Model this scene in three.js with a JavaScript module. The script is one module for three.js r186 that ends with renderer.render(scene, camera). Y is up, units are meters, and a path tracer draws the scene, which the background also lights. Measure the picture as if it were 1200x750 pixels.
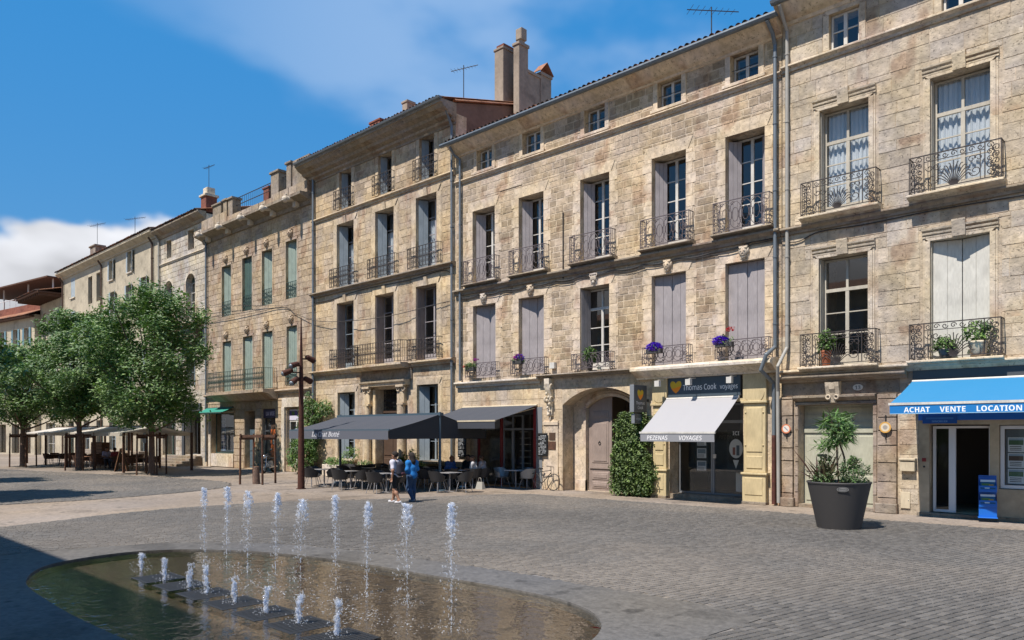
import * as THREE from 'three';
import { ImprovedNoise } from 'three/addons/math/ImprovedNoise.js';

// ---------------------------------------------------------------- camera, sky, sun, exposure
const scene = new THREE.Scene();
const FOCAL = 890, EYE = 2.3, CAMZ = 23.1, AX = 0.692564, AZ = 0.721356;   // the facades stand on z = 0 and face +z
const camera = new THREE.PerspectiveCamera(2 * Math.atan(375 / FOCAL) * 180 / Math.PI, 1.6, 0.1, 3000);
camera.position.set(0, EYE, CAMZ);
camera.lookAt(-AX * 10, EYE, CAMZ - AZ * 10);
camera.setViewOffset(1200, 750, 0, -132, 1200, 750);
camera.updateProjectionMatrix();

const renderer = new THREE.WebGLRenderer({ antialias: true });
renderer.toneMapping = THREE.LinearToneMapping;
renderer.toneMappingExposure = 1.5;
renderer.shadowMap.enabled = true;

const SUN = new THREE.Vector3(-0.045, 0.857, 0.513).normalize();
const sun = new THREE.DirectionalLight(0xfff5ea, 4.7);
sun.name = 'sun';
sun.position.set(-30, 0, 8).addScaledVector(SUN, 120);
sun.target.position.set(-30, 0, 8);
sun.castShadow = true;
Object.assign(sun.shadow.camera, { left: -85, right: 60, top: 60, bottom: -60, near: 1, far: 300 });
sun.shadow.mapSize.set(4096, 4096);
scene.add(sun, sun.target);

const perlin = new ImprovedNoise();
const fbm3 = (x, y, z, o = 5) => { let s = 0, a = 0.5; for (let i = 0; i < o; i++) { s += a * perlin.noise(x, y, z); x *= 2.03; y *= 2.03; z *= 2.03; a *= 0.5; } return s; };
const sm = (a, b, x) => { const t = Math.min(1, Math.max(0, (x - a) / (b - a))); return t * t * (3 - 2 * t); };
const lerp = (a, b, t) => a + (b - a) * t;
const D2R = Math.PI / 180;
{
  const W = 2048, Hh = 1024, data = new Float32Array(W * Hh * 4);
  for (let j = 0; j < Hh; j++) {
    const el = ((j + 0.5) / Hh - 0.5) * Math.PI, ce = Math.cos(el), y = Math.sin(el), e = el / D2R;
    for (let i = 0; i < W; i++) {
      const th = ((i + 0.5) / W - 0.5) * 2 * Math.PI, x = ce * Math.cos(th), z = ce * Math.sin(th), k = (j * W + i) * 4;
      const up = Math.max(0, e), t = 1 - Math.exp(-up / 13);
      let r = lerp(0.15, 0.016, t), g = lerp(0.31, 0.170, t), b = lerp(0.48, 0.44, t);
      if (e > -2 && e < 80) {
        // high thin cloud, drawn out in one direction
        const w1 = fbm3(x * 3.2 + 7.3, y * 5 + 1.1, z * 1.4 + 2.2, 6), w2 = fbm3(x * 1.3 + 0.4, y * 1.6 + 4, z * 1.3 + 9.1, 3);
        const wisp = sm(0.0, 0.42, w1 * 1.3 + w2 * 0.5) * sm(9, 18, e) * 0.34 * (0.25 + 0.75 * sm(0.86, 0.985, x * -0.557 + y * 0.459 + z * -0.692));
        r = lerp(r, 0.46, wisp); g = lerp(g, 0.55, wisp); b = lerp(b, 0.68, wisp);
        if (e < 32) {
          // banks of cumulus low down all round
          const q = 5.2, n = fbm3(x * q + 3.1, y * q * 1.9 + 0.4, z * q + 5.7, 6), big = fbm3(x * 2.1 + 1.7, 0.3, z * 2.1 + 4.4, 2);
          const top = 12.9 + big * 3 + n * 5, d = sm(0, 0.8, top - e);
          if (d > 0) {
            const n2 = fbm3(x * 9 + 1.3, y * 22 + 2.7, z * 9 + 8.8, 4), body = sm(0, 9, top - e);
            const l = lerp(0.54, 0.30, body) + n2 * 0.34;
            r = lerp(r, l * 0.98, d); g = lerp(g, l, d); b = lerp(b, l * 1.06, d);
          }
        }
      }
      if (e < 0) { const q = sm(0, -4, e); r = lerp(r, 0.2, q); g = lerp(g, 0.19, q); b = lerp(b, 0.17, q); }
      data[k] = r; data[k + 1] = g; data[k + 2] = b; data[k + 3] = 1;
    }
  }
  const sky = new THREE.DataTexture(data, W, Hh, THREE.RGBAFormat, THREE.FloatType);
  sky.mapping = THREE.EquirectangularReflectionMapping;
  sky.magFilter = sky.minFilter = THREE.LinearFilter; sky.needsUpdate = true;
  scene.background = sky; scene.environment = sky;
}

// ---------------------------------------------------------------- helpers
function rng(seed) { let s = seed | 0; return () => { s = (s + 0x6d2b79f5) | 0; let t = Math.imul(s ^ (s >>> 15), 1 | s); t = (t + Math.imul(t ^ (t >>> 7), 61 | t)) ^ t; return ((t ^ (t >>> 14)) >>> 0) / 4294967296; }; }
// a pixel of the 1200 x 750 photograph on the facade plane z0 or on the level h
const FX = (px, z0 = 0) => { const t = (px - 600) / FOCAL, k = (CAMZ - z0) / (AZ + AX * t); return k * (-AX + AZ * t); };
const G = (px, py, h = 0) => { const k = FOCAL * (EYE - h) / (py - 507), t = (px - 600) / FOCAL; return [k * (-AX + AZ * t), CAMZ + k * (-AZ - AX * t)]; };
const pxPerM = (x, z) => FOCAL / Math.max(1, -AX * x + -AZ * (z - CAMZ));

const taken = {};
function uname(n) { const k = taken[n] = (taken[n] ?? -1) + 1; return k ? n + '_' + String(k).padStart(3, '0') : n; }
function note(o, label, category, group, kind) { if (label) o.userData.label = label; if (category) o.userData.category = category; if (group) o.userData.group = group; if (kind) o.userData.kind = kind; return o; }
function thing(name, label, category, at = [0, 0, 0], group) {
  const o = new THREE.Group(); o.name = uname(name); o.position.set(...at); scene.add(o); o.origin = at;
  return note(o, label, category, group);
}
function copyOf(o, at, turn = 0, label, name) {
  const c = o.clone(); c.name = uname(name || o.name.replace(/_\d+$/, '')); c.position.set(...at); c.rotation.y = turn; c.userData = { ...o.userData }; if (label) c.userData.label = label; scene.add(c); return c;
}
const _m = new THREE.Matrix4(), _q = new THREE.Quaternion(), _e = new THREE.Euler();
const mat4 = (x, y, z, rx = 0, ry = 0, rz = 0, sx = 1, sy = 1, sz = 1) => new THREE.Matrix4().compose(new THREE.Vector3(x, y, z), new THREE.Quaternion().setFromEuler(new THREE.Euler(rx, ry, rz, 'YXZ')), new THREE.Vector3(sx, sy, sz));
const V3 = (x, y, z) => new THREE.Vector3(x, y, z);

class MB {                                    // collects faces; uv in metres by the way each face points
  constructor() { this.p = []; this.n = []; this.u = []; this.c = []; this.tinted = false; }
  vert(x, y, z, nx, ny, nz, c) {
    this.p.push(x, y, z); this.n.push(nx, ny, nz);
    const ax = Math.abs(nx), ay = Math.abs(ny), az = Math.abs(nz);
    if (az >= ax && az >= ay) this.u.push(x, y); else if (ax >= ay) this.u.push(z, y); else this.u.push(x, z);
    if (c) { this.tinted = true; this.c.push(c[0], c[1], c[2]); } else this.c.push(1, 1, 1);
  }
  tri(a, b, c, col) {
    const ux = b[0] - a[0], uy = b[1] - a[1], uz = b[2] - a[2], vx = c[0] - a[0], vy = c[1] - a[1], vz = c[2] - a[2];
    let nx = uy * vz - uz * vy, ny = uz * vx - ux * vz, nz = ux * vy - uy * vx; const l = Math.hypot(nx, ny, nz) || 1; nx /= l; ny /= l; nz /= l;
    for (const q of [a, b, c]) this.vert(q[0], q[1], q[2], nx, ny, nz, col);
    return this;
  }
  quad(a, b, c, d, col) {
    const ux = c[0] - a[0], uy = c[1] - a[1], uz = c[2] - a[2], vx = d[0] - b[0], vy = d[1] - b[1], vz = d[2] - b[2];
    let nx = uy * vz - uz * vy, ny = uz * vx - ux * vz, nz = ux * vy - uy * vx; const l = Math.hypot(nx, ny, nz) || 1; nx /= l; ny /= l; nz /= l;
    for (const q of [a, b, c, a, c, d]) this.vert(q[0], q[1], q[2], nx, ny, nz, col);
    return this;
  }
  add(geo, m, col) {
    const g = geo.index ? geo.toNonIndexed() : geo, P = g.attributes.position, Nn = g.attributes.normal, v = V3(0, 0, 0), w = V3(0, 0, 0), nm = m ? new THREE.Matrix3().getNormalMatrix(m) : null;
    for (let i = 0; i < P.count; i++) { v.fromBufferAttribute(P, i); w.fromBufferAttribute(Nn, i); if (m) { v.applyMatrix4(m); w.applyMatrix3(nm).normalize(); } this.vert(v.x, v.y, v.z, w.x, w.y, w.z, col); }
    return this;
  }
  box(x1, x2, y1, y2, z1, z2, col) {
    this.quad([x1, y1, z2], [x2, y1, z2], [x2, y2, z2], [x1, y2, z2], col).quad([x2, y1, z1], [x1, y1, z1], [x1, y2, z1], [x2, y2, z1], col);
    this.quad([x1, y1, z1], [x1, y1, z2], [x1, y2, z2], [x1, y2, z1], col).quad([x2, y1, z2], [x2, y1, z1], [x2, y2, z1], [x2, y2, z2], col);
    return this.quad([x1, y2, z2], [x2, y2, z2], [x2, y2, z1], [x1, y2, z1], col).quad([x1, y1, z1], [x2, y1, z1], [x2, y1, z2], [x1, y1, z2], col);
  }
  cbox(x1, x2, y1, y2, z1, z2, b, col) {      // box with its front and side arrises taken off
    const i = b;
    this.quad([x1 + i, y1 + i, z2], [x2 - i, y1 + i, z2], [x2 - i, y2 - i, z2], [x1 + i, y2 - i, z2], col);
    const f = [[x1 + i, y1 + i, z2], [x2 - i, y1 + i, z2], [x2 - i, y2 - i, z2], [x1 + i, y2 - i, z2]], m = [[x1, y1, z2 - i], [x2, y1, z2 - i], [x2, y2, z2 - i], [x1, y2, z2 - i]], k = [[x1, y1, z1], [x2, y1, z1], [x2, y2, z1], [x1, y2, z1]];
    for (let s = 0; s < 4; s++) { const t = (s + 1) % 4; this.quad(m[s], m[t], f[t], f[s], col); this.quad(k[s], k[t], m[t], m[s], col); }
    return this.quad(k[3], k[2], k[1], k[0], col);
  }
  stone(x1, x2, y1, y2, z0, z1, b, R, col) {   // one dressed stone, a little uneven
    const j = () => (R() - 0.5) * b * 0.9, zz = () => z1 + (R() - 0.5) * b * 0.7;
    const f = [[x1 + b + j(), y1 + b + j(), zz()], [x2 - b + j(), y1 + b + j(), zz()], [x2 - b + j(), y2 - b + j(), zz()], [x1 + b + j(), y2 - b + j(), zz()]], k = [[x1, y1, z0], [x2, y1, z0], [x2, y2, z0], [x1, y2, z0]];
    this.quad(f[0], f[1], f[2], f[3], col);
    for (let s = 0; s < 4; s++) { const t = (s + 1) % 4; this.quad(k[s], k[t], f[t], f[s], col); }
    return this;
  }
  cyl(x, y, z, r1, r2, h, seg = 12, col) { return this.add(new THREE.CylinderGeometry(r2, r1, h, seg), mat4(x, y + h / 2, z), col); }
  ball(x, y, z, r, col, sx = 1, sy = 1, sz = 1, seg = 8) { return this.add(new THREE.SphereGeometry(r, seg, Math.max(4, seg * 0.75 | 0)), mat4(x, y, z, 0, 0, 0, sx, sy, sz), col); }
  rod(a, b, r1, r2 = r1, seg = 6, col) {
    const A = V3(...a), B = V3(...b), L = A.distanceTo(B); _q.setFromUnitVectors(V3(0, 1, 0), B.clone().sub(A).normalize());
    return this.add(new THREE.CylinderGeometry(r2, r1, L, seg), new THREE.Matrix4().compose(A.add(B).multiplyScalar(0.5), _q, V3(1, 1, 1)), col);
  }
  tube(pts, r, seg, radial = 5, col, closed = false) { return this.add(new THREE.TubeGeometry(new THREE.CatmullRomCurve3(pts.map((q) => V3(...q)), closed), seg || pts.length * 2, r, radial, closed), null, col); }
  profile(zy, x1, x2, col) {                  // a moulding drawn along x; zy runs from the bottom of the wall outwards and up
    for (let i = 0; i + 1 < zy.length; i++) { const [za, ya] = zy[i], [zb, yb] = zy[i + 1]; this.quad([x1, ya, za], [x2, ya, za], [x2, yb, zb], [x1, yb, zb], col); }
    const sh = new THREE.Shape(zy.map(([z, y]) => new THREE.Vector2(z, y))), g = new THREE.ShapeGeometry(sh);
    const P = g.attributes.position, I = g.index.array;
    for (let i = 0; i < I.length; i += 3) { const q = [I[i], I[i + 1], I[i + 2]].map((k) => [P.getX(k), P.getY(k)]); this.tri(...q.map(([z, y]) => [x1, y, z]), col); this.tri(...q.slice().reverse().map(([z, y]) => [x2, y, z]), col); }
    return this;
  }
  geometry(o = [0, 0, 0]) {
    const g = new THREE.BufferGeometry(), p = new Float32Array(this.p);
    if (o[0] || o[1] || o[2]) for (let i = 0; i < p.length; i += 3) { p[i] -= o[0]; p[i + 1] -= o[1]; p[i + 2] -= o[2]; }
    g.setAttribute('position', new THREE.BufferAttribute(p, 3)); g.setAttribute('normal', new THREE.BufferAttribute(new Float32Array(this.n), 3)); g.setAttribute('uv', new THREE.BufferAttribute(new Float32Array(this.u), 2));
    if (this.tinted) g.setAttribute('color', new THREE.BufferAttribute(new Float32Array(this.c), 3));
    return g;
  }
  build(name, material, parent, keep = true) {
    const o = parent.origin || [0, 0, 0], m = new THREE.Mesh(this.geometry(o), this.tinted ? tintedOf(material) : material);
    m.name = parent === scene ? uname(name) : name; m.castShadow = m.receiveShadow = true; m.origin = o; parent.add(m); return m;
  }
}
const tintCache = new Map();
function tintedOf(m) { if (m.vertexColors) return m; if (!tintCache.has(m)) { const c = m.clone(); c.vertexColors = true; tintCache.set(m, c); } return tintCache.get(m); }

// ---------------------------------------------------------------- textures and materials
function hash2(x, y, s) { let h = Math.imul(x, 374761393) + Math.imul(y, 668265263) + Math.imul(s, 2147483647); h = Math.imul(h ^ (h >>> 13), 1274126177); return ((h ^ (h >>> 16)) >>> 0) / 4294967296; }
function pn(x, y, per, s) {                   // value noise that repeats after per cells
  const xi = Math.floor(x), yi = Math.floor(y), fx = x - xi, fy = y - yi, u = fx * fx * (3 - 2 * fx), v = fy * fy * (3 - 2 * fy), w = (k) => ((k % per) + per) % per;
  const a = hash2(w(xi), w(yi), s), b = hash2(w(xi + 1), w(yi), s), c = hash2(w(xi), w(yi + 1), s), d = hash2(w(xi + 1), w(yi + 1), s);
  return a + (b - a) * u + (c - a) * v + (a - b - c + d) * u * v;
}
function pf(u, v, per, s, o = 4) { let t = 0, a = 0.5, p = per; for (let i = 0; i < o; i++) { t += a * pn(u * p, v * p, p, s + i * 17); p *= 2; a *= 0.5; } return t / (1 - Math.pow(0.5, o)); }
function dataTex(n, f, srgb, metres) {
  const d = new Uint8Array(n * n * 4);
  for (let j = 0; j < n; j++) for (let i = 0; i < n; i++) { const c = f(i / n, j / n), k = (j * n + i) * 4; d[k] = Math.max(0, Math.min(255, c[0] * 255)); d[k + 1] = Math.max(0, Math.min(255, c[1] * 255)); d[k + 2] = Math.max(0, Math.min(255, c[2] * 255)); d[k + 3] = 255; }
  const t = new THREE.DataTexture(d, n, n); t.wrapS = t.wrapT = THREE.RepeatWrapping; t.magFilter = THREE.LinearFilter; t.minFilter = THREE.LinearMipmapLinearFilter; t.generateMipmaps = true;
  if (srgb) t.colorSpace = THREE.SRGBColorSpace; t.repeat.set(1 / metres, 1 / metres); t.needsUpdate = true; return t;
}
const grey = (v) => [v, v, v];
const stoneMap = dataTex(1024, (u, v) => {
  const a = pf(u, v, 4, 3, 4), b = pf(u, v, 48, 9, 4), st = pf(u, v * 0.5, 10, 31, 3), pit = pf(u, v, 120, 21, 2);
  let g = 0.88 + (a - 0.5) * 0.24 + (b - 0.5) * 0.26; if (pit > 0.72) g -= (pit - 0.72) * 1.6;
  const s = sm(0.58, 0.78, st) * 0.14, y = (pf(u, v, 7, 77, 3) - 0.5) * 0.16;
  return [g - s * 0.7 + y * 0.25, g - s, g - s * 1.1 - y];
}, true, 5.3);
const stoneBump = dataTex(512, (u, v) => { const b = pf(u, v, 40, 5, 4), p = pf(u, v, 90, 8, 2); return grey(b * 0.8 + 0.2 - (p > 0.68 ? (p - 0.68) * 2.5 : 0)); }, false, 2.1);
const plasterMap = dataTex(512, (u, v) => { const a = pf(u, v, 3, 13, 4), b = pf(u, v, 40, 19, 3), s = sm(0.55, 0.8, pf(u, v, 8, 91, 4)); const g = 0.84 + (a - 0.5) * 0.22 + (b - 0.5) * 0.12 - s * 0.12; return [g, g * 0.985, g * 0.96]; }, true, 4.7);
const pavingMap = dataTex(2048, (u, v) => {
  const a = pf(u, v, 4, 2, 5), b = pf(u, v, 180, 6, 3), st = sm(0.6, 0.72, pf(u, v, 14, 44, 5)), spot = pf(u, v, 70, 51, 3), gr = pf(u, v, 420, 57, 2);
  let g = 0.84 + (a - 0.5) * 0.26 + (b - 0.5) * 0.16 + (gr - 0.5) * 0.2 - st * 0.10; if (spot > 0.7) g -= (spot - 0.7) * 1.2;
  const w = (pf(u, v, 6, 71, 3) - 0.5) * 0.10; return [g + w * 0.5, g, g - w];
}, true, 17);
const grainBump = dataTex(512, (u, v) => grey(pf(u, v, 64, 15, 4)), false, 1.1);
const weaveBump = dataTex(256, (u, v) => grey(0.5 + 0.25 * Math.sin(u * Math.PI * 2 * 40) + 0.25 * Math.sin(v * Math.PI * 2 * 40)), false, 0.2);
const rustMap = dataTex(256, (u, v) => { const a = pf(u, v, 10, 5, 4); return [0.55 + a * 0.5, 0.5 + a * 0.42, 0.5 + a * 0.36]; }, true, 0.7);
const scuffMap = dataTex(512, (u, v) => { const a = pf(u, v, 5, 14, 5), b = pf(u, v * 0.25, 60, 24, 3); const g = 0.88 + (a - 0.5) * 0.18 + (b - 0.5) * 0.1; return [g, g, g * 0.99]; }, true, 1.9);
const rippleBump = dataTex(1024, (u, v) => grey(0.6 * pf(u, v, 16, 61, 4) + 0.4 * pf(u, v, 70, 67, 3)), false, 6);

const lin = (r, g, b) => new THREE.Color().setRGB(r, g, b);
const mats = {};
function std(name, col, rough, more = {}) { const m = new THREE.MeshStandardMaterial({ color: Array.isArray(col) ? lin(...col) : new THREE.Color(col), roughness: rough, side: THREE.DoubleSide, ...more }); m.name = name; return mats[name] = m; }
function phys(name, col, rough, more = {}) { const m = new THREE.MeshPhysicalMaterial({ color: Array.isArray(col) ? lin(...col) : new THREE.Color(col), roughness: rough, side: THREE.DoubleSide, ...more }); m.name = name; return mats[name] = m; }
const stoneOf = (name, c, bump = 0.012) => std(name, c, 0.93, { map: stoneMap, bumpMap: stoneBump, bumpScale: bump });
const M = {
  stone: stoneOf('stone', [1, 1, 1]),                                   // tinted per block
  mortar: stoneOf('mortar', [0.673, 0.553, 0.404]), mortarPale: stoneOf('mortar_pale', [0.640, 0.575, 0.476]), mortarBrown: stoneOf('mortar_brown', [0.561, 0.436, 0.299]), mortarB4: stoneOf('mortar_weathered', [0.583, 0.487, 0.366]),
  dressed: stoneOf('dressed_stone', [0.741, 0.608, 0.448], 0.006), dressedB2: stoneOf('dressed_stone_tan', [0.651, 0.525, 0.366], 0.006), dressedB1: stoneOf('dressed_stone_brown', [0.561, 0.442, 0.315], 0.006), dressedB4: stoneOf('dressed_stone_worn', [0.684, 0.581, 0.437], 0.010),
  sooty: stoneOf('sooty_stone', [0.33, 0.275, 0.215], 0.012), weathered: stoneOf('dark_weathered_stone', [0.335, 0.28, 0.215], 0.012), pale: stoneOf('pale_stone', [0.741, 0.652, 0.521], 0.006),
  plaster: std('plaster', [0.60, 0.545, 0.43], 0.92, { map: plasterMap, bumpMap: grainBump, bumpScale: 0.003 }),
  stucco: std('brown_stucco', [0.245, 0.165, 0.125], 0.95, { map: plasterMap, bumpMap: grainBump, bumpScale: 0.004 }), chimney: std('chimney_render', [0.42, 0.36, 0.30], 0.95, { map: plasterMap, bumpMap: grainBump, bumpScale: 0.005 }),
  shopBeige: std('beige_paint', [0.60, 0.51, 0.375], 0.8, { map: plasterMap }), shopYellow: std('yellow_paint', [0.64, 0.525, 0.31], 0.72, { map: scuffMap }),
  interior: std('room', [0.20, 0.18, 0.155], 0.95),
  tile: std('clay_tile', [0.36, 0.17, 0.095], 0.9, { map: stoneMap, bumpMap: grainBump, bumpScale: 0.004 }), darkTile: std('old_clay_tile', [0.13, 0.10, 0.085], 0.92, { map: stoneMap }), brick: std('red_brick', [0.27, 0.095, 0.06], 0.9, { map: stoneMap }),
  zinc: std('zinc', [0.20, 0.235, 0.27], 0.5, { metalness: 0.35, map: scuffMap }), zincPale: std('pale_pipe', [0.42, 0.41, 0.38], 0.6, { map: scuffMap }), rust: std('rusty_steel', [0.105, 0.042, 0.025], 0.85, { map: rustMap, bumpMap: grainBump, bumpScale: 0.002 }), cast: std('red_cast_pipe', [0.14, 0.055, 0.04], 0.7, { map: rustMap }),
  iron: std('wrought_iron', [0.045, 0.038, 0.037], 0.6, { metalness: 0.2 }), ironPurple: std('violet_grey_iron', [0.10, 0.082, 0.088], 0.6), ironGreen: std('green_iron', [0.03, 0.062, 0.055], 0.55), black: std('black_metal', [0.02, 0.021, 0.023], 0.5), cable: std('cable', [0.045, 0.04, 0.038], 0.8), cablePale: std('pale_cable', [0.40, 0.36, 0.30], 0.8),
  white: std('white_joinery', [0.72, 0.70, 0.66], 0.55, { map: scuffMap }), cream: std('cream_joinery', [0.56, 0.52, 0.44], 0.6, { map: scuffMap }), mauve: std('mauve_grey_shutter', [0.385, 0.355, 0.37], 0.65, { map: scuffMap }), mauveDark: std('grey_shutter_old', [0.30, 0.28, 0.29], 0.65, { map: scuffMap }), blueGrey: std('blue_grey_shutter', [0.27, 0.325, 0.375], 0.65, { map: scuffMap }), greenGrey: std('sage_shutter', [0.30, 0.375, 0.33], 0.65, { map: scuffMap }), greenDark: std('dark_green_joinery', [0.065, 0.12, 0.105], 0.6, { map: scuffMap }), whiteShutter: std('white_shutter', [0.70, 0.69, 0.64], 0.6, { map: scuffMap }), paleBlue: std('pale_blue_shutter', [0.42, 0.49, 0.54], 0.65, { map: scuffMap }), skyBlueShutter: std('blue_shutter', [0.16, 0.29, 0.36], 0.65, { map: scuffMap }),
  sage: std('pale_sage_door', [0.50, 0.50, 0.40], 0.6, { map: scuffMap }), taupe: std('taupe_door', [0.36, 0.285, 0.25], 0.6, { map: scuffMap }), brownDoor: std('brown_door', [0.10, 0.06, 0.04], 0.6, { map: scuffMap }), blueDoor: std('blue_grey_door', [0.11, 0.16, 0.20], 0.55, { map: scuffMap }), orange: std('orange_panel', [0.62, 0.15, 0.035], 0.55, { map: scuffMap }), red: std('red_paint', [0.23, 0.022, 0.022], 0.5), alu: std('white_aluminium', [0.70, 0.71, 0.73], 0.4), greyAlu: std('grey_aluminium', [0.26, 0.28, 0.30], 0.4, { metalness: 0.3 }), slate: std('slate_paint', [0.055, 0.062, 0.07], 0.6),
  glass: phys('window_glass', [0.92, 0.95, 0.96], 0.02, { transmission: 1, thickness: 0, ior: 1.85 }), curtain: phys('net_curtain', [0.82, 0.85, 0.88], 0.95, { transmission: 0.35, thickness: 0 }),
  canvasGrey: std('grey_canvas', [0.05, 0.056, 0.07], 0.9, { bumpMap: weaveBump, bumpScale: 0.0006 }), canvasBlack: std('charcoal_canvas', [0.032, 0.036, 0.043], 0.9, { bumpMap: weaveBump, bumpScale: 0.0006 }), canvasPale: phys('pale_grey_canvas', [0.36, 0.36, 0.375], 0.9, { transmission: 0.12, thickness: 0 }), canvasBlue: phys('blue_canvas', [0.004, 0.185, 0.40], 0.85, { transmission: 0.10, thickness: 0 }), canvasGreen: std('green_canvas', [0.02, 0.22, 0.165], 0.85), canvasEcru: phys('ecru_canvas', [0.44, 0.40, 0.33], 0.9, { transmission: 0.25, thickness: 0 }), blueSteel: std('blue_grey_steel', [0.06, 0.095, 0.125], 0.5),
  paving: std('beige_paving', [0.355, 0.292, 0.232], 0.9, { map: pavingMap, bumpMap: grainBump, bumpScale: 0.004 }), joint: std('cobble_joint', [0.27, 0.245, 0.22], 0.95, { map: pavingMap, bumpMap: grainBump, bumpScale: 0.004 }), cobble: std('cobble', [1, 1, 1], 0.78, { map: scuffMap, bumpMap: grainBump, bumpScale: 0.004 }), rim: std('pool_rim', [0.155, 0.147, 0.136], 0.85, { map: pavingMap, bumpMap: grainBump, bumpScale: 0.003 }), kerb: std('kerb', [0.47, 0.385, 0.29], 0.9, { map: stoneMap, bumpMap: grainBump, bumpScale: 0.003 }),
  poolFloor: std('pool_floor', [0.085, 0.058, 0.034], 0.75, { map: pavingMap }), water: phys('water', [0.86, 0.86, 0.82], 0.045, { transmission: 1, thickness: 0, ior: 1.45, bumpMap: rippleBump, bumpScale: 0.009 }), spray: phys('spray', [0.95, 0.97, 1.0], 0.06, { transmission: 0.82, thickness: 0, ior: 1.33 }), grate: std('dark_grate', [0.018, 0.019, 0.02], 0.6),
  bark: std('bark', [0.25, 0.215, 0.18], 0.95, { map: rustMap, bumpMap: grainBump, bumpScale: 0.012 }), leaf: phys('leaf', [1, 1, 1], 0.6, { transmission: 0.45, thickness: 0 }), wood: std('weathered_wood', [0.155, 0.095, 0.06], 0.85, { map: rustMap }), woodLight: std('light_wood', [0.32, 0.21, 0.12], 0.75, { map: rustMap }),
  pot: std('charcoal_pot', [0.048, 0.046, 0.046], 0.62, { bumpMap: grainBump, bumpScale: 0.001 }), terracotta: std('terracotta', [0.36, 0.12, 0.06], 0.9), soil: std('soil', [0.05, 0.035, 0.025], 1), chair: std('chair_resin', [0.03, 0.031, 0.034], 0.55), chairLeg: std('chair_leg_metal', [0.33, 0.33, 0.34], 0.45, { metalness: 0.4 }), tableTop: std('table_top', [0.23, 0.23, 0.235], 0.4), tableWhite: std('white_table', [0.62, 0.63, 0.66], 0.4), rubber: std('rubber', [0.02, 0.02, 0.02], 0.8), chrome: std('chrome', [0.55, 0.55, 0.56], 0.25, { metalness: 0.9 }),
  stand: std('blue_stand', [0.008, 0.13, 0.52], 0.4), mailbox: std('ivory_metal', [0.66, 0.57, 0.42], 0.6, { map: scuffMap }), skin: std('skin', [0.40, 0.225, 0.15], 0.6), skinDark: std('tanned_skin', [0.30, 0.155, 0.095], 0.6), hairDark: std('dark_hair', [0.016, 0.011, 0.009], 0.9), hairGrey: std('grey_hair', [0.22, 0.2, 0.18], 0.7), hairBrown: std('brown_hair', [0.09, 0.05, 0.03], 0.65), eye: std('eye', [0.02, 0.015, 0.012], 0.3),
};
const cloth = (n, c) => std(n, c, 0.92, { bumpMap: weaveBump, bumpScale: 0.0008 });

// flat print: words or pictures on a thin plate whose face is w x h metres
function printTex(w, h, draw, ppm = 300) {
  const k = Math.min(ppm, 2000 / Math.max(w, h)), c = document.createElement('canvas'); c.width = Math.max(8, Math.round(w * k)); c.height = Math.max(8, Math.round(h * k));
  const x = c.getContext('2d'); x.scale(c.width / w, c.height / h); draw(x, w, h); const t = new THREE.CanvasTexture(c); t.colorSpace = THREE.SRGBColorSpace; return t;
}
function printMat(name, w, h, draw, ppm, rough = 0.6, more = {}) { const m = new THREE.MeshStandardMaterial({ map: printTex(w, h, draw, ppm), roughness: rough, side: THREE.DoubleSide, ...more }); m.name = name; return m; }
function sheet(name, mat, parent, a, b, c, d) {   // a four-cornered sheet with uv 0..1: a lower left, b lower right, c upper right, d upper left
  const g = new THREE.BufferGeometry(), o = parent.origin || [0, 0, 0], q = [a, b, c, d].map((v) => [v[0] - o[0], v[1] - o[1], v[2] - o[2]]);
  g.setAttribute('position', new THREE.Float32BufferAttribute(q.flat(), 3)); g.setAttribute('uv', new THREE.Float32BufferAttribute([0, 0, 1, 0, 1, 1, 0, 1], 2)); g.setIndex([0, 1, 2, 0, 2, 3]); g.computeVertexNormals();
  const m = new THREE.Mesh(g, mat); m.name = parent === scene ? uname(name) : name; m.origin = o; m.castShadow = m.receiveShadow = true; parent.add(m); return m;
}
function text(x, s, px, py, size, font = 'sans-serif', color = '#fff', align = 'left', weight = '', skew = 0, squeeze = 1) { x.save(); x.translate(px, py); x.transform(squeeze, 0, skew, 1, 0, 0); x.scale(size / 100, size / 100); x.font = `${weight} 100px ${font}`; x.fillStyle = color; x.textAlign = align; x.textBaseline = 'alphabetic'; x.fillText(s, 0, 0); x.restore(); }

// ---------------------------------------------------------------- ground
function curvePts(pts, n, closed = true) { return new THREE.CatmullRomCurve3(pts.map(([x, z]) => V3(x, 0, z)), closed, 'centripetal').getPoints(n).map((v) => [v.x, v.z]); }
const POOL = curvePts([[-15.38, 17.8], [-15.05, 16.95], [-13.7, 15.98], [-11.66, 15.42], [-9.4, 15.2], [-7.6, 15.08], [-6.7, 15.13], [-5.95, 15.42], [-5.35, 16.05], [-5.0, 17.2], [-5.2, 18.7], [-6.2, 19.7], [-8.9, 20.0], [-11.7, 20.02], [-13.6, 19.82], [-14.95, 19.1]], 120);
const APRON = curvePts([[-16.6, 18.3], [-16.0, 16.6], [-14.75, 15.4], [-12.7, 14.66], [-9.4, 14.18], [-6.8, 14.05], [-4.9, 14.05]], 60, false).concat([[-4.25, 14.2], [-4.35, 15.6], [-3.9, 18], [-3.7, 21.5], [-16.8, 21.5]]);
const CENTRE = curvePts([[-21.6, 26], [-21.7, 18.6], [-23.1, 14.8], [-23.1, 11.1], [-21.4, 7.2], [-20.0, 3.4], [-19.2, 2.2]], 50, false);
const COBBLE = CENTRE.concat([[-14, 2.05], [4, 2.0], [4, 26]]);
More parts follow.
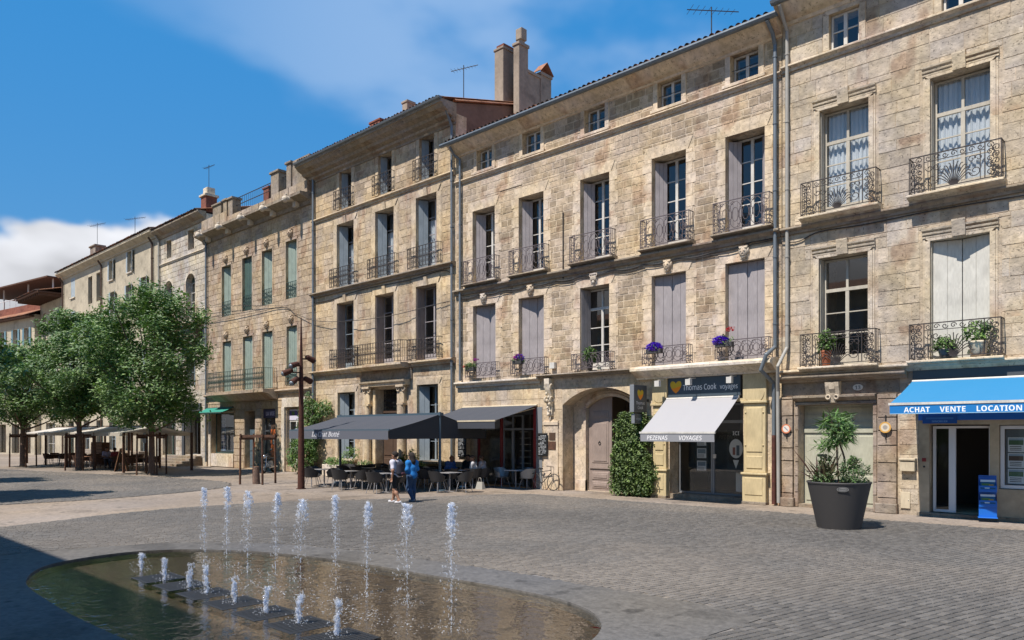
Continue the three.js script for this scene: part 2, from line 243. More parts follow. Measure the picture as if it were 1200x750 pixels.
const ROAD = curvePts([[-28.3, 26], [-28.4, 17], [-28.4, 13.9], [-30.4, 8.9], [-33, 7.2], [-36.3, 6.9], [-58.8, 11.6], [-90, 17]], 60, false).concat([[-90, 26]]);
function inside(poly, x, z) { let c = false; for (let i = 0, j = poly.length - 1; i < poly.length; j = i++) { const [xi, zi] = poly[i], [xj, zj] = poly[j]; if ((zi > z) !== (zj > z) && x < (xj - xi) * (z - zi) / (zj - zi) + xi) c = !c; } return c; }
const shapeOf = (pts) => new THREE.Shape(pts.map(([x, z]) => new THREE.Vector2(x, -z)));
const pathOf = (pts) => new THREE.Path(pts.map(([x, z]) => new THREE.Vector2(x, -z)));
function flat(name, pts, y, mat, holes = []) {
  const s = shapeOf(pts); for (const h of holes) s.holes.push(pathOf(h));
  const g = new THREE.ShapeGeometry(s); g.rotateX(-Math.PI / 2); g.translate(0, y, 0);
  const m = new THREE.Mesh(g, mat); m.name = uname(name); m.receiveShadow = true; m.userData.kind = 'structure'; scene.add(m); return m;
}
const BIG = 700;
flat('plaza_paving', [[-BIG, -BIG], [BIG, -BIG], [BIG, BIG], [-BIG, BIG]], 0, M.paving, [POOL]);
flat('pool_apron', APRON, 0.014, M.rim, [POOL]);
{ // basin wall and floor
  const b = new MB(); for (let i = 0; i < POOL.length - 1; i++) { const [x1, z1] = POOL[i], [x2, z2] = POOL[i + 1]; b.quad([x1, -0.13, z1], [x2, -0.13, z2], [x2, 0.014, z2], [x1, 0.014, z1]); }
  b.build('pool_wall', M.rim, scene).userData.kind = 'structure';
  flat('pool_floor', POOL, -0.13, M.poolFloor);
  const w = flat('water', POOL, -0.014, M.water);
}
const cobbleGeo = (() => { // one sett, top worn round
  const b = new MB(), t = 0.011, r = 0.3, q = (k, y) => [[-k, y, k], [k, y, k], [k, y, -k], [-k, y, -k]];
  const lo = q(0.5, 0), mid = q(0.5, t * 0.5), hi = q(0.475, t);
  for (let s = 0; s < 4; s++) { const e = (s + 1) % 4; b.quad(lo[s], lo[e], mid[e], mid[s]); b.quad(mid[s], mid[e], hi[e], hi[s]); }
  b.quad(...hi); return b.geometry();
})();
function cobbles(name, label, poly, y, dir, w, l, seed, keep) {
  const bed = flat(name, poly, y, M.joint, poly === COBBLE ? [POOL] : []), R = rng(seed), list = [], ca = dir[0], sa = dir[1];
  let x0 = 1e9, x1 = -1e9, z0 = 1e9, z1 = -1e9; for (const [x, z] of poly) { x0 = Math.min(x0, x); x1 = Math.max(x1, x); z0 = Math.min(z0, z); z1 = Math.max(z1, z); }
  const cx = (x0 + x1) / 2, cz = (z0 + z1) / 2, ext = Math.hypot(x1 - x0, z1 - z0) / 2;
  for (let v = -ext; v < ext; v += w) {
    let u = -ext + R() * l;
    while (u < ext) {
      const ll = l * (0.75 + R() * 0.5), um = u + ll / 2; u += ll;
      const wav = 0.05 * Math.sin(um * 0.9 + v * 0.3), x = cx + ca * um - sa * (v + wav), z = cz + sa * um + ca * (v + wav);
      if (!keep(x, z) || !inside(poly, x, z)) continue;
      list.push({ x, z, s: pxPerM(x, z), l: ll, r: R(), q: R(), t: R() });
    }
  }
  list.sort((a, b) => b.s - a.s);
  const tone = (o) => { const n = fbm3(o.x * 0.16, 3.3, o.z * 0.16, 3), n2 = fbm3(o.x * 0.5, 8.3, o.z * 0.5, 3), dust = sm(-0.2, 0.35, n + n2 * 0.5) * 0.5, v = 0.148 + (o.r - 0.5) * 0.06 + n * 0.09; return [v * (1.04 + dust * 0.40), v * (0.975 + dust * 0.25), v * (0.905 + dust * 0.10)]; };
  const ang = Math.atan2(-sa, ca), dummy = new THREE.Object3D(), col = new THREE.Color();
  const pose = (o) => { dummy.position.set(o.x, y + 0.001, o.z); dummy.rotation.set((o.q - 0.5) * 0.02, ang + (o.r - 0.5) * 0.04, (o.t - 0.5) * 0.02); dummy.scale.set(o.l - 0.012 - o.t * 0.008, 0.8 + o.q * 0.4, w - 0.012 - o.q * 0.008); dummy.updateMatrix(); };
  const inFrame = (o) => { const dx = o.x, dz = o.z - CAMZ, k = -AX * dx - AZ * dz, lat = AZ * dx - AX * dz, px = 600 + FOCAL * lat / k, py = 507 + FOCAL * EYE / k; return k > 1 && px > 0 && px < 1200 && py < 752; };
  const near = list.filter(inFrame).slice(0, 300), nearSet = new Set(near), shades = [];
  for (let i = 0; i < 14; i++) shades.push(std('cobble_tone_' + i, tone(near[Math.floor(i * near.length / 14)] || list[0]), 0.78, { map: scuffMap, bumpMap: grainBump, bumpScale: 0.004 }));
  near.forEach((o, i) => { pose(o); const m = new THREE.Mesh(cobbleGeo, shades[Math.floor(o.r * 13.99)]); m.name = 'cobble'; m.position.copy(dummy.position); m.rotation.copy(dummy.rotation); m.scale.copy(dummy.scale); m.castShadow = m.receiveShadow = true; bed.add(m); });
  const rest = list.filter((o) => !nearSet.has(o)), im = new THREE.InstancedMesh(cobbleGeo, M.cobble, rest.length);
  rest.forEach((o, i) => { pose(o); im.setMatrixAt(i, dummy.matrix); const t = tone(o); im.setColorAt(i, col.setRGB(...t)); });
  im.name = 'cobbles'; im.userData.kind = 'stuff'; im.receiveShadow = im.castShadow = true; bed.add(im);
  return bed;
}
const inApron = (x, z) => inside(APRON, x, z);
cobbles('cobbled_paving', '', COBBLE, 0.005, [0.218, -0.976], 0.11, 0.17, 5, (x, z) => x < 2 && z < 21.8 && x > -24 && !inApron(x, z) && !inApron(x + 0.05, z - 0.06) && -AX * x - AZ * (z - CAMZ) > 5.5 && x > -24);
cobbles('cobbled_road', '', ROAD, 0.005, [0.35, 0.94], 0.13, 0.2, 15, (x, z) => x > -75 && z < 18.6);

// ---------------------------------------------------------------- building kit
const jig = (c, R, a) => { const k = 1 + (R() - 0.5) * a, h = (R() - 0.5) * a * 0.22; return [c[0] * k * (1 + h * 0.5), c[1] * k, c[2] * k * (1 - h)]; };
function minus(list, h) { // rectangles [x1,x2,y1,y2] less a hole
  const out = [];
  for (const [a, b, c, d] of list) {
    if (h[0] >= b || h[1] <= a || h[2] >= d || h[3] <= c) { out.push([a, b, c, d]); continue; }
    if (h[2] > c) out.push([a, b, c, h[2]]); if (h[3] < d) out.push([a, b, h[3], d]);
    const y1 = Math.max(c, h[2]), y2 = Math.min(d, h[3]);
    if (h[0] > a) out.push([a, h[0], y1, y2]); if (h[1] < b) out.push([h[1], b, y1, y2]);
  }
  return out;
}
// courses of stone between x1..x2, y1..y2, cut round the holes; the 300 that show largest are parts of their own
function masonry(b, areas, holes, o) {
  const R = rng(o.seed), all = [];
  for (const [X1, X2, Y1, Y2] of areas) {
    const nC = Math.max(1, Math.round((Y2 - Y1) / o.course)), base = []; let tot = 0;
    for (let i = 0; i < nC; i++) { const h = 1 + (R() - 0.5) * (o.vary ?? 0.3); base.push(h); tot += h; }
    let y = Y1;
    for (let i = 0; i < nC; i++) {
      const h = base[i] / tot * (Y2 - Y1); let x = X1 - R() * o.len * 0.6;
      while (x < X2) {
        const w = o.len * (0.6 + R() * 0.85); let e = x + w; if (X2 - e < o.len * 0.3) e = X2 + 0.001;
        let rects = [[Math.max(X1, x), Math.min(X2, e), y, y + h]]; for (const q of holes) rects = minus(rects, q);
        const c = o.tone ? o.tone(x, y, R) : jig(o.pal[Math.floor(R() * o.pal.length)], R, 0.22), pr = o.proud * (0.2 + R() * 0.8);
        for (const r of rects) if (r[1] - r[0] > 0.05 && r[3] - r[2] > 0.04) { const s = pxPerM((r[0] + r[1]) / 2, 0); all.push({ r, c, pr, a: (r[1] - r[0]) * (r[3] - r[2]) * s * s * ((r[0] + r[1]) / 2 > -3.9 ? 0.1 : 1) }); }
        x = e;
      }
      y += h;
    }
  }
  all.sort((p, q) => q.a - p.a);
  const g = o.gap / 2, rest = new MB();
  const put = (mb, s) => mb.stone(s.r[0] + g, s.r[1] - g, s.r[2] + g, s.r[3] - g, -0.014, s.pr, Math.min(o.bevel, (s.r[3] - s.r[2]) * 0.25), R, s.c);
  all.forEach((s, i) => { if (i < (o.parts ?? 300)) { const mb = new MB(); put(mb, s); mb.build('stone_block', M.stone, b); } else put(rest, s); });
  if (rest.p.length) rest.build('stone_blocks', M.stone, b).userData.kind = 'stuff';
}
// front wall with real openings, rooms behind it
function shell(b, X1, X2, H, depth, holes, wallMat, floors, th = 0.66, back = 0.012) {
  const s = new THREE.Shape([[X1, 0], [X2, 0], [X2, H], [X1, H]].map((v) => new THREE.Vector2(...v)));
  for (const h of holes) { const p = new THREE.Path(); p.moveTo(h[0], h[2]); p.lineTo(h[1], h[2]); if (h[4]) { const n = 14, cx = (h[0] + h[1]) / 2, hw = (h[1] - h[0]) / 2, rise = h[4], rad = (hw * hw + rise * rise) / (2 * rise), cy = h[3] - rad, a0 = Math.asin(hw / rad); for (let i = 0; i <= n; i++) { const a = a0 - 2 * a0 * i / n; p.lineTo(cx + Math.sin(a) * rad, cy + Math.cos(a) * rad); } } else { p.lineTo(h[1], h[3]); p.lineTo(h[0], h[3]); } p.closePath(); s.holes.push(p); }
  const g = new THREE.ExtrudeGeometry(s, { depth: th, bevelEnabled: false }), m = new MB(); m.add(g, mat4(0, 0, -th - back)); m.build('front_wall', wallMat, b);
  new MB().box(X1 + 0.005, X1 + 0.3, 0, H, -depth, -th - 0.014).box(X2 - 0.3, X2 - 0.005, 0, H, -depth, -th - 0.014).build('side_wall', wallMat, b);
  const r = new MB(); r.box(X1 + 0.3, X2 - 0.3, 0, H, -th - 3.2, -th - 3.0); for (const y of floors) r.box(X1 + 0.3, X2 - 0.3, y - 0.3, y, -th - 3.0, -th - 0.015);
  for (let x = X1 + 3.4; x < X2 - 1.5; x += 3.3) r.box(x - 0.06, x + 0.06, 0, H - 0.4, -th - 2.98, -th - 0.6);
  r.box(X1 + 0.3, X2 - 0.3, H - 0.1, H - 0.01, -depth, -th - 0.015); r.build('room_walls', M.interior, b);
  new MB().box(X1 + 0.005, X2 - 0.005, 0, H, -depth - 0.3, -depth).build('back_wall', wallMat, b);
}
function tileRoof(b, X1, X2, y, z, depth, slope, opt = {}) { // half-round tiles: a ribbed sheet, its first course laid tile by tile
  const st = 0.23, n = Math.floor((X2 - X1) / st), m = new MB(), zb = z - depth, seg = 5;
  const at = (x, zz) => { const ph = ((x - X1) / st) % 1; return y + (z - zz) * slope + 0.045 * Math.sin(ph * Math.PI); };
  for (let i = 0; i < n * seg; i++) { const xa = X1 + i * st / seg, xb = xa + st / seg; m.quad([xa, at(xa, z - 0.3), z - 0.3], [xb, at(xb - 1e-4, z - 0.3), z - 0.3], [xb, at(xb - 1e-4, zb), zb], [xa, at(xa, zb), zb]); }
  m.quad([X1, y - 0.06 + 0.2 * slope, z - 0.2], [X2, y - 0.06 + 0.2 * slope, z - 0.2], [X2, y - 0.06 + depth * slope, zb], [X1, y - 0.06 + depth * slope, zb]);
  const roof = m.build('roof', M.tile, b);
  const g = new THREE.CylinderGeometry(0.095, 0.078, 0.46, 8, 1, true, 0, Math.PI); g.rotateY(Math.PI / 2); g.rotateX(Math.PI / 2);
  const g2 = new MB(); g2.add(g, null); const geo = g2.geometry(), R = rng(77);
  for (let i = 0; i < n; i++) { const t = new THREE.Mesh(geo, R() < 0.6 ? M.darkTile : M.tile), o = b.origin; t.name = 'roof_tile'; t.position.set(X1 + (i + 0.5) * st - o[0], y + 0.015 + R() * 0.02 - o[1], z - 0.17 + R() * 0.05 - o[2]); t.rotation.set(Math.atan(slope), 0, (R() - 0.5) * 0.1); t.castShadow = true; roof.add(t); }
  roof.origin = b.origin; return roof;
}
function pipe(b, pts, r, mat, name = 'downpipe', clips = true) {
  const m = new MB();
  for (let i = 0; i + 1 < pts.length; i++) { m.rod(pts[i], pts[i + 1], r, r, 10); if (i) m.ball(...pts[i], r * 1.02, null, 1, 1, 1, 10); }
  const p = m.build(name, mat, b);
  if (clips) { const c = new MB(); let bi = 0; for (let i = 0; i + 1 < pts.length; i++) if (Math.abs(pts[i][1] - pts[i + 1][1]) > Math.abs(pts[bi][1] - pts[bi + 1][1])) bi = i; const [x, y1, z] = pts[bi], y2 = pts[bi + 1][1], a = Math.min(y1, y2), e = Math.max(y1, y2); for (let y = a + 0.7; y < e - 0.3; y += 2.1) { c.cyl(x, y, z, r * 1.25, r * 1.25, 0.05, 10); c.box(x - 0.015, x + 0.015, y, y + 0.05, 0.0, z - r); } c.build('pipe_bracket', mat, p); }
  return p;
}
// ironwork drawn in a panel 0..w, 0..h
const spiral = (cx, cy, r, a0, turns, n = 16) => { const o = []; for (let i = 0; i <= n; i++) { const t = i / n, a = a0 + turns * 2 * Math.PI * t, q = r * (1 - 0.78 * t); o.push([cx + Math.cos(a) * q, cy + Math.sin(a) * q, 0]); } return o; };
const ringPts = (cx, cy, rx, ry, n = 16) => { const o = []; for (let i = 0; i < n; i++) { const a = i / n * 2 * Math.PI; o.push([cx + Math.cos(a) * rx, cy + Math.sin(a) * ry, 0]); } return o; };
const ironGeo = {};
function ironwork(kind, w, h) {
  const key = kind + w.toFixed(2) + h.toFixed(2); if (ironGeo[key]) return ironGeo[key];
  const bars = new MB(), orn = new MB(), R = rng(w * 1000 | 0), bar = (x1, y1, x2, y2, t = 0.011) => bars.box(Math.min(x1, x2) - (x1 === x2 ? t : 0), Math.max(x1, x2) + (x1 === x2 ? t : 0), Math.min(y1, y2) - (y1 === y2 ? t : 0), Math.max(y1, y2) + (y1 === y2 ? t : 0), -t, t);
  const scroll = (cx, cy, r, a, t, th = 0.0115) => orn.tube(spiral(cx, cy, r, a, t), th, 14, 4), ring = (cx, cy, rx, ry, th = 0.0115) => orn.tube(ringPts(cx, cy, rx, ry), th, 18, 4, null, true);
  bar(0, h - 0.012, w, h - 0.012, 0.014); bar(0, 0.05, w, 0.05); bar(0.012, 0, 0.012, h - 0.02); bar(w - 0.012, 0, w - 0.012, h - 0.02);
  if (kind === 'ring') {
    const e = 0.26; bar(e, 0.05, e, h - 0.02); bar(w - e, 0.05, w - e, h - 0.02);
    for (const s of [0.135, w - 0.135]) { const d = s < w / 2 ? 1 : -1; for (let k = 0; k < 3; k++) { const y = 0.05 + (h - 0.09) * (k + 0.5) / 3, r = (h - 0.1) / 6.4; scroll(s - 0.03 * d, y + r * 0.5, r * 0.85, -0.5, 0.9 * d); scroll(s + 0.03 * d, y - r * 0.5, r * 0.85, 2.6, 0.9 * d); } ring(s, 0.05 + (h - 0.09) / 2, 0.05, 0.06); }
    const n = Math.max(3, Math.round((w - 2 * e) / 0.34)), st = (w - 2 * e) / n;
    for (let i = 0; i < n; i++) { const cx = e + st * (i + 0.5), cy = 0.05 + (h - 0.08) / 2; ring(cx, cy, st * 0.62, (h - 0.1) * 0.47); ring(cx, cy, st * 0.30, (h - 0.1) * 0.25); ring(cx + st * 0.5, cy, st * 0.2, (h - 0.1) * 0.16); scroll(cx - st * 0.3, h - 0.13, 0.075, 0, 1); scroll(cx + st * 0.3, 0.14, 0.075, 2, -1); }
  } else if (kind === 'fan') {
    const e = 0.38; bar(e, 0.05, e, h - 0.02); bar(w - e, 0.05, w - e, h - 0.02); bar(e, h - 0.2, w - e, h - 0.2, 0.009);
    for (const s of [1, -1]) { // crowded leaf panels at both ends
      const X = (x) => s > 0 ? x : w - x;
      for (let k = 0; k < 5; k++) { const y = 0.1 + k * (h - 0.2) / 4.6; scroll(X(0.12), y, 0.09, s > 0 ? 0 : Math.PI, s * 1.2, 0.011); scroll(X(0.26), y + 0.09, 0.085, s > 0 ? Math.PI : 0, -s * 1.2, 0.011); for (let q = 0; q < 4; q++) { const a = R() * 6.28; orn.add(new THREE.SphereGeometry(1, 5, 4), mat4(X(0.19 + (R() - 0.5) * 0.2), y + (R() - 0.5) * 0.15, 0, 0, 0, a, 0.045, 0.015, 0.010)); } }
      orn.tube([[X(0.06), 0.08, 0], [X(0.2), 0.3, 0], [X(0.1), 0.55, 0], [X(0.24), h - 0.12, 0]], 0.010, 14, 4);
    }
    const cx = w / 2, top = h - 0.22;
    for (let k = -6; k <= 6; k++) { const a = k / 6 * 1.15, L = top - 0.1 - Math.abs(k) * 0.035; orn.tube([[cx + k * 0.012, 0.06, 0], [cx + Math.sin(a) * L * 0.4, 0.06 + Math.cos(a) * L * 0.55, 0], [cx + Math.sin(a) * L * 0.8, 0.06 + Math.cos(a * 0.9) * L * 0.92, 0], [cx + Math.sin(a) * L * 0.98, 0.06 + Math.cos(a) * L * 0.93, 0]], 0.012, 12, 4); }
    for (const s of [-1, 1]) { scroll(cx + s * 0.5, 0.30, 0.15, s > 0 ? Math.PI : 0, s * 1.3); scroll(cx + s * 0.42, 0.62, 0.10, 0, s * 1.2); scroll(cx + s * 0.58, 0.62, 0.1, Math.PI, -s); bar(cx + s * 0.62, 0.05, cx + s * 0.62, top, 0.008); }
    for (let k = 0; k < 7; k++) scroll(e + (w - 2 * e) * (k + 0.5) / 7, h - 0.11, 0.075, 0, k % 2 ? 1.2 : -1.2);
  } else if (kind === 'scroll' || kind === 'urn') {
    const n = Math.max(3, Math.round(w / 0.22)), st = w / n;
    for (let i = 0; i < n; i++) {
      const cx = st * (i + 0.5); if (i) bar(st * i, 0.05, st * i, h - 0.02, 0.011);
      scroll(cx, h * 0.74, st * 0.36, 0.4, 1.3); scroll(cx, h * 0.28, st * 0.36, 3.5, 1.3); ring(cx, h * 0.51, st * 0.2, h * 0.10); scroll(cx - st * 0.22, h * 0.5, st * 0.2, 1, -1); scroll(cx + st * 0.22, h * 0.5, st * 0.2, 2, 1);
    }
  } else { const n = Math.round(w / 0.12); for (let i = 1; i < n; i++) bar(w * i / n, 0.05, w * i / n, h - 0.02, 0.008); for (let i = 0; i < n; i += 2) scroll(w * (i + 1) / n, h * 0.8, 0.05, 0, 1.1); }
  return ironGeo[key] = [bars.geometry(), orn.geometry()];
}
function railing(b, kind, x1, x2, y, h, z, mat, ret = 0) {
  const g = new THREE.Group(), [ba, or] = ironwork(kind, x2 - x1, h), o = b.origin; g.name = 'balcony_railing'; g.position.set(x1 - o[0], y - o[1], z - o[2]); b.add(g);
  for (const [n, q] of [['rail', ba], ['scrollwork', or]]) { const m = new THREE.Mesh(q, mat); m.name = n; m.castShadow = m.receiveShadow = true; g.add(m); }
  if (ret > 0) { const m = new MB(); for (const x of [0.012, x2 - x1 - 0.012]) { m.box(x - 0.011, x + 0.011, h - 0.023, h - 0.001, -ret, -0.012); m.box(x - 0.011, x + 0.011, 0.04, 0.06, -ret, -0.012); for (let k = 1; k * 0.12 < ret - 0.05; k++) m.box(x - 0.007, x + 0.007, 0.06, h - 0.02, -k * 0.12 - 0.007, -k * 0.12 + 0.007); } m.build('side_rail', mat, g); }
  return g;
}
// casement window or french window set back in the wall
function casement(b, x1, x2, y1, y2, z, o = {}) {
  const mat = o.mat || M.white, f = new MB(), fr = o.fr || 0.055, w = x2 - x1, leaves = o.leaves ?? 2, ty = o.transom ? y1 + (y2 - y1) * o.transom : y2;
  const d = 0.06; f.box(x1, x1 + fr, y1, y2, z - d, z).box(x2 - fr, x2, y1, y2, z - d, z).box(x1 + fr, x2 - fr, y2 - fr, y2, z - d, z - 0.002).box(x1 + fr, x2 - fr, y1, y1 + (o.kick || fr), z - d, z - 0.002);
  if (o.transom) f.box(x1 + fr, x2 - fr, ty - 0.05, ty + 0.05, z - d, z + 0.012);
  const mid = (x1 + x2) / 2, st = 0.052, cols = leaves === 2 ? [[x1 + fr, mid - st], [mid + st, x2 - fr]] : [[x1 + fr, x2 - fr]];
  if (leaves === 2) { f.box(mid - st, mid + st, y1 + (o.kick || fr), (o.transom ? ty - 0.05 : y2 - fr), z - d, z + 0.008); if (o.transom) f.box(mid - 0.035, mid + 0.035, ty + 0.05, y2 - fr, z - d, z + 0.004); }
  const panes = [];
  const lo = y1 + (o.kick || fr), hi = o.transom ? ty - 0.05 : y2 - fr, nb = o.bars ?? 3;
  for (const [a, c] of cols) { for (let i = 0; i < nb; i++) { const ya = lo + (hi - lo) * i / nb, yb = lo + (hi - lo) * (i + 1) / nb; if (i) f.box(a, c, ya - 0.016, ya + 0.016, z - d + 0.01, z - 0.006); panes.push([a, c, ya + (i ? 0.016 : 0), yb - (i < nb - 1 ? 0.016 : 0)]); } if (o.transom) panes.push([a, c, ty + 0.05, y2 - fr]); }
  const win = f.build('window', mat, b);
  for (const [a, c, e, g] of panes) { const q = new MB(); q.quad([a - 0.004, e - 0.004, z - 0.03], [c + 0.004, e - 0.004, z - 0.03], [c + 0.004, g + 0.004, z - 0.03], [a - 0.004, g + 0.004, z - 0.03]); q.build('pane', M.glass, win); }
  if (o.curtain) {
    const yT = o.transom && o.curtain < 1 ? ty : y1 + (y2 - y1) * o.curtain, R = rng(x1 * 997 | 0);
    for (const [a, c] of (leaves === 2 ? [[x1 + 0.06, mid - 0.03], [mid + 0.03, x2 - 0.06]] : [[x1 + 0.06, x2 - 0.06]])) {
      const q = new MB(), n = 40, ph = R() * 9; const P = (i, y) => { const t = i / n, k = y > yT - 0.05 ? 0 : 1; return [lerp(a, c, t), y, z - 0.16 + 0.03 * Math.sin(t * 26 + ph) + 0.012 * Math.sin(t * 61)]; };
      for (let i = 0; i < n; i++) q.quad(P(i, y1 + 0.03), P(i + 1, y1 + 0.03), P(i + 1, yT), P(i, yT)); q.build('curtain', M.curtain, win);
    }
  }
  return win;
}
// a boarded leaf: hinge at hx, hz, reaching along direction a from the hinge
function shutterLeaf(b, hx, hz, y1, y2, w, a, mat, boards = 2) {
  const g = new THREE.Group(), o = b.origin; g.name = 'shutter'; g.position.set(hx - o[0], y1 - o[1], hz - o[2]); g.rotation.y = a; b.add(g);
  const back = new MB(); back.box(0, w, 0.005, y2 - y1 - 0.005, -0.03, -0.012); for (const q of [0.12, 0.5, 0.88]) back.box(0.02, w - 0.02, (y2 - y1) * q - 0.05, (y2 - y1) * q + 0.05, -0.05, -0.03); back.build('backing', mat, g);
  for (let i = 0; i < boards; i++) new MB().cbox(w * i / boards + 0.004, w * (i + 1) / boards - 0.004, 0, y2 - y1, -0.012, 0.006, 0.005).build('board', mat, g);
  return g;
}
function closedShutters(b, x1, x2, y1, y2, z, sag, mat, boards = 2) { const w = (x2 - x1) / 2, a = Math.atan2(sag, w), L = Math.hypot(sag, w) - 0.006; shutterLeaf(b, x1, z, y1, y2, L, a, mat, boards); const r = shutterLeaf(b, x2, z, y1, y2, L, Math.PI - a, mat, boards); r.scale.z = -1; }
function foldedShutters(b, x1, x2, y1, y2, z, w, ang, mat, boards = 2) { shutterLeaf(b, x1 + 0.015, z, y1, y2, w, ang, mat, boards); const r = shutterLeaf(b, x2 - 0.015, z, y1, y2, w, Math.PI - ang, mat, boards); r.scale.z = -1; }
function keyMask(b, x, y, z, s, mat, kind = 0) {  // carved keystone
  const m = new MB(); m.profile([[0, y - 0.17 * s], [z, y - 0.15 * s], [z + 0.05, y + 0.12 * s], [z + 0.10, y + 0.16 * s], [z + 0.10, y + 0.2 * s], [0, y + 0.2 * s]], x - 0.13 * s, x + 0.13 * s);
  if (kind === 0) { m.ball(x, y + 0.02 * s, z + 0.04, 0.13 * s, null, 0.9, 1.2, 0.9, 12); m.ball(x, y, z + 0.15 * s, 0.028 * s, null, 1, 1.8, 1, 6); for (const e of [-1, 1]) { m.ball(x + e * 0.05 * s, y + 0.05 * s, z + 0.14 * s, 0.02 * s, null, 1.4, 0.8, 1, 6); m.ball(x + e * 0.115 * s, y + 0.06 * s, z + 0.03, 0.055 * s, null, 0.8, 1.6, 1, 8); m.ball(x + e * 0.06 * s, y + 0.14 * s, z + 0.07, 0.06 * s, null, 1.2, 0.8, 1, 8); } m.ball(x, y - 0.07 * s, z + 0.13 * s, 0.035 * s, null, 1.3, 0.5, 0.8, 6); m.ball(x, y - 0.12 * s, z + 0.09, 0.06 * s, null, 1, 0.8, 0.8, 8); }
  else { for (let k = -2; k <= 2; k++) m.ball(x + k * 0.045 * s, y + 0.05 * s - Math.abs(k) * 0.015, z + 0.06, 0.035 * s, null, 0.8, 2.6, 1, 8); for (const e of [-1, 1]) m.add(new THREE.TorusGeometry(0.05 * s, 0.022 * s, 6, 12), mat4(x + e * 0.1 * s, y + 0.14 * s, z + 0.06)); m.ball(x, y - 0.09 * s, z + 0.06, 0.06 * s, null, 1, 1, 0.8, 8); }
  return m.build('keystone', mat, b);
}
function surround(b, x1, x2, y1, y2, w, out, mat, o = {}) { // dressed stone frame round an opening
  const m = new MB(), R = rng((x1 * 311 + y1 * 71) | 0), c = o.tint || [1, 1, 1];
  if (o.toothed) { let y = y1, i = 0; while (y < y2 - 0.02) { const h = Math.min(y2 - y, 0.33 + R() * 0.14), k = w + (i++ % 2 ? o.toothed : 0) * (0.7 + R() * 0.6); m.stone(x1 - k + 0.003, x1, y + 0.003, y + h - 0.003, -0.01, out, 0.004, R, jig(c, R, 0.09)); m.stone(x2, x2 + w + (i % 2 ? 0 : o.toothed) * (0.7 + R() * 0.6) - 0.003, y + 0.003, y + h - 0.003, -0.01, out, 0.004, R, jig(c, R, 0.09)); y += h; } }
  else { m.cbox(x1 - w, x1, y1, y2, -0.01, out, 0.008, c); m.cbox(x2, x2 + w, y1, y2, -0.01, out, 0.008, c); if (o.fillet) { m.cbox(x1 - w - 0.05, x1 - w, y1, y2 + o.head, -0.01, out * 0.45, 0.004, c); m.cbox(x2 + w, x2 + w + 0.05, y1, y2 + o.head, -0.01, out * 0.45, 0.004, c); } }
  const hd = o.head ?? w, n = o.voussoirs ?? 5; // flat arch in tapering stones
  for (let i = 0; i < n; i++) { const t0 = i / n, t1 = (i + 1) / n, lo0 = lerp(x1 - w * 0.3, x2 + w * 0.3, t0), lo1 = lerp(x1 - w * 0.3, x2 + w * 0.3, t1), hi0 = lerp(x1 - w, x2 + w, t0), hi1 = lerp(x1 - w, x2 + w, t1), g = 0.003; m.quad([lo0 + g, y2, out], [lo1 - g, y2, out], [hi1 - g, y2 + hd, out], [hi0 + g, y2 + hd, out], jig(c, R, 0.09)).quad([lo0 + g, y2, -0.01], [lo1 - g, y2, -0.01], [lo1 - g, y2, out], [lo0 + g, y2, out], c).quad([hi0 + g, y2 + hd, out], [hi1 - g, y2 + hd, out], [hi1 - g, y2 + hd, -0.01], [hi0 + g, y2 + hd, -0.01], c); }
  m.cbox(x1 - w, x1, y2, y2 + 0.005, -0.01, out - 0.003, 0.002, c).cbox(x2, x2 + w, y2, y2 + 0.005, -0.01, out - 0.003, 0.002, c);
  return m.build('window_surround', mat, b);
}

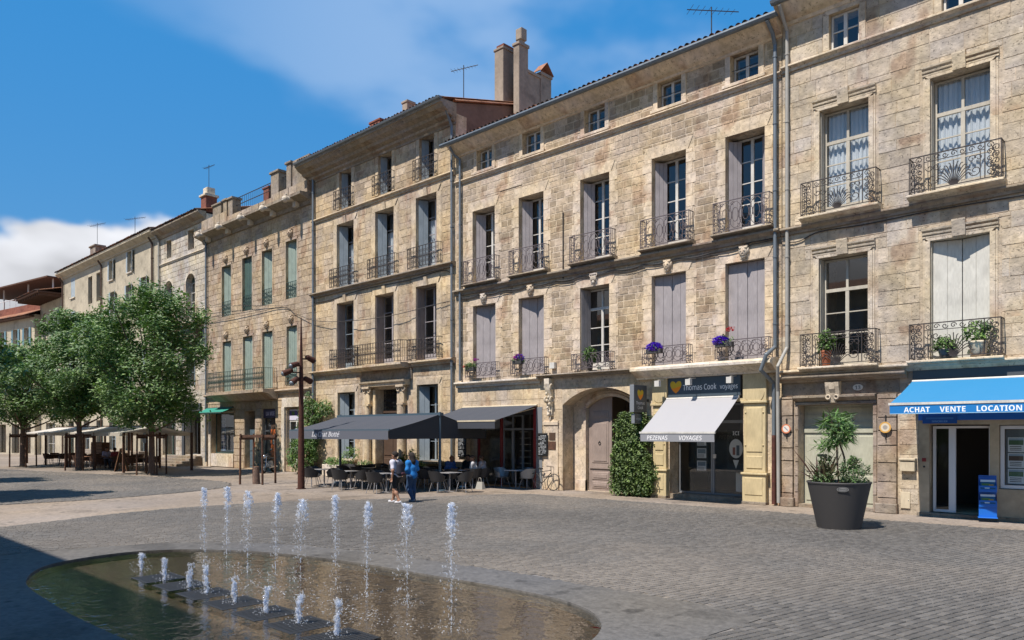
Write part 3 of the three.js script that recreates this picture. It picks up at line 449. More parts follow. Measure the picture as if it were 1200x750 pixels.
// ---------------------------------------------------------------- the stone house with five bays, café and travel shop
const grow = (h, l, r = l, t = l, d = 0) => [h[0] - l, h[1] + r, h[2] - d, h[3] + t];
function ledge(b, x1, x2, y, out, h, mat, name = 'string_course') { // moulded course: fillet, ovolo, fillet
  const m = new MB(); m.profile([[0, y - h], [out * 0.35, y - h], [out * 0.42, y - h * 0.62], [out * 0.8, y - h * 0.35], [out * 0.82, y - h * 0.3], [out, y - h * 0.28], [out, y - 0.02], [out - 0.015, y], [-0.011, y + 0.02]], x1, x2); return m.build(name, mat, b);
}
function sill(b, x1, x2, y, out, mat) { return new MB().cbox(x1, x2, y - 0.11, y, -0.2, out, 0.012).build('window_sill', mat, b); }
{
  const X1 = -25.70, X2 = -10.43, H = 15.0;
  const b = thing('stone_house', 'five bay stone house with mauve shutters, carriage gate and two shopfronts', 'building', [X1, 0, 0]);
  const attic = [[-24.32, -23.37], [-21.56, -20.56], [-18.29, -17.31], [-14.98, -14.02], [-12.17, -11.19]].map(([a, c]) => [a, c, 13.78, 14.74]);
  const second = [[-24.59, -23.2], [-21.78, -20.4], [-18.5, -17.11], [-15.23, -13.84], [-12.35, -10.98]].map(([a, c]) => [a, c, 8.86, 12.1]);
  const first = [[-24.56, -23.15], [-21.78, -20.38], [-18.5, -17.11], [-15.23, -13.84], [-12.35, -10.98]].map(([a, c]) => [a, c, 4.70, 7.9]);
  const cafe = [-25.1, -20.78, 0, 3.35], gate = [-19.4, -15.72, 0, 4.02, 0.62], shop = [-14.5, -11.72, 0, 4.2];
  shell(b, X1, X2, H, 11, [...attic, ...second, ...first, cafe, gate, shop], M.mortar, [4.3, 8.5, 13.2], 0.66, 0.004);
  const c1 = [0.511, 0.398, 0.271], c2 = [0.595, 0.470, 0.332], c3 = [0.421, 0.327, 0.221], c4 = [0.651, 0.520, 0.382];
  const holes = [...attic.map((h) => grow(h, 0.2, 0.2, 0.3, 0.14)), ...second.map((h) => grow(h, 0.30, 0.30, 0.42)), ...first.map((h) => grow(h, 0.36, 0.36, 0.44))];
  masonry(b, [[X1 + 0.02, X2, 4.66, 8.42], [X1 + 0.02, X2, 8.84, 13.36], [X1 + 0.02, X2, 13.66, 14.72]], holes, { course: 0.255, len: 0.44, gap: 0.034, bevel: 0.008, proud: 0.007, seed: 31, tone: (x, y, R) => { const n = fbm3(x * 0.35, y * 0.4, 1.7, 3), k = R() + n * 1.1; return jig(k < 0.25 ? c3 : k < 0.55 ? c1 : k < 0.85 ? c2 : c4, R, 0.13); } });
  { // larger dressed stones of the ground storey
    const m = new MB(), R = rng(8), cut = [grow(cafe, 0.02), grow(gate, 0.02), [-15.75, -10.6, 0, 4.6]]; let y = 0;
    while (y < 4.28) { const h = Math.min(0.46, 4.3 - y); let x = X1 + 0.02; while (x < X2) { const w = 0.55 + R() * 0.5; let rs = [[x, Math.min(X2, x + w), y, y + h]]; for (const q of cut) rs = minus(rs, q); const c = jig([0.673, 0.541, 0.382], R, 0.14); for (const r of rs) if (r[1] - r[0] > 0.06) { const q = new MB(); q.stone(r[0] + 0.004, r[1] - 0.004, r[2] + 0.004, r[3] - 0.004, -0.014, 0.008, 0.006, R, c); q.build('ashlar', M.stone, b); } x += w; } y += h; }
  }
  for (const h of attic) { surround(b, ...h, 0.19, 0.03, M.dressed, { head: 0.20, voussoirs: 3 }); sill(b, h[0] - 0.26, h[1] + 0.26, h[2], 0.12, M.dressed); casement(b, h[0] + 0.02, h[1] - 0.02, h[2] + 0.02, h[3] - 0.02, -0.22, { bars: 2 }); new MB().box(h[0], h[1], h[2] + 0.45, h[2] + 0.465, -0.08, -0.065).build('guard_bar', M.iron, b); }
  second.forEach((h, i) => {
    surround(b, ...h, 0.27, 0.014, M.dressed, { head: 0.40, toothed: 0.12, voussoirs: 5 });
    foldedShutters(b, h[0], h[1], h[2] + 0.02, h[3] - 0.1, -0.2, 0.44, 0.80, M.mauve, 3);
    casement(b, h[0] + 0.03, h[1] - 0.03, h[2] + 0.02, h[3] - 0.04, -0.54, { bars: 4, kick: 0.3 });
    ledge(b, h[0] - 0.38, h[1] + 0.38, 8.85, 0.36, 0.14, M.weathered, 'balcony_ledge'); railing(b, 'ring', h[0] - 0.3, h[1] + 0.3, 8.87, 1.02, 0.3, M.ironPurple, 0.3);
  });
  first.forEach((h, i) => {
    surround(b, ...h, 0.33, 0.016, M.dressed, { head: 0.42, toothed: 0.1, voussoirs: 5, tint: [1.03, 1.02, 1.02] });
    keyMask(b, (h[0] + h[1]) / 2, h[3] + 0.24, 0.03, 1.15, i % 2 ? M.dressed : M.pale, i === 1 || i === 4 ? 0 : i === 2 ? 1 : 0);
    if (i === 2) { foldedShutters(b, h[0], h[1], h[2] + 0.02, h[3] - 0.06, -0.06, 0.46, 1.35, M.mauveDark, 3); casement(b, h[0] + 0.03, h[1] - 0.03, h[2] + 0.02, h[3] - 0.04, -0.5, { bars: 3, kick: 0.3, transom: 0.76 }); }
    else { closedShutters(b, h[0] + 0.01, h[1] - 0.01, h[2] + 0.02, h[3] - 0.02, -0.19, [0.17, 0.20, 0, 0.05, 0.01][i], M.mauve, 2); casement(b, h[0] + 0.03, h[1] - 0.03, h[2] + 0.02, h[3] - 0.04, -0.5, { bars: 3 }); }
    railing(b, 'ring', h[0] - 0.26, h[1] + 0.26, 4.72, 0.62, 0.24, M.ironPurple, 0.24);
  });
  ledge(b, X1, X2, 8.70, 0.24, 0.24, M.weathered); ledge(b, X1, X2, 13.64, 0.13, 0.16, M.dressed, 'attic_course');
  new MB().profile([[0, 14.72], [0.05, 14.74], [0.09, 14.8], [0.22, 14.86], [0.42, 15.02], [0.56, 15.12], [0.56, 15.2], [0, 15.22]], X1 - 0.02, X2 + 0.05).build('eaves_cornice', M.dressed, b);
  new MB().profile([[0.50, 15.16], [0.58, 15.12], [0.68, 15.13], [0.72, 15.2], [0.71, 15.26], [0.66, 15.26], [0.52, 15.22]], X1 - 0.35, X2 + 0.12).build('gutter', M.zinc, b);
  tileRoof(b, X1, X2, 15.28, 0.62, 6, 0.28);
  ledge(b, X1 + 0.1, -20.55, 4.55, 0.24, 0.24, M.pale, 'shop_cornice'); ledge(b, -20.6, -15.76, 4.62, 0.34, 0.14, M.weathered, 'gate_cornice');
  // carriage gate: splayed niche, arched doorway, one leaf shut and one ajar
  { const s = new THREE.Shape([[-19.55, 0], [-15.6, 0], [-15.6, 4.25], [-19.55, 4.25]].map((v) => new THREE.Vector2(...v))), p = new THREE.Path(), n = 20; p.moveTo(-18.7, 0.02); p.lineTo(-16.42, 0.02); const hw = 1.14, rise = 0.42, rad = (hw * hw + rise * rise) / (2 * rise), cy = 3.70 - rad, a0 = Math.asin(hw / rad); for (let i = 0; i <= n; i++) { const a = a0 - 2 * a0 * i / n; p.lineTo(-17.56 + Math.sin(a) * rad, cy + Math.cos(a) * rad); } p.closePath(); s.holes.push(p);
    new MB().add(new THREE.ExtrudeGeometry(s, { depth: 0.3, bevelEnabled: false }), mat4(0, 0, -1.0)).build('gate_wall', M.dressed, b);
    const arch = new MB(), A = (a, r, z) => [-17.56 + Math.sin(a) * (rad + r), cy + Math.cos(a) * (rad + r), z];
    for (let i = 0; i < 18; i++) { const a = -a0 + 2 * a0 * i / 18, e = -a0 + 2 * a0 * (i + 1) / 18; for (const [r1, z1, r2, z2] of [[0, -0.72, 0, -0.60], [0, -0.60, 0.12, -0.58], [0.12, -0.58, 0.14, -0.62], [0.14, -0.62, 0.22, -0.62], [0.22, -0.62, 0.24, -0.695]]) arch.quad(A(a, r1, z1), A(e, r1, z1), A(e, r2, z2), A(a, r2, z2)); }
    for (const [x, d] of [[-18.7, -1], [-16.42, 1]]) { arch.box(Math.min(x, x + d * 0.12), Math.max(x, x + d * 0.12), 0, cy + Math.cos(a0) * rad, -0.698, -0.59); arch.box(Math.min(x + d * 0.12, x + d * 0.24), Math.max(x + d * 0.12, x + d * 0.24), 0, cy + Math.cos(a0) * rad, -0.698, -0.63); arch.box(Math.min(x, x + d * 0.5), Math.max(x, x + d * 0.5), 0, 0.42, -0.697, -0.55); }
    arch.build('gate_arch', M.dressed, b);
    const door = (hx, ang, sgn) => { const g = new THREE.Group(), o = b.origin; g.name = 'gate_leaf'; g.position.set(hx - o[0], 0.03, -0.78); g.rotation.y = ang; b.add(g); const w = 1.13; const sh = new THREE.Shape(); sh.moveTo(0, 0); sh.lineTo(w, 0); for (let i = 0; i <= 10; i++) { const x = w - w * i / 10, xx = -hw + x, yy = cy + Math.sqrt(rad * rad - xx * xx) - 0.04; sh.lineTo(x, yy); } sh.closePath(); new MB().add(new THREE.ExtrudeGeometry(sh, { depth: 0.05, bevelEnabled: false }), mat4(0, 0, -0.05)).build('door_leaf', M.taupe, g);
      for (const [y1, y2] of [[0.08, 0.34], [0.42, 0.72], [1.08, 2.72], [2.84, 3.12]]) { const q = new MB(); q.cbox(0.17, w - 0.15, y1, y2, 0, 0.022, 0.018); q.cbox(0.25, w - 0.23, y1 + 0.07, y2 - 0.07, 0.022, 0.04, 0.012); q.build('door_panel', M.taupe, g); }
      new MB().box(0.06, w - 0.03, 0.86, 0.94, 0, 0.045).box(w - 0.05, w + 0.01, 0.02, 3.5, 0, 0.03).build('door_moulding', M.taupe, g); const k = new MB(); k.add(new THREE.TorusGeometry(0.055, 0.012, 6, 14), mat4(w / 2, 1.86, 0.055)); k.ball(w / 2, 1.93, 0.05, 0.022, null, 1, 1, 1, 8); k.build('door_knocker', M.iron, g); return g; };
    door(-18.69, 0, 1); const r = door(-16.43, Math.PI - 1.35, 1); r.scale.z = -1;
    const dim = new MB(); dim.box(-19.2, -15.95, 0.0, 0.012, -5.0, -1.02); dim.box(-19.2, -15.95, 3.9, 4.0, -3.6, -1.02); dim.build('passage', M.dressed, b);
    // scroll bracket and pilaster beside the gate
    const br = new MB(); br.profile([[0, 2.95], [0.09, 2.98], [0.12, 3.05], [0.1, 3.3], [0.16, 3.5], [0.14, 3.75], [0.24, 4.0], [0.3, 4.25], [0.3, 4.46], [0, 4.46]], -20.12, -19.86); for (const y of [3.62, 4.12]) for (const e of [-20.13, -19.85]) br.add(new THREE.TorusGeometry(0.11, 0.035, 6, 14), mat4(e, y, 0.14, 0, Math.PI / 2, 0)); for (let i = 0; i < 7; i++) br.ball(-19.99 + (i % 2 ? 0.05 : -0.05), 3.02 + i * 0.14, 0.14 + i * 0.018, 0.06, null, 1, 1.1, 0.7, 7); br.ball(-19.99, 2.84, 0.06, 0.06, null, 0.6, 2, 0.8, 8); br.build('scroll_bracket', M.pale, b);
    new MB().cbox(-20.42, -19.56, 0, 0.62, 0.008, 0.09, 0.01).cbox(-20.36, -19.6, 0.62, 2.78, 0.008, 0.05, 0.008).cbox(-20.40, -19.58, 2.6, 2.75, 0.052, 0.085, 0.01).build('pilaster', M.dressed, b);
  }
  // café front
  { new MB().box(-25.1, -20.78, 3.05, 3.35, -0.42, -0.34).build('fascia_board', M.slate, b); new MB().cbox(-20.95, -20.79, 0, 3.34, -0.2, 0.03, 0.01).cbox(-24.62, -24.5, 0, 3.05, -0.38, -0.30, 0.01).cbox(-23.2, -23.08, 0, 3.05, -0.38, -0.30, 0.01).build('red_post', M.red, b);
    new MB().box(-25.09, -24.62, 0, 3.05, -0.36, -0.32).build('side_panel', M.pale, b); new MB().box(-20.78, -20.46, 0, 3.34, 0.012, 0.03).build('grey_panel', M.greyAlu, b);
    casement(b, -23.06, -21.9, 0.1, 3.04, -0.36, { mat: M.greyAlu, bars: 1, leaves: 2, transom: 0.8 }); const g = new MB(); g.quad([-24.5, 0.05, -0.37], [-23.2, 0.05, -0.37], [-23.2, 3.0, -0.37], [-24.5, 3.0, -0.37]); g.build('shop_window', M.glass, b);
    const f = new MB(); f.box(-21.88, -21.84, 0, 3.04, -0.4, -0.34).box(-21.84, -20.96, 2.42, 2.48, -0.4, -0.34).build('door_frame', M.greyAlu, b);
    const sh = new MB(); for (let k = 0; k < 7; k++) sh.box(-22.4, -21.95, 0.7 + k * 0.27, 0.73 + k * 0.27, -0.95, -0.7); sh.build('bottle_shelf', M.pale, b);
  }
  // travel shop: painted pilasters, sign, recessed glass front
  { const pil = (x1, x2) => { const m = new MB(); m.cbox(x1, x2, 0.08, 0.95, 0.005, 0.20, 0.012).cbox(x1 - 0.05, x2 + 0.05, 0.95, 1.02, 0.005, 0.25, 0.012).cbox(x1 + 0.03, x2 - 0.03, 1.02, 3.25, 0.005, 0.15, 0.012).cbox(x1 - 0.04, x2 + 0.04, 3.25, 3.33, 0.005, 0.22, 0.012).cbox(x1 + 0.0, x2 - 0.0, 3.33, 4.2, 0.005, 0.16, 0.012); m.build('pilaster', M.shopYellow, b); for (const [y1, y2] of [[1.15, 1.55], [1.68, 3.1]]) new MB().cbox(x1 + 0.13, x2 - 0.13, y1, y2, 0.15, 0.175, 0.015).build('pilaster_panel', M.shopYellow, b); new MB().cbox(x1 + 0.10, x2 - 0.1, 0.3, 0.85, 0.2, 0.22, 0.012).build('pedestal_panel', M.shopYellow, b); new MB().add(new THREE.CylinderGeometry((x2 - x1) / 2 - 0.06, (x2 - x1) / 2 - 0.06, 0.03, 24, 1, false, -Math.PI / 2, Math.PI), mat4((x1 + x2) / 2, 3.6, 0.165, Math.PI / 2, 0, 0)).build('pilaster_shell', M.shopYellow, b); for (const [ex, ey] of [[0.1, 1.9], [0.1, 2.95]]) for (const s of [0, 1]) new MB().ball(s ? x2 - ex : x1 + ex, ey, 0.16, 0.03, null, 1, 1, 0.7, 8).build('boss', M.shopYellow, b); new MB().cbox(x1 - 0.02, x2 + 0.02, 0, 0.09, 0.0, 0.24, 0.01).build('plinth', M.weathered, b); };
    pil(-15.12, -14.52); pil(-11.66, -10.86);
    new MB().profile([[0, 4.2], [0.18, 4.2], [0.2, 4.26], [0.3, 4.3], [0.46, 4.42], [0.62, 4.48], [0.62, 4.56], [0.55, 4.62], [0, 4.70]], -15.76, -10.52).build('shop_cornice', M.pale, b);
    new MB().box(-14.52, -11.66, 3.32, 3.42, -0.02, 0.14).build('lintel', M.shopYellow, b);
    new MB().box(-14.49, -11.73, 0, 0.16, -0.66, -0.02).build('step', M.weathered, b);
    const z = -0.58; const w1 = casement(b, -14.48, -13.15, 0.17, 3.3, z, { mat: M.greyAlu, bars: 1, leaves: 1, fr: 0.06 }); casement(b, -13.14, -11.74, 0.17, 3.3, z, { mat: M.greyAlu, bars: 1, leaves: 1, fr: 0.06, transom: 0.8 });
    new MB().box(-14.47, -11.75, 3.3, 4.1, -0.7, -0.62).build('back_board', M.slate, b); new MB().box(-14.45, -11.75, 0.17, 3.28, -2.6, -2.55).box(-14.45, -11.75, 0.17, 0.2, -2.55, -0.66).build('shop_interior', M.slate, b);
    const poster = printMat('window_cards', 0.5, 1.9, (x, w, h) => { x.fillStyle = '#20282c'; x.fillRect(0, 0, w, h); for (let i = 0; i < 4; i++) { x.fillStyle = '#c9ccce'; x.fillRect(0.05, 0.08 + i * 0.46, 0.4, 0.36); x.fillStyle = '#6a7a86'; x.fillRect(0.08, 0.11 + i * 0.46, 0.34, 0.16); x.fillStyle = '#555'; for (let k = 0; k < 3; k++) x.fillRect(0.08, 0.31 + i * 0.46 + k * 0.04, 0.28, 0.015); } }, 200);
    sheet('window_cards', poster, b, [-13.85, 0.9, z - 0.1], [-13.4, 0.9, z - 0.1], [-13.4, 2.7, z - 0.1], [-13.85, 2.7, z - 0.1]);
    const sea = printMat('travel_poster', 0.6, 1.6, (x, w, h) => { x.fillStyle = '#8fb3c6'; x.fillRect(0, 0, w, h * 0.4); x.fillStyle = '#7a5a48'; x.fillRect(0, h * 0.3, w, h * 0.2); x.fillStyle = '#9aa890'; x.fillRect(0, h * 0.5, w, h * 0.2); x.fillStyle = '#0f6f86'; x.fillRect(0, h * 0.68, w, h * 0.32); }, 150); sheet('travel_poster', sea, b, [-13.32, 0.35, z - 0.2], [-13.2 + 0.02, 0.35, z - 0.14], [-13.18, 2.2, z - 0.14], [-13.32, 2.2, z - 0.2]);
    const globe = printMat('door_sticker', 0.8, 1.7, (x, w, h) => { x.fillStyle = '#1a2124'; x.fillRect(0, 0, w, h); text(x, 'ICI', w / 2, 0.22, 0.22, 'sans-serif', '#e8e8e8', 'center', 'bold'); x.fillStyle = '#cfd0cf'; x.beginPath(); x.ellipse(w / 2, 0.75, 0.31, 0.38, 0, 0, 7); x.fill(); x.fillStyle = '#8b5a50'; x.fillRect(0.25, 0.7, 0.12, 0.3); x.fillStyle = '#57636b'; x.fillRect(0.42, 0.62, 0.14, 0.4); x.fillStyle = '#cfd0cf'; x.beginPath(); x.moveTo(0.26, 1.2); x.lineTo(0.54, 1.2); x.lineTo(0.4, 1.55); x.fill(); }, 150);
    sheet('door_sticker', globe, b, [-12.62, 0.95, z - 0.045], [-11.98, 0.95, z - 0.045], [-11.98, 2.4, z - 0.045], [-12.62, 2.4, z - 0.045]);
    new MB().box(-13.12, -13.0, 1.42, 1.56, z, z + 0.04).build('door_handle', M.white, b); new MB().box(-12.35, -11.85, 0.3, 0.95, -1.0, -0.72).box(-12.3, -11.9, 0.5, 0.56, -0.72, -0.7).build('display_box', M.white, b);
  }
  pipe(b, [[-25.45, 15.05, 0.6], [-25.45, 14.75, 0.35], [-25.3, 14.55, 0.12], [-25.3, 4.62, 0.12]], 0.055, M.zinc);
  pipe(b, [[-10.62, 15.1, 0.62], [-10.58, 14.8, 0.3], [-10.58, 14.5, 0.13], [-10.58, 5.0, 0.13], [-10.62, 4.72, 0.66], [-10.80, 4.25, 0.66], [-10.62, 3.85, 0.13], [-10.62, 2.2, 0.13]], 0.06, M.zinc);
  pipe(b, [[-10.62, 2.22, 0.13], [-10.62, 0.05, 0.13]], 0.065, M.cast, 'downpipe_foot', false);
  // cables looped along the string course and down the wall
  const cab = new MB(); const run = []; for (let i = 0; i <= 60; i++) { const x = X1 + 0.3 + (X2 - X1 - 0.5) * i / 60; run.push([x, 8.36 - 0.07 * Math.abs(Math.sin(i * 0.55)) + (i > 52 ? (i - 52) * 0.02 : 0), 0.06]); } cab.tube(run, 0.022, 120, 5); const run2 = run.map(([x, y, z]) => [x, y - 0.07 + 0.03 * Math.sin(x * 1.7), z]); cab.tube(run2, 0.014, 120, 5); cab.rod([-19.35, 8.4, 0.03], [-19.35, 11.0, 0.03], 0.025); cab.build('facade_cable', M.cable, b);
  new MB().box(-19.95, -19.7, 4.86, 5.1, 0.02, 0.16).build('junction_box', M.white, b);
  for (const [n, w] of [[-22.9, 1.3], [-18.9, 0]]) if (w) new MB().cbox(n, n + w, 12.62, 12.72, -0.01, 0.03, 0.01).build('relieving_stone', M.dressed, b);
  // chimney stacks over the party wall
  const ch = (x1, x2, y1, y2, z1, z2, n = 'chimney') => { const m = new MB().cbox(x1, x2, y1, y2, z1, z2, 0.02).build(n, M.chimney, b); new MB().cbox(x1 - 0.05, x2 + 0.05, y2, y2 + 0.14, z1 - 0.05, z2 + 0.05, 0.02).build('chimney_cap', M.chimney, m); return m; };
  const c0 = ch(-25.5, -25.12, 15.2, 21.05, -4.2, -3.55); new MB().box(-25.45, -25.2, 21.19, 21.4, -4.05, -3.8).cbox(-25.52, -25.14, 21.4, 21.95, -4.12, -3.72, 0.03).build('chimney_pot', M.chimney, c0);
  ch(-25.5, -25.15, 15.2, 19.9, -5.1, -4.22); const ck = ch(-25.5, -25.1, 15.2, 20.1, -5.9, -5.12); new MB().quad([-25.6, 20.24, -5.0], [-25.0, 20.24, -5.0], [-25.0, 20.8, -5.5], [-25.6, 20.8, -5.5]).quad([-25.0, 20.24, -6.0], [-25.6, 20.24, -6.0], [-25.6, 20.8, -5.5], [-25.0, 20.8, -5.5]).build('chimney_tiles', M.tile, ck);
}
// ---------------------------------------------------------------- the weathered house with the blue awning
{
  const X1 = -10.40, X2 = -1.2, H = 15.35;
  const b = thing('stone_house', 'weathered stone house with white casements and an estate agency below', 'building', [X1, 0, 0]);
  const attic = [[-8.94, -8.07], [-5.9, -5.03], [-2.9, -2.03]].map(([a, c]) => [a, c, 13.8, 14.86]), second = [[-9.22, -7.8], [-6.18, -4.75], [-3.15, -1.72]].map(([a, c]) => [a, c, 8.84, 12.05]), first = [[-9.24, -7.82], [-6.18, -4.76], [-3.15, -1.72]].map(([a, c]) => [a, c, 4.3, 7.58]);
  const portal = [-9.88, -7.69, 0, 3.15], door = [-6.2, -4.76, 0.1, 2.52], vit = [-4.55, -1.9, 0.83, 2.5];
  shell(b, X1, X2, H, 11, [...attic, ...second, ...first, portal, door, vit], M.mortarB4, [3.9, 8.5, 13.2], 0.66, 0.005);
  const pal = [[0.561, 0.470, 0.349], [0.606, 0.503, 0.371], [0.516, 0.436, 0.327], [0.640, 0.537, 0.404], [0.561, 0.487, 0.388]];
  masonry(b, [[X1, X2, 4.28, 8.45], [X1, X2, 8.72, 13.52], [X1, X2, 13.78, 15.0], [-6.98, -6.47, 0.3, 3.7]], [...attic.map((h) => grow(h, 0.2, 0.2, 0.22, 0.05)), ...second.map((h) => grow(h, 0.26, 0.26, 0.34)), ...first.map((h) => grow(h, 0.26, 0.26, 0.34))], { course: 0.40, len: 0.72, gap: 0.010, bevel: 0.006, proud: 0.009, seed: 57, vary: 0.65, tone: (x, y, R) => { const n = fbm3(x * 0.5, y * 0.5, 9.7, 3); let c = pal[Math.floor(R() * 5)]; if (R() < 0.012) c = [0.42, 0.24, 0.18]; return jig([c[0] * (1 + n * 0.22), c[1] * (1 + n * 0.22), c[2] * (1 + n * 0.22)], R, 0.07); } });
  for (const h of attic) { surround(b, ...h, 0.18, 0.03, M.dressedB4, { head: 0.18, voussoirs: 3 }); casement(b, h[0] + 0.02, h[1] - 0.02, h[2] + 0.02, h[3] - 0.02, -0.12, { bars: 2 }); }
  const crown = (h) => { const m = new MB(), [x1, x2, , y] = h; for (const s of [-1, 1]) { const a = s < 0 ? x1 - 0.2 : (x1 + x2) / 2 + 0.14, e = s < 0 ? (x1 + x2) / 2 - 0.14 : x2 + 0.2; m.profile([[0, y + 0.08], [0.05, y + 0.09], [0.055, y + 0.13], [0.03, y + 0.14], [0.08, y + 0.17], [0.09, y + 0.22], [0.05, y + 0.235], [0.12, y + 0.28], [0.13, y + 0.33], [0, y + 0.35]], a, e); } m.profile([[0, y + 0.02], [0.10, y + 0.02], [0.17, y + 0.42], [0.17, y + 0.46], [0, y + 0.48]], (x1 + x2) / 2 - 0.16, (x1 + x2) / 2 + 0.16); m.build('window_hood', M.dressedB4, b); };
  second.concat(first).forEach((h, i) => {
    const up = i < 3; surround(b, ...h, 0.13, 0.05, M.dressedB4, { head: 0.08, fillet: true, voussoirs: 7 }); crown(h);
    const panel = new MB(); panel.cbox(h[0] + 0.002, h[0] + 0.02, h[2], h[3] - 0.02, -0.30, -0.05, 0.004).cbox(h[1] - 0.02, h[1] - 0.002, h[2], h[3] - 0.02, -0.30, -0.05, 0.004); panel.build('reveal_lining', M.cream, b);
    if (!up && i === 4) { closedShutters(b, h[0] + 0.03, h[1] - 0.03, h[2] + 0.04, h[3] - 0.02, -0.14, 0.16, M.whiteShutter, 2); casement(b, h[0] + 0.03, h[1] - 0.03, h[2] + 0.03, h[3] - 0.03, -0.55, { mat: M.cream, bars: 2, transom: 0.7 }); }
    else casement(b, h[0] + 0.025, h[1] - 0.025, h[2] + 0.03, h[3] - 0.03, -0.32, { mat: M.cream, bars: up ? 3 : 3, transom: 0.71, curtain: up ? 1 : 0, kick: 0.32 });
    const y = up ? 8.84 : 4.28; ledge(b, h[0] - 0.5, h[1] + 0.38, y, 0.44, 0.2, M.dressedB4, 'balcony_ledge'); railing(b, 'fan', h[0] - 0.44, h[1] + 0.33, y + 0.02, up ? 1.0 : 0.98, 0.38, M.iron, 0.38);
  });
  ledge(b, X1, X2, 8.66, 0.20, 0.20, M.weathered); ledge(b, X1, X2, 13.74, 0.15, 0.2, M.dressedB4, 'attic_course'); ledge(b, X1, X2, 4.22, 0.30, 0.2, M.dressedB4, 'first_floor_course');
  new MB().profile([[0, 14.98], [0.05, 15.0], [0.1, 15.08], [0.26, 15.16], [0.46, 15.34], [0.6, 15.44], [0.6, 15.52], [0, 15.54]], X1 - 0.02, X2).build('eaves_cornice', M.dressedB4, b);
  new MB().profile([[0.54, 15.5], [0.64, 15.46], [0.74, 15.5], [0.77, 15.58], [0.7, 15.58], [0.56, 15.55]], X1 - 0.06, X2).build('gutter', M.zinc, b); tileRoof(b, X1, X2, 15.62, 0.66, 6, 0.28);
  // portal: weathered jambs, moulded lintel with a carved keystone, cornice above
  { const blk = (x1, x2, y1, y2, z) => { const R = rng((x1 * 100 + y1 * 37) | 0); let y = y1, i = 0; while (y < y2 - 0.03) { const h = Math.min(y2 - y, 0.36 + R() * 0.2), m = new MB(); m.stone(x1, x2, y + 0.004, y + h - 0.004, -0.01, z + R() * 0.012, 0.012, R, jig([0.415, 0.331, 0.250], R, 0.22)); m.build('jamb_stone', M.stone, b); y += h; } };
    blk(-10.38, -10.02, 0, 3.42, 0.10); blk(-10.0, -9.88, 0, 3.15, 0.03); blk(-7.69, -7.57, 0, 3.15, 0.03); blk(-7.55, -7.02, 0, 3.42, 0.10);
    new MB().cbox(-10.4, -9.98, 0, 0.28, 0.0, 0.17, 0.02).cbox(-7.6, -7.0, 0, 0.28, 0, 0.17, 0.02).build('jamb_base', M.weathered, b);
    new MB().profile([[0, 3.15], [0.06, 3.15], [0.07, 3.22], [0.03, 3.24], [0.1, 3.28], [0.2, 3.36], [0.2, 3.42], [0, 3.44]], -9.98, -7.58).build('lintel_moulding', M.weathered, b);
    new MB().box(-10.38, -6.98, 3.44, 3.86, -0.01, 0.02).build('frieze', M.sooty, b);
    const k = new MB(); k.profile([[0, 3.18], [0.16, 3.2], [0.2, 3.35], [0.14, 3.42], [0.24, 3.6], [0.26, 3.8], [0, 3.84]], -8.86, -8.70); k.profile([[0, 3.3], [0.13, 3.32], [0.18, 3.5], [0.24, 3.68], [0.26, 3.8], [0, 3.84]], -8.98, -8.58); for (const e of [-8.9, -8.66]) k.add(new THREE.TorusGeometry(0.06, 0.03, 6, 12), mat4(e, 3.36, 0.2)); k.build('carved_keystone', M.dressedB4, b);
    new MB().profile([[0, 3.84], [0.12, 3.84], [0.16, 3.9], [0.3, 3.94], [0.34, 3.98], [0.34, 4.02], [0, 4.06]], -10.42, -6.75).build('portal_cornice', M.sooty, b);
    const d = new MB(); d.box(-9.87, -7.70, 0.1, 2.30, -0.46, -0.40).build('garage_door', M.sage, b); for (const [x1, x2] of [[-9.8, -8.82], [-8.76, -7.76]]) for (const [y1, y2] of [[0.2, 1.0], [1.1, 2.2]]) { const q = new MB(); q.cbox(x1, x2, y1, y2, -0.40, -0.375, 0.012); q.build('door_panel', M.sage, b); }
    const t = new MB(); t.box(-9.87, -7.70, 2.30, 2.42, -0.46, -0.36); t.box(-9.87, -7.70, 2.42, 3.14, -0.46, -0.42); for (const y of [2.6, 2.82, 3.02]) t.box(-9.84, -7.72, y, y + 0.03, -0.42, -0.395); t.build('transom_panel', M.sage, b); new MB().box(-9.45, -9.15, 1.58, 1.64, -0.375, -0.36).build('letter_slot', M.black, b); new MB().box(-9.88, -7.69, 0, 0.1, -0.5, 0.02).build('threshold', M.weathered, b);
  }
  // agency front
  { new MB().box(-6.46, -6.2, 0.1, 3.0, -0.008, 0.035).box(-4.76, -4.55, 0.1, 3.0, -0.008, 0.035).box(-6.2, -4.76, 2.52, 3.0, -0.008, 0.035).box(-4.55, X2, 2.5, 3.0, -0.008, 0.035).box(-4.55, X2, 0.1, 0.83, -0.008, 0.035).box(-1.9, X2, 0.83, 2.5, -0.008, 0.035).build('painted_front', M.shopBeige, b);
    new MB().box(-6.46, X2, 2.64, 3.02, 0.037, 0.10).build('fascia', M.stand, b); new MB().box(-6.6, X2, 3.66, 4.02, -0.008, 0.12).build('awning_box', M.slate, b); new MB().box(-6.5, X2, 0, 0.1, -0.5, 0.10).build('step', M.weathered, b);
    const z = -0.16; casement(b, -6.16, -5.7, 0.12, 2.48, z, { mat: M.alu, bars: 1, leaves: 1, fr: 0.07 }); new MB().box(-5.70, -5.6, 0.12, 2.48, z - 0.06, z).box(-5.6, -4.78, 2.42, 2.48, z - 0.06, z).box(-4.82, -4.77, 0.12, 2.42, z - 0.06, z).build('door_frame', M.alu, b);
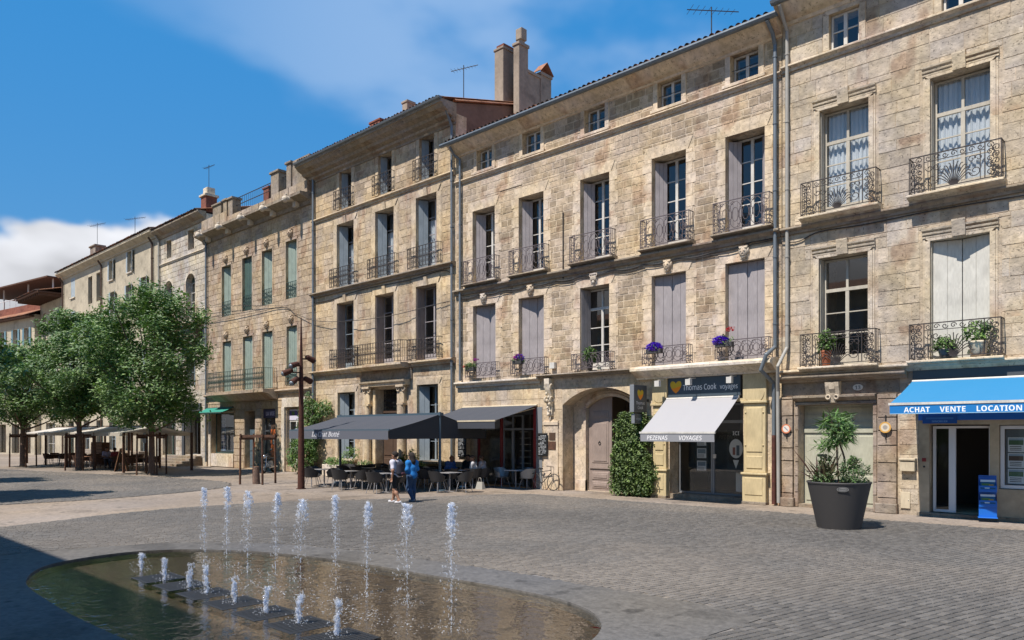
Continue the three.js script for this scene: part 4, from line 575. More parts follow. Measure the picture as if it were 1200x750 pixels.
    const room = new MB(); room.box(-6.3, -1.6, 0.1, 0.12, -3.4, -0.3).build('office_floor', M.shopBeige, b); new MB().box(-5.4, -4.4, 0.85, 0.9, -2.4, -1.7).box(-5.35, -5.3, 0.12, 0.85, -2.35, -1.75).box(-4.5, -4.45, 0.12, 0.85, -2.35, -1.75).build('desk', M.wood, b);
    casement(b, -4.53, -1.92, 0.85, 2.48, -0.02, { mat: M.alu, bars: 1, leaves: 1, fr: 0.085 });
    const ads = printMat('property_cards', 2.4, 1.4, (x, w, h) => { x.fillStyle = '#5f676b'; x.fillRect(0, 0, w, h); const R = rng(3); for (let r = 0; r < 3; r++) for (let c = 0; c < 6; c++) { const px = 0.04 + c * 0.39, py = 0.2 + r * 0.4; x.fillStyle = '#d5d9da'; x.fillRect(px, py, 0.36, 0.37); x.fillStyle = ['#3c5566', '#58493d', '#4d6a4a', '#7d5650'][Math.floor(R() * 4)]; x.fillRect(px + 0.02, py + 0.02, 0.32, 0.17); x.fillStyle = '#8fa3b2'; x.fillRect(px + 0.02, py + 0.02, 0.32, 0.05); x.fillStyle = '#444'; for (let k = 0; k < 3; k++) x.fillRect(px + 0.04, py + 0.22 + k * 0.045, 0.26, 0.018); } }, 200);
    sheet('property_cards', ads, b, [-4.42, 0.95, -0.1], [-2.02, 0.95, -0.1], [-2.02, 2.38, -0.1], [-4.42, 2.38, -0.1]); new MB().box(-4.5, -1.95, 0.87, 2.46, -0.14, -0.12).build('display_back', M.interior, b);
    const plate = printMat('agency_plate', 0.95, 0.2, (x, w, h) => { x.fillStyle = '#0a4f9c'; x.fillRect(0, 0, w, h); x.fillStyle = '#2f6fb6'; x.fillRect(0.1, 0.04, 0.75, 0.05); text(x, 'IMMOBILIER', w / 2, 0.17, 0.075, 'sans-serif', '#8fb4de', 'center'); }, 200); sheet('agency_plate', plate, b, [-6.35, 2.55, 0.112], [-5.5, 2.55, 0.112], [-5.5, 2.76, 0.112], [-6.35, 2.76, 0.112]); }
  pipe(b, [[-10.2, 15.4, 0.66], [-10.2, 15.1, 0.4], [-10.2, 14.8, 0.11], [-10.2, 4.95, 0.11], [-10.32, 4.35, 0.5], [-10.46, 3.6, 0.2], [-10.46, 0.1, 0.14]], 0.055, M.zincPale);
  const cab = new MB(); cab.tube([[-10.4, 8.3, 0.08], [-9.9, 8.2, 0.05], [-9.3, 8.38, 0.04], [-8, 8.36, 0.04], [-6, 8.4, 0.04], [-3, 8.35, 0.04], [X2, 8.4, 0.04]], 0.018, 60); cab.build('facade_cable', M.cable, b);
}
// ---------------------------------------------------------------- the three bay house with wrought iron balcony
{
  const X1 = -37.74, X2 = -25.72, H = 16.8;
  const b = thing('stone_house', 'tall three bay stone house with blue grey shutters and a long iron balcony', 'building', [X1, 0, 0]);
  const cols = [[-35.3, -33.72], [-31.82, -30.28], [-28.55, -27.03]];
  const attic = [[-35.06, -33.94], [-31.56, -30.45], [-28.29, -27.21]].map(([a, c]) => [a, c, 14.32, 16.34]), second = cols.map(([a, c]) => [a, c, 10.12, 13.53]), first = cols.map(([a, c]) => [a, c, 5.76, 9.28]), low = [[-35.22, -33.6, 0.9, 4.46], [-28.47, -26.92, 0.95, 4.58]], door = [-31.75, -29.99, 0, 4.5];
  shell(b, X1, X2, H, 11, [...attic, ...second, ...first, ...low, door], M.mortar, [5.3, 9.7, 13.9], 0.66, 0.006);
  const pal = [[0.561, 0.436, 0.288], [0.606, 0.476, 0.321], [0.516, 0.398, 0.260], [0.640, 0.509, 0.349], [0.561, 0.442, 0.310]];
  masonry(b, [[X1 + 0.02, X2 - 0.02, 0.5, 5.45], [X1 + 0.02, X2 - 0.02, 5.72, 9.82], [X1 + 0.02, X2 - 0.02, 10.08, 13.98], [X1 + 0.02, X2 - 0.02, 14.25, 16.3]], [...attic.map((h) => grow(h, 0.3, 0.3, 0.5)), ...second.map((h) => grow(h, 0.38, 0.38, 0.46, 0.05)), ...first.map((h) => grow(h, 0.38, 0.38, 0.56, 0.05)), ...low.map((h) => grow(h, 0.3, 0.3, 0.4)), [-32.95, -28.75, 0, 5.5]], { course: 0.36, len: 0.66, gap: 0.014, bevel: 0.008, proud: 0.010, seed: 23, vary: 0.35, tone: (x, y, R) => { const n = fbm3(x * 0.4, y * 0.4, 4.1, 3), c = pal[Math.floor(R() * 5)], d = y > 14.2 && R() < 0.45 ? 0.78 : 1; return jig(c.map((v) => v * (1 + n * 0.28) * d), R, 0.10); } });
  new MB().box(X1 + 0.02, -32.95, 0, 0.5, -0.01, 0.06).build('plinth', M.weathered, b); new MB().box(-28.75, X2 - 0.02, 0, 0.5, -0.01, 0.06).build('plinth', M.weathered, b);
  const dress = (h, w, top) => { surround(b, ...h, w, 0.03, M.dressedB2, { head: top, fillet: true, voussoirs: 5 }); const x = (h[0] + h[1]) / 2; new MB().profile([[0, h[3] - 0.02], [0.06, h[3] - 0.02], [0.11, h[3] + top], [0, h[3] + top]], x - 0.12, x + 0.12).build('keystone', M.dressedB2, b); };
  attic.forEach((h) => { dress(h, 0.24, 0.24); foldedShutters(b, h[0], h[1], h[2] + 0.02, h[3] - 0.04, -0.12, 0.34, 0.95, M.blueGrey, 2); casement(b, h[0] + 0.02, h[1] - 0.02, h[2] + 0.02, h[3] - 0.03, -0.45, { mat: M.mauveDark, bars: 3 }); railing(b, 'scroll', h[0] - 0.26, h[1] + 0.24, 14.3, 0.98, 0.22, M.iron, 0.22); });
  second.forEach((h) => { dress(h, 0.32, 0.34); foldedShutters(b, h[0], h[1], h[2] + 0.02, h[3] - 0.05, -0.14, 0.46, 0.95, M.blueGrey, 2); casement(b, h[0] + 0.02, h[1] - 0.02, h[2] + 0.02, h[3] - 0.03, -0.58, { mat: M.mauve, bars: 4, curtain: 0.72 }); railing(b, 'scroll', h[0] - 0.38, h[1] + 0.38, 10.13, 1.0, 0.24, M.iron, 0.24); });
  first.forEach((h, i) => { dress(h, 0.32, 0.38); foldedShutters(b, h[0], h[1], h[2] + 0.02, h[3] - 0.05, -0.03, 0.44, 1.5, M.mortarBrown === 0 ? M.mauve : M.taupe, 2); casement(b, h[0] + 0.02, h[1] - 0.02, h[2] + 0.02, h[3] - 0.03, -0.5, { mat: i === 0 ? M.blueGrey : M.mauve, bars: 4, kick: 0.3 }); if (i !== 1) railing(b, 'scroll', h[0] - 0.4, h[1] + 0.42, 5.76, 1.0, 0.22, M.iron, 0.22); });
  { // balcony over the door on two consoles
    const s = new MB(); s.profile([[0, 5.44], [0.5, 5.44], [0.62, 5.52], [0.72, 5.58], [0.72, 5.68], [0, 5.7]], -33.18, -28.86); s.build('balcony_slab', M.dressedB2, b); railing(b, 'urn', -33.12, -28.92, 5.7, 1.06, 0.66, M.iron, 0.66);
  }
  low.forEach((h) => { surround(b, ...h, 0.25, 0.03, M.dressedB2, { head: 0.3, fillet: true }); foldedShutters(b, h[0], h[1], h[2] + 0.02, h[3] - 0.05, -0.12, 0.5, 0.7, M.blueGrey, 2); casement(b, h[0] + 0.02, h[1] - 0.02, h[2] + 0.02, h[3] - 0.03, -0.5, { mat: M.blueGrey, bars: 4 }); sill(b, h[0] - 0.2, h[1] + 0.2, h[2], 0.2, M.dressedB2); });
  { // portal with columns, frieze and cornice
    const m = new MB(); for (const x of [-32.28, -29.46]) { m.cbox(x - 0.3, x + 0.3, 0, 0.55, -0.01, 0.34, 0.02); m.cyl(x, 0.55, 0.14, 0.19, 0.16, 3.1, 16); m.cbox(x - 0.24, x + 0.24, 3.65, 3.75, -0.01, 0.3, 0.01); for (const e of [-0.2, 0.2]) m.add(new THREE.TorusGeometry(0.09, 0.045, 6, 14), mat4(x + e, 4.42, 0.22)); m.cbox(x - 0.3, x + 0.3, 4.52, 4.62, -0.01, 0.34, 0.01); m.cbox(x - 0.2, x + 0.2, 3.75, 4.52, -0.01, 0.2, 0.02); } m.build('portal_column', M.dressedB2, b);
    new MB().cbox(-31.98, -31.76, 0, 4.5, -0.01, 0.06, 0.01).cbox(-29.98, -29.76, 0, 4.5, -0.01, 0.06, 0.01).build('door_jamb', M.dressedB2, b);
    new MB().profile([[0, 4.62], [0.3, 4.62], [0.33, 4.74], [0.4, 4.8], [0.42, 4.88], [0, 4.9]], -32.7, -29.0).build('portal_lintel', M.dressedB2, b); new MB().box(-32.9, -28.8, 4.9, 5.42, -0.01, 0.1).build('frieze', M.weathered, b);
    const d = new MB(); d.box(-31.74, -30.0, 0.02, 3.3, -0.5, -0.44).build('door', M.brownDoor, b); for (const [x1, x2] of [[-31.66, -30.92], [-30.82, -30.08]]) for (const [y1, y2] of [[0.2, 1.0], [1.15, 2.1], [2.25, 3.15]]) new MB().cbox(x1, x2, y1, y2, -0.44, -0.41, 0.015).build('door_panel', M.brownDoor, b);
    new MB().box(-31.74, -30.0, 3.3, 3.4, -0.52, -0.4).build('door_transom', M.brownDoor, b); railing(b, 'scroll', -31.72, -30.02, 3.42, 1.05, -0.46, M.iron); new MB().quad([-31.74, 3.4, -0.5], [-30, 3.4, -0.5], [-30, 4.5, -0.5], [-31.74, 4.5, -0.5]).build('fanlight', M.glass, b); }
  ledge(b, X1, X2, 14.2, 0.16, 0.2, M.dressedB2); ledge(b, X1, X2, 10.06, 0.3, 0.22, M.weathered); ledge(b, X1, -33.2, 5.7, 0.28, 0.22, M.dressedB2); ledge(b, -28.84, X2, 5.7, 0.28, 0.22, M.dressedB2);
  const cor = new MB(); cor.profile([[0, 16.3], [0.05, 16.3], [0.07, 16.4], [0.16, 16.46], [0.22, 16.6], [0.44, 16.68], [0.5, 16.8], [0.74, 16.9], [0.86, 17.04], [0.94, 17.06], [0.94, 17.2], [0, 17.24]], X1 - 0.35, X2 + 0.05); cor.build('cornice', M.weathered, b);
  { let x = X1; const R = rng(4); while (x < X2) { const w = 0.8 + R() * 0.5; new MB().stone(x + 0.004, Math.min(X2, x + w) - 0.004, 16.46, 16.6, 0.1, 0.21, 0.01, R, jig([0.449, 0.354, 0.255], R, 0.2)).build('cornice_block', M.stone, b); x += w; } }
  new MB().profile([[0.86, 17.2], [0.94, 17.16], [1.04, 17.2], [1.07, 17.28], [1.0, 17.28], [0.88, 17.25]], X1 - 0.35, X2 + 0.05).build('gutter', M.zinc, b); tileRoof(b, X1, X2, 17.3, 0.94, 6.7, 0.26);
  new MB().quad([X2 - 0.004, 14.5, 0.0], [X2 - 0.004, 14.5, -6], [X2 - 0.004, 18.85, -6], [X2 - 0.004, 17.28, 0.0]).build('gable_wall', M.stucco, b);
  { const g = new THREE.CylinderGeometry(0.1, 0.09, 0.42, 8, 1, true, 0, Math.PI); g.rotateY(Math.PI / 2); g.rotateX(Math.PI / 2); for (let i = 0; i < 15; i++) new MB().add(g, mat4(X2 + 0.02, 17.36 + i * 0.4 * 0.262, -0.1 - i * 0.4, 0.26, 0, 0)).build('verge_tile', M.tile, b); }
  const ch = (x1, x2, y1, y2, z1, z2, mat = M.chimney) => { const m = new MB().cbox(x1, x2, y1, y2, z1, z2, 0.02).build('chimney', mat, b); new MB().cbox(x1 - 0.04, x2 + 0.04, y2, y2 + 0.12, z1 - 0.04, z2 + 0.04, 0.02).build('chimney_cap', mat, m); return m; };
  const k = ch(-26.55, -25.95, 17.6, 21.05, -4.6, -3.3); new MB().box(-26.5, -26.0, 21.17, 21.35, -4.5, -3.4).build('chimney_crown', M.brick, k);
  ch(-33.6, -32.7, 17.3, 18.75, -1.9, -0.9, M.brick); ch(-31.05, -30.65, 17.3, 19.15, -1.6, -1.1);
  pipe(b, [[-37.35, 16.9, 0.5], [-37.5, 16.6, 0.13], [-37.5, 0.3, 0.13]], 0.07, M.zinc); pipe(b, [[-25.84, 17.1, 0.6], [-25.84, 16.2, 0.14], [-25.84, 0.4, 0.14]], 0.06, M.zinc);
  const cab = new MB(); cab.tube([[X1, 9.6, 0.06], [-36, 9.55, 0.05], [-33, 9.72, 0.05], [-29, 9.68, 0.05], [-26.3, 9.74, 0.05], [-25.9, 9.5, 0.06]], 0.018, 50); cab.build('facade_cable', M.cable, b);
}
// ---------------------------------------------------------------- the house with gargoyles and a roof terrace
{
  const X1 = -51.3, X2 = -37.78, H = 16.0;
  const b = thing('stone_house', 'four bay stone house with green shutters, carved spouts and a roof terrace', 'building', [X1, 0, 0]);
  const second = [[-48.96, -47.62, 9.98, 13.32], [-46.09, -44.8, 10.04, 13.42], [-43.55, -42.27, 10.1, 13.46], [-40.69, -39.44, 10.16, 13.55]], first = [[-48.84, -47.6, 5.0, 8.32], [-45.98, -44.72, 5.0, 8.41], [-43.49, -42.22, 5.0, 8.48], [-40.59, -39.42, 5.1, 8.54]];
  const shop1 = [-50.4, -47.25, 0.9, 3.6], door = [-45.78, -44.44, 0.05, 3.66], shop2 = [-43.56, -41.88, 0.1, 3.76], shop3 = [-40.6, -39.0, 0.4, 3.72];
  shell(b, X1, X2, H, 11, [...second, ...first, shop1, door, shop2, shop3], M.mortarBrown, [4.6, 9.4], 0.66, 0.007);
  const pal = [[0.505, 0.387, 0.264], [0.544, 0.424, 0.290], [0.460, 0.352, 0.237], [0.590, 0.464, 0.323]];
  masonry(b, [[X1 + 0.02, X2 - 0.02, 4.95, 15.3], [X1 + 0.02, X2, 15.3, 15.58]], [...second.map((h) => grow(h, 0.12, 0.12, 0.16)), ...first.map((h) => grow(h, 0.12, 0.12, 0.16))], { course: 0.34, len: 0.62, gap: 0.014, bevel: 0.010, proud: 0.013, seed: 71, vary: 0.3, tone: (x, y, R) => { const n = fbm3(x * 0.3, y * 0.3, 6.1, 3); return jig(pal[Math.floor(R() * 4)].map((v) => v * (1 + n * 0.28)), R, 0.11); } });
  second.concat(first).forEach((h, i) => { const up = i < 4; surround(b, ...h, 0.11, 0.02, M.dressedB1, { head: 0.14, voussoirs: 3 }); const x = (h[0] + h[1]) / 2; keyMask(b, x, h[3] + 0.36, 0.04, 1.35, M.dressedB1, 0);
    if (up) { closedShutters(b, h[0] + 0.01, h[1] - 0.01, h[2] + 0.02, h[3] - 0.02, -0.16, [0.3, 0.02, 0.24, 0.12][i], i === 1 ? M.greenDark : M.greenGrey, 2); railing(b, 'scroll', h[0] + 0.01, h[1] - 0.01, h[2] + 0.02, 0.98, -0.06, M.ironGreen); }
    else { closedShutters(b, h[0] + 0.01, h[1] - 0.01, h[2] + 0.02, h[3] - 0.02, -0.13, 0.06, M.greenGrey, 3); if (i === 7) railing(b, 'scroll', h[0] - 0.05, h[1] + 0.05, h[2], 1.0, 0.06, M.ironGreen); } });
  new MB().profile([[0, 4.3], [0.3, 4.36], [0.6, 4.62], [0.96, 4.72], [0.98, 4.9], [0, 4.93]], -49.2, -41.6).build('balcony_slab', M.dressedB1, b); railing(b, 'scroll', -49.12, -41.68, 4.93, 1.25, 0.9, M.ironGreen, 0.9);
  ledge(b, X1, -49.2, 4.85, 0.24, 0.26, M.dressedB1); ledge(b, -41.6, X2, 4.85, 0.24, 0.26, M.dressedB1);
  // ground storey: ashlar with banded piers
  { const R = rng(19), m = new MB(), cut = [shop1, door, shop2, shop3].map((h) => grow(h, 0.02)); let y = 0; while (y < 4.28) { const h = Math.min(0.42, 4.3 - y); let x = X1 + 0.02; while (x < X2 - 0.05) { const w = 0.5 + R() * 0.3; let rs = [[x, Math.min(X2 - 0.02, x + w), y, y + h]]; for (const q of cut) rs = minus(rs, q); const c = jig([0.516, 0.404, 0.276], R, 0.14); for (const r of rs) if (r[1] - r[0] > 0.05) m.stone(r[0] + 0.002, r[1] - 0.002, r[2] + 0.012, r[3] - 0.012, -0.012, 0.03, 0.012, R, c); x += w; } y += h; } m.build('banded_ashlar', M.stone, b).userData.kind = 'stuff'; }
  new MB().box(-40.95, -38.4, 3.8, 4.34, 0.02, 0.12).cbox(-41.0, -40.65, 0, 3.8, 0.03, 0.14, 0.01).build('shop_surround', M.pale, b); new MB().box(-50.5, -47.2, 0.05, 0.9, -0.2, 0.09).build('stall_riser', M.pale, b); new MB().cbox(-50.75, -50.42, 0, 3.6, 0.03, 0.12, 0.01).cbox(-50.5, -47.2, 3.62, 3.72, 0.03, 0.12, 0.01).build('shop_surround', M.pale, b);
  const ads = (n, w, h, seed, bg = '#4d5a60') => printMat(n, w, h, (x) => { x.fillStyle = bg; x.fillRect(0, 0, w, h); const R = rng(seed); for (let c = 0; c < 2; c++) for (let r = 0; r < 6; r++) { x.fillStyle = R() < 0.5 ? '#c9d2da' : '#8fa6c4'; x.fillRect(c * w * 0.62 + 0.1, 0.12 + r * h / 6.4, w * 0.24, h / 7.6); x.fillStyle = '#33507c'; x.fillRect(c * w * 0.62 + 0.12, 0.15 + r * h / 6.4, w * 0.2, h / 16); } }, 120);
  casement(b, -50.38, -47.27, 0.92, 3.58, -0.25, { mat: M.greenDark, bars: 1, leaves: 1 }); sheet('window_display', ads('window_display', 3, 2.5, 5), b, [-50.2, 1.0, -0.5], [-47.4, 1.0, -0.5], [-47.4, 3.4, -0.5], [-50.2, 3.4, -0.5]);
  new MB().box(-45.76, -44.46, 0.06, 2.5, -0.4, -0.34).build('door', M.blueDoor, b); for (const [x1, x2] of [[-45.68, -45.16], [-45.06, -44.54]]) for (const [y1, y2] of [[0.2, 1.0], [1.15, 2.35]]) new MB().cbox(x1, x2, y1, y2, -0.34, -0.31, 0.012).build('door_panel', M.blueDoor, b); new MB().quad([-45.76, 2.5, -0.38], [-44.46, 2.5, -0.38], [-44.46, 3.64, -0.38], [-45.76, 3.64, -0.38]).build('fanlight', M.glass, b); new MB().add(new THREE.CylinderGeometry(0.16, 0.16, 0.02, 20), mat4(-45.0, 1.55, -0.29, Math.PI / 2, 0, 0)).build('door_disc', M.orange, b);
  const sg = printMat('shop_fascia_print', 1.66, 0.5, (x, w, h) => { x.fillStyle = '#3a3050'; x.fillRect(0, 0, w, h); text(x, 'LA MIE', w / 2, 0.37, 0.33, 'sans-serif', '#c9bcd0', 'center', 'bold'); }, 150); new MB().box(-43.55, -41.89, 3.2, 3.74, -0.16, -0.1).build('shop_fascia', M.slate, b); sheet('shop_fascia_print', sg, b, [-43.54, 3.22, -0.097], [-41.9, 3.22, -0.097], [-41.9, 3.72, -0.097], [-43.54, 3.72, -0.097]);
  casement(b, -43.5, -42.8, 0.12, 3.18, -0.2, { mat: M.slate, bars: 1, leaves: 1, transom: 0.75 }); new MB().box(-42.78, -41.92, 0.12, 2.5, -0.24, -0.18).build('shop_door', M.orange, b); new MB().cbox(-42.68, -42.02, 1.3, 2.35, -0.18, -0.16, 0.01).cbox(-42.68, -42.02, 0.3, 1.15, -0.18, -0.16, 0.01).build('door_panel', M.orange, b); new MB().box(-42.5, -42.2, 1.6, 2.1, -0.158, -0.15).build('notice', M.white, b); new MB().box(-42.78, -41.92, 2.5, 3.18, -0.24, -0.2).build('transom_light', M.brownDoor, b);
  casement(b, -40.58, -39.02, 0.45, 3.0, -0.2, { mat: M.white, bars: 1, leaves: 2 }); sheet('window_display', ads('window_display_small', 1.5, 2.3, 9, '#3c4a55'), b, [-40.5, 0.6, -0.45], [-39.1, 0.6, -0.45], [-39.1, 2.9, -0.45], [-40.5, 2.9, -0.45]); const f3 = printMat('shop_fascia_small', 1.5, 0.6, (x, w, h) => { x.fillStyle = '#c9c6d8'; x.fillRect(0, 0, w, h); x.fillStyle = '#5b4f86'; x.fillRect(0, 0.1, w, 0.26); x.fillStyle = '#5e7a3a'; x.fillRect(0.25, 0.13, 0.3, 0.2); }, 120); sheet('shop_fascia_print', f3, b, [-40.58, 3.04, -0.18], [-39.02, 3.04, -0.18], [-39.02, 3.68, -0.18], [-40.58, 3.68, -0.18]);
  // cornice, carved spouts, parapet and terrace rail
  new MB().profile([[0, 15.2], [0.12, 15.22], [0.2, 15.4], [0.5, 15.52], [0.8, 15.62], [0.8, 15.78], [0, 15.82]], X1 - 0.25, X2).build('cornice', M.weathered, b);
  for (const x of [-50.3, -47.4, -44.4, -41.6, -39.0]) { const m = new MB(); m.rod([x, 15.66, 0.4], [x, 15.5, 1.0], 0.16, 0.12, 10); m.ball(x, 15.5, 1.02, 0.16, null, 1, 1.3, 1.1, 10); m.ball(x, 15.42, 1.15, 0.08, null, 1.1, 0.8, 1, 8); for (const e of [-1, 1]) m.ball(x + e * 0.1, 15.76, 0.98, 0.05, null, 0.6, 1.4, 1, 6); m.box(x - 0.16, x + 0.16, 15.2, 15.5, 0.2, 0.45); m.build('gargoyle', M.pale, b); }
  { const R = rng(6); for (const [x1, x2, y2] of [[X1, -47.5, 16.75], [-47.5, -41.7, 16.35], [-41.7, X2, 16.5]]) { let x = x1; while (x < x2 - 0.01) { const w = Math.min(x2 - x, 0.7 + R() * 0.4); new MB().stone(x, x + w, 15.82, y2, -0.1, 0.34, 0.02, R, jig([0.471, 0.376, 0.271], R, 0.2)).build('parapet_stone', M.stone, b); x += w; } } new MB().box(X1 + 0.02, X2 - 0.02, 15.8, 16.3, -0.4, -0.102).build('parapet_back', M.weathered, b);
    for (const [x, w, h] of [[-49.1, 1.2, 17.5], [-47.95, 0.5, 17.55], [-47.2, 0.6, 17.5], [-41.5, 0.9, 17.85], [-39.9, 0.5, 18.0]]) { const p = new MB().cbox(x - w / 2, x + w / 2, 15.9, h - 0.1, -0.3, 0.28, 0.02).build('parapet_post', M.weathered, b); new MB().cbox(x - w / 2 - 0.08, x + w / 2 + 0.08, h - 0.1, h + 0.03, -0.36, 0.36, 0.02).build('post_cap', M.sooty, p); } new MB().box(-39.6, X2, 16.4, 18.0, -0.3, 0.2).build('end_wall', M.weathered, b);
    const r = new MB(); for (const y of [17.0, 17.45]) r.rod([-46.9, y, 0], [-41.9, y, 0], 0.025); r.rod([-41.1, 17.45, 0], [-40.1, 17.45, 0], 0.025); for (let x = -46.8; x < -41.9; x += 0.25) r.rod([x, 16.3, 0], [x, 17.45, 0], 0.012); for (let x = -41; x < -40.1; x += 0.25) r.rod([x, 16.4, 0], [x, 17.45, 0], 0.012); r.build('terrace_rail', M.iron, b);
    for (const [x1, x2] of [[-44.9, -44.2], [-43.9, -43.0]]) { const m = new MB().cbox(x1, x2, 15.9, 17.75, -1.6, -0.8, 0.02).build('chimney', M.brick, b); new MB().cbox(x1 - 0.05, x2 + 0.05, 17.75, 17.87, -1.65, -0.75, 0.02).build('chimney_cap', M.brick, m); } new MB().box(X1 + 0.3, X2 - 0.3, 15.9, 16.0, -10.8, -0.7).build('terrace_floor', M.weathered, b); }
  pipe(b, [[-51.05, 15.7, 0.4], [-51.05, 15.2, 0.14], [-51.05, 0.3, 0.14]], 0.07, M.zinc);
}
// ---------------------------------------------------------------- the pale narrow house with arched windows
{
  const X1 = -59.5, X2 = -51.33, H = 17.4;
  const b = thing('stone_house', 'narrow pale grey stone house with arched windows behind the trees', 'building', [X1, 0, 0]);
  const attic = [[-58.0, -57.1, 15.3, 16.62], [-54.25, -53.25, 15.3, 16.7]], arch = [[-58.4, -56.9, 10.3, 13.6, 0.5], [-54.6, -53.05, 10.3, 13.6, 0.5]], first = [[-58.4, -56.9, 5.6, 8.6], [-54.6, -53.05, 5.6, 8.6]], shop = [[-54.7, -52.2, 0.75, 3.8], [-58.8, -56.4, 0.6, 3.6]];
  shell(b, X1, X2, H, 11, [...attic, ...arch, ...first, ...shop], M.mortarPale, [4.6, 9.6, 14.6]);
  const pal = [[0.583, 0.525, 0.437], [0.628, 0.564, 0.465], [0.550, 0.487, 0.398]];
  masonry(b, [[X1 + 0.02, X2 - 0.02, 0.6, 14.8], [X1 + 0.02, X2 - 0.02, 15.02, 16.9]], [...attic, ...arch, ...first, ...shop].map((h) => grow(h, 0.1, 0.1, 0.14)), { course: 0.36, len: 0.7, gap: 0.014, bevel: 0.012, proud: 0.012, seed: 91, pal, parts: 0 });
  for (const h of attic) { surround(b, ...h, 0.09, 0.01, M.pale, { head: 0.12, voussoirs: 3 }); casement(b, h[0], h[1], h[2], h[3], -0.35, { mat: M.brownDoor, bars: 2 }); }
  arch.forEach((h) => { const m = new MB(), cx = (h[0] + h[1]) / 2, hw = (h[1] - h[0]) / 2, rise = 0.5, rad = (hw * hw + rise * rise) / (2 * rise), cy = 13.6 - rad, a0 = Math.asin(hw / rad); for (let i = 0; i < 9; i++) { const a = -a0 + 2 * a0 * i / 9, e = -a0 + 2 * a0 * (i + 1) / 9 - 0.01, P = (t, r) => [cx + Math.sin(t) * (rad + r), cy + Math.cos(t) * (rad + r), 0.02]; m.quad(P(a, 0), P(e, 0), P(e, 0.2), P(a, 0.2)); } m.cbox(h[0] - 0.1, h[0], 10.3, 13.1, -0.01, 0.02, 0.004).cbox(h[1], h[1] + 0.1, 10.3, 13.1, -0.01, 0.02, 0.004); m.build('window_surround', M.pale, b); casement(b, h[0] + 0.01, h[1] - 0.01, 10.3, 13.05, -0.4, { bars: 4 }); new MB().box(h[0], h[1], 13.05, 13.6, -0.5, -0.42).build('arch_panel', M.greenDark, b); railing(b, 'bars', h[0] - 0.2, h[1] + 0.2, 10.05, 1.0, 0.7, M.iron, 0.7); });
  new MB().profile([[0, 9.7], [0.5, 9.8], [0.9, 9.9], [0.9, 10.05], [0, 10.06]], -59.2, -51.6).build('balcony_slab', M.pale, b); new MB().box(-55.3, -51.9, 8.8, 9.5, 0.02, 0.5).build('shop_canopy', M.brownDoor, b);
  for (const h of first) casement(b, h[0], h[1], h[2], h[3], -0.3, { mat: M.blueGrey, bars: 3 });
  ledge(b, X1, X2, 15.0, 0.12, 0.16, M.pale); new MB().profile([[0, 16.9], [0.06, 16.92], [0.14, 17.1], [0.4, 17.24], [0.6, 17.42], [0.6, 17.52], [0, 17.54]], X1, X2).build('cornice', M.weathered, b); tileRoof(b, X1, X2, 17.6, 0.6, 6, 0.26);
  casement(b, -54.68, -53.5, 0.77, 3.78, -0.35, { mat: M.slate, bars: 1, leaves: 1 }); new MB().box(-54.9, -52.0, 3.82, 4.35, 0.02, 0.14).box(-55.1, -54.72, 0.6, 3.8, 0.02, 0.1).build('shop_front', M.slate, b); casement(b, -58.78, -56.42, 0.62, 3.58, -0.3, { mat: M.greenDark, bars: 2 });
  pipe(b, [[-59.2, 17.2, 0.4], [-59.2, 16.8, 0.12], [-59.2, 0.3, 0.12]], 0.07, M.zincPale);
  const s = new MB(); const R = rng(12); for (let k = 0; k < 4; k++) { let x = -57.6 + k * 0.2; while (x < -51.9) { const w = 0.8 + R() * 0.4; new MB().cbox(x, Math.min(x + w, -51.9) - 0.01, k * 0.17, k * 0.17 + 0.165, 0.05, 1.7 - k * 0.4, 0.012).build('step_stone', M.weathered, b); x += w; } }
  const ch = new MB().cbox(-52.4, -51.6, 17.6, 18.7, -0.9, -0.1, 0.03).build('chimney', M.brick, b); new MB().cbox(-52.5, -51.5, 18.7, 18.85, -1.0, 0, 0.02).cbox(-52.3, -51.7, 18.85, 19.35, -0.8, -0.2, 0.05).build('chimney_cap', M.pale, ch);
}
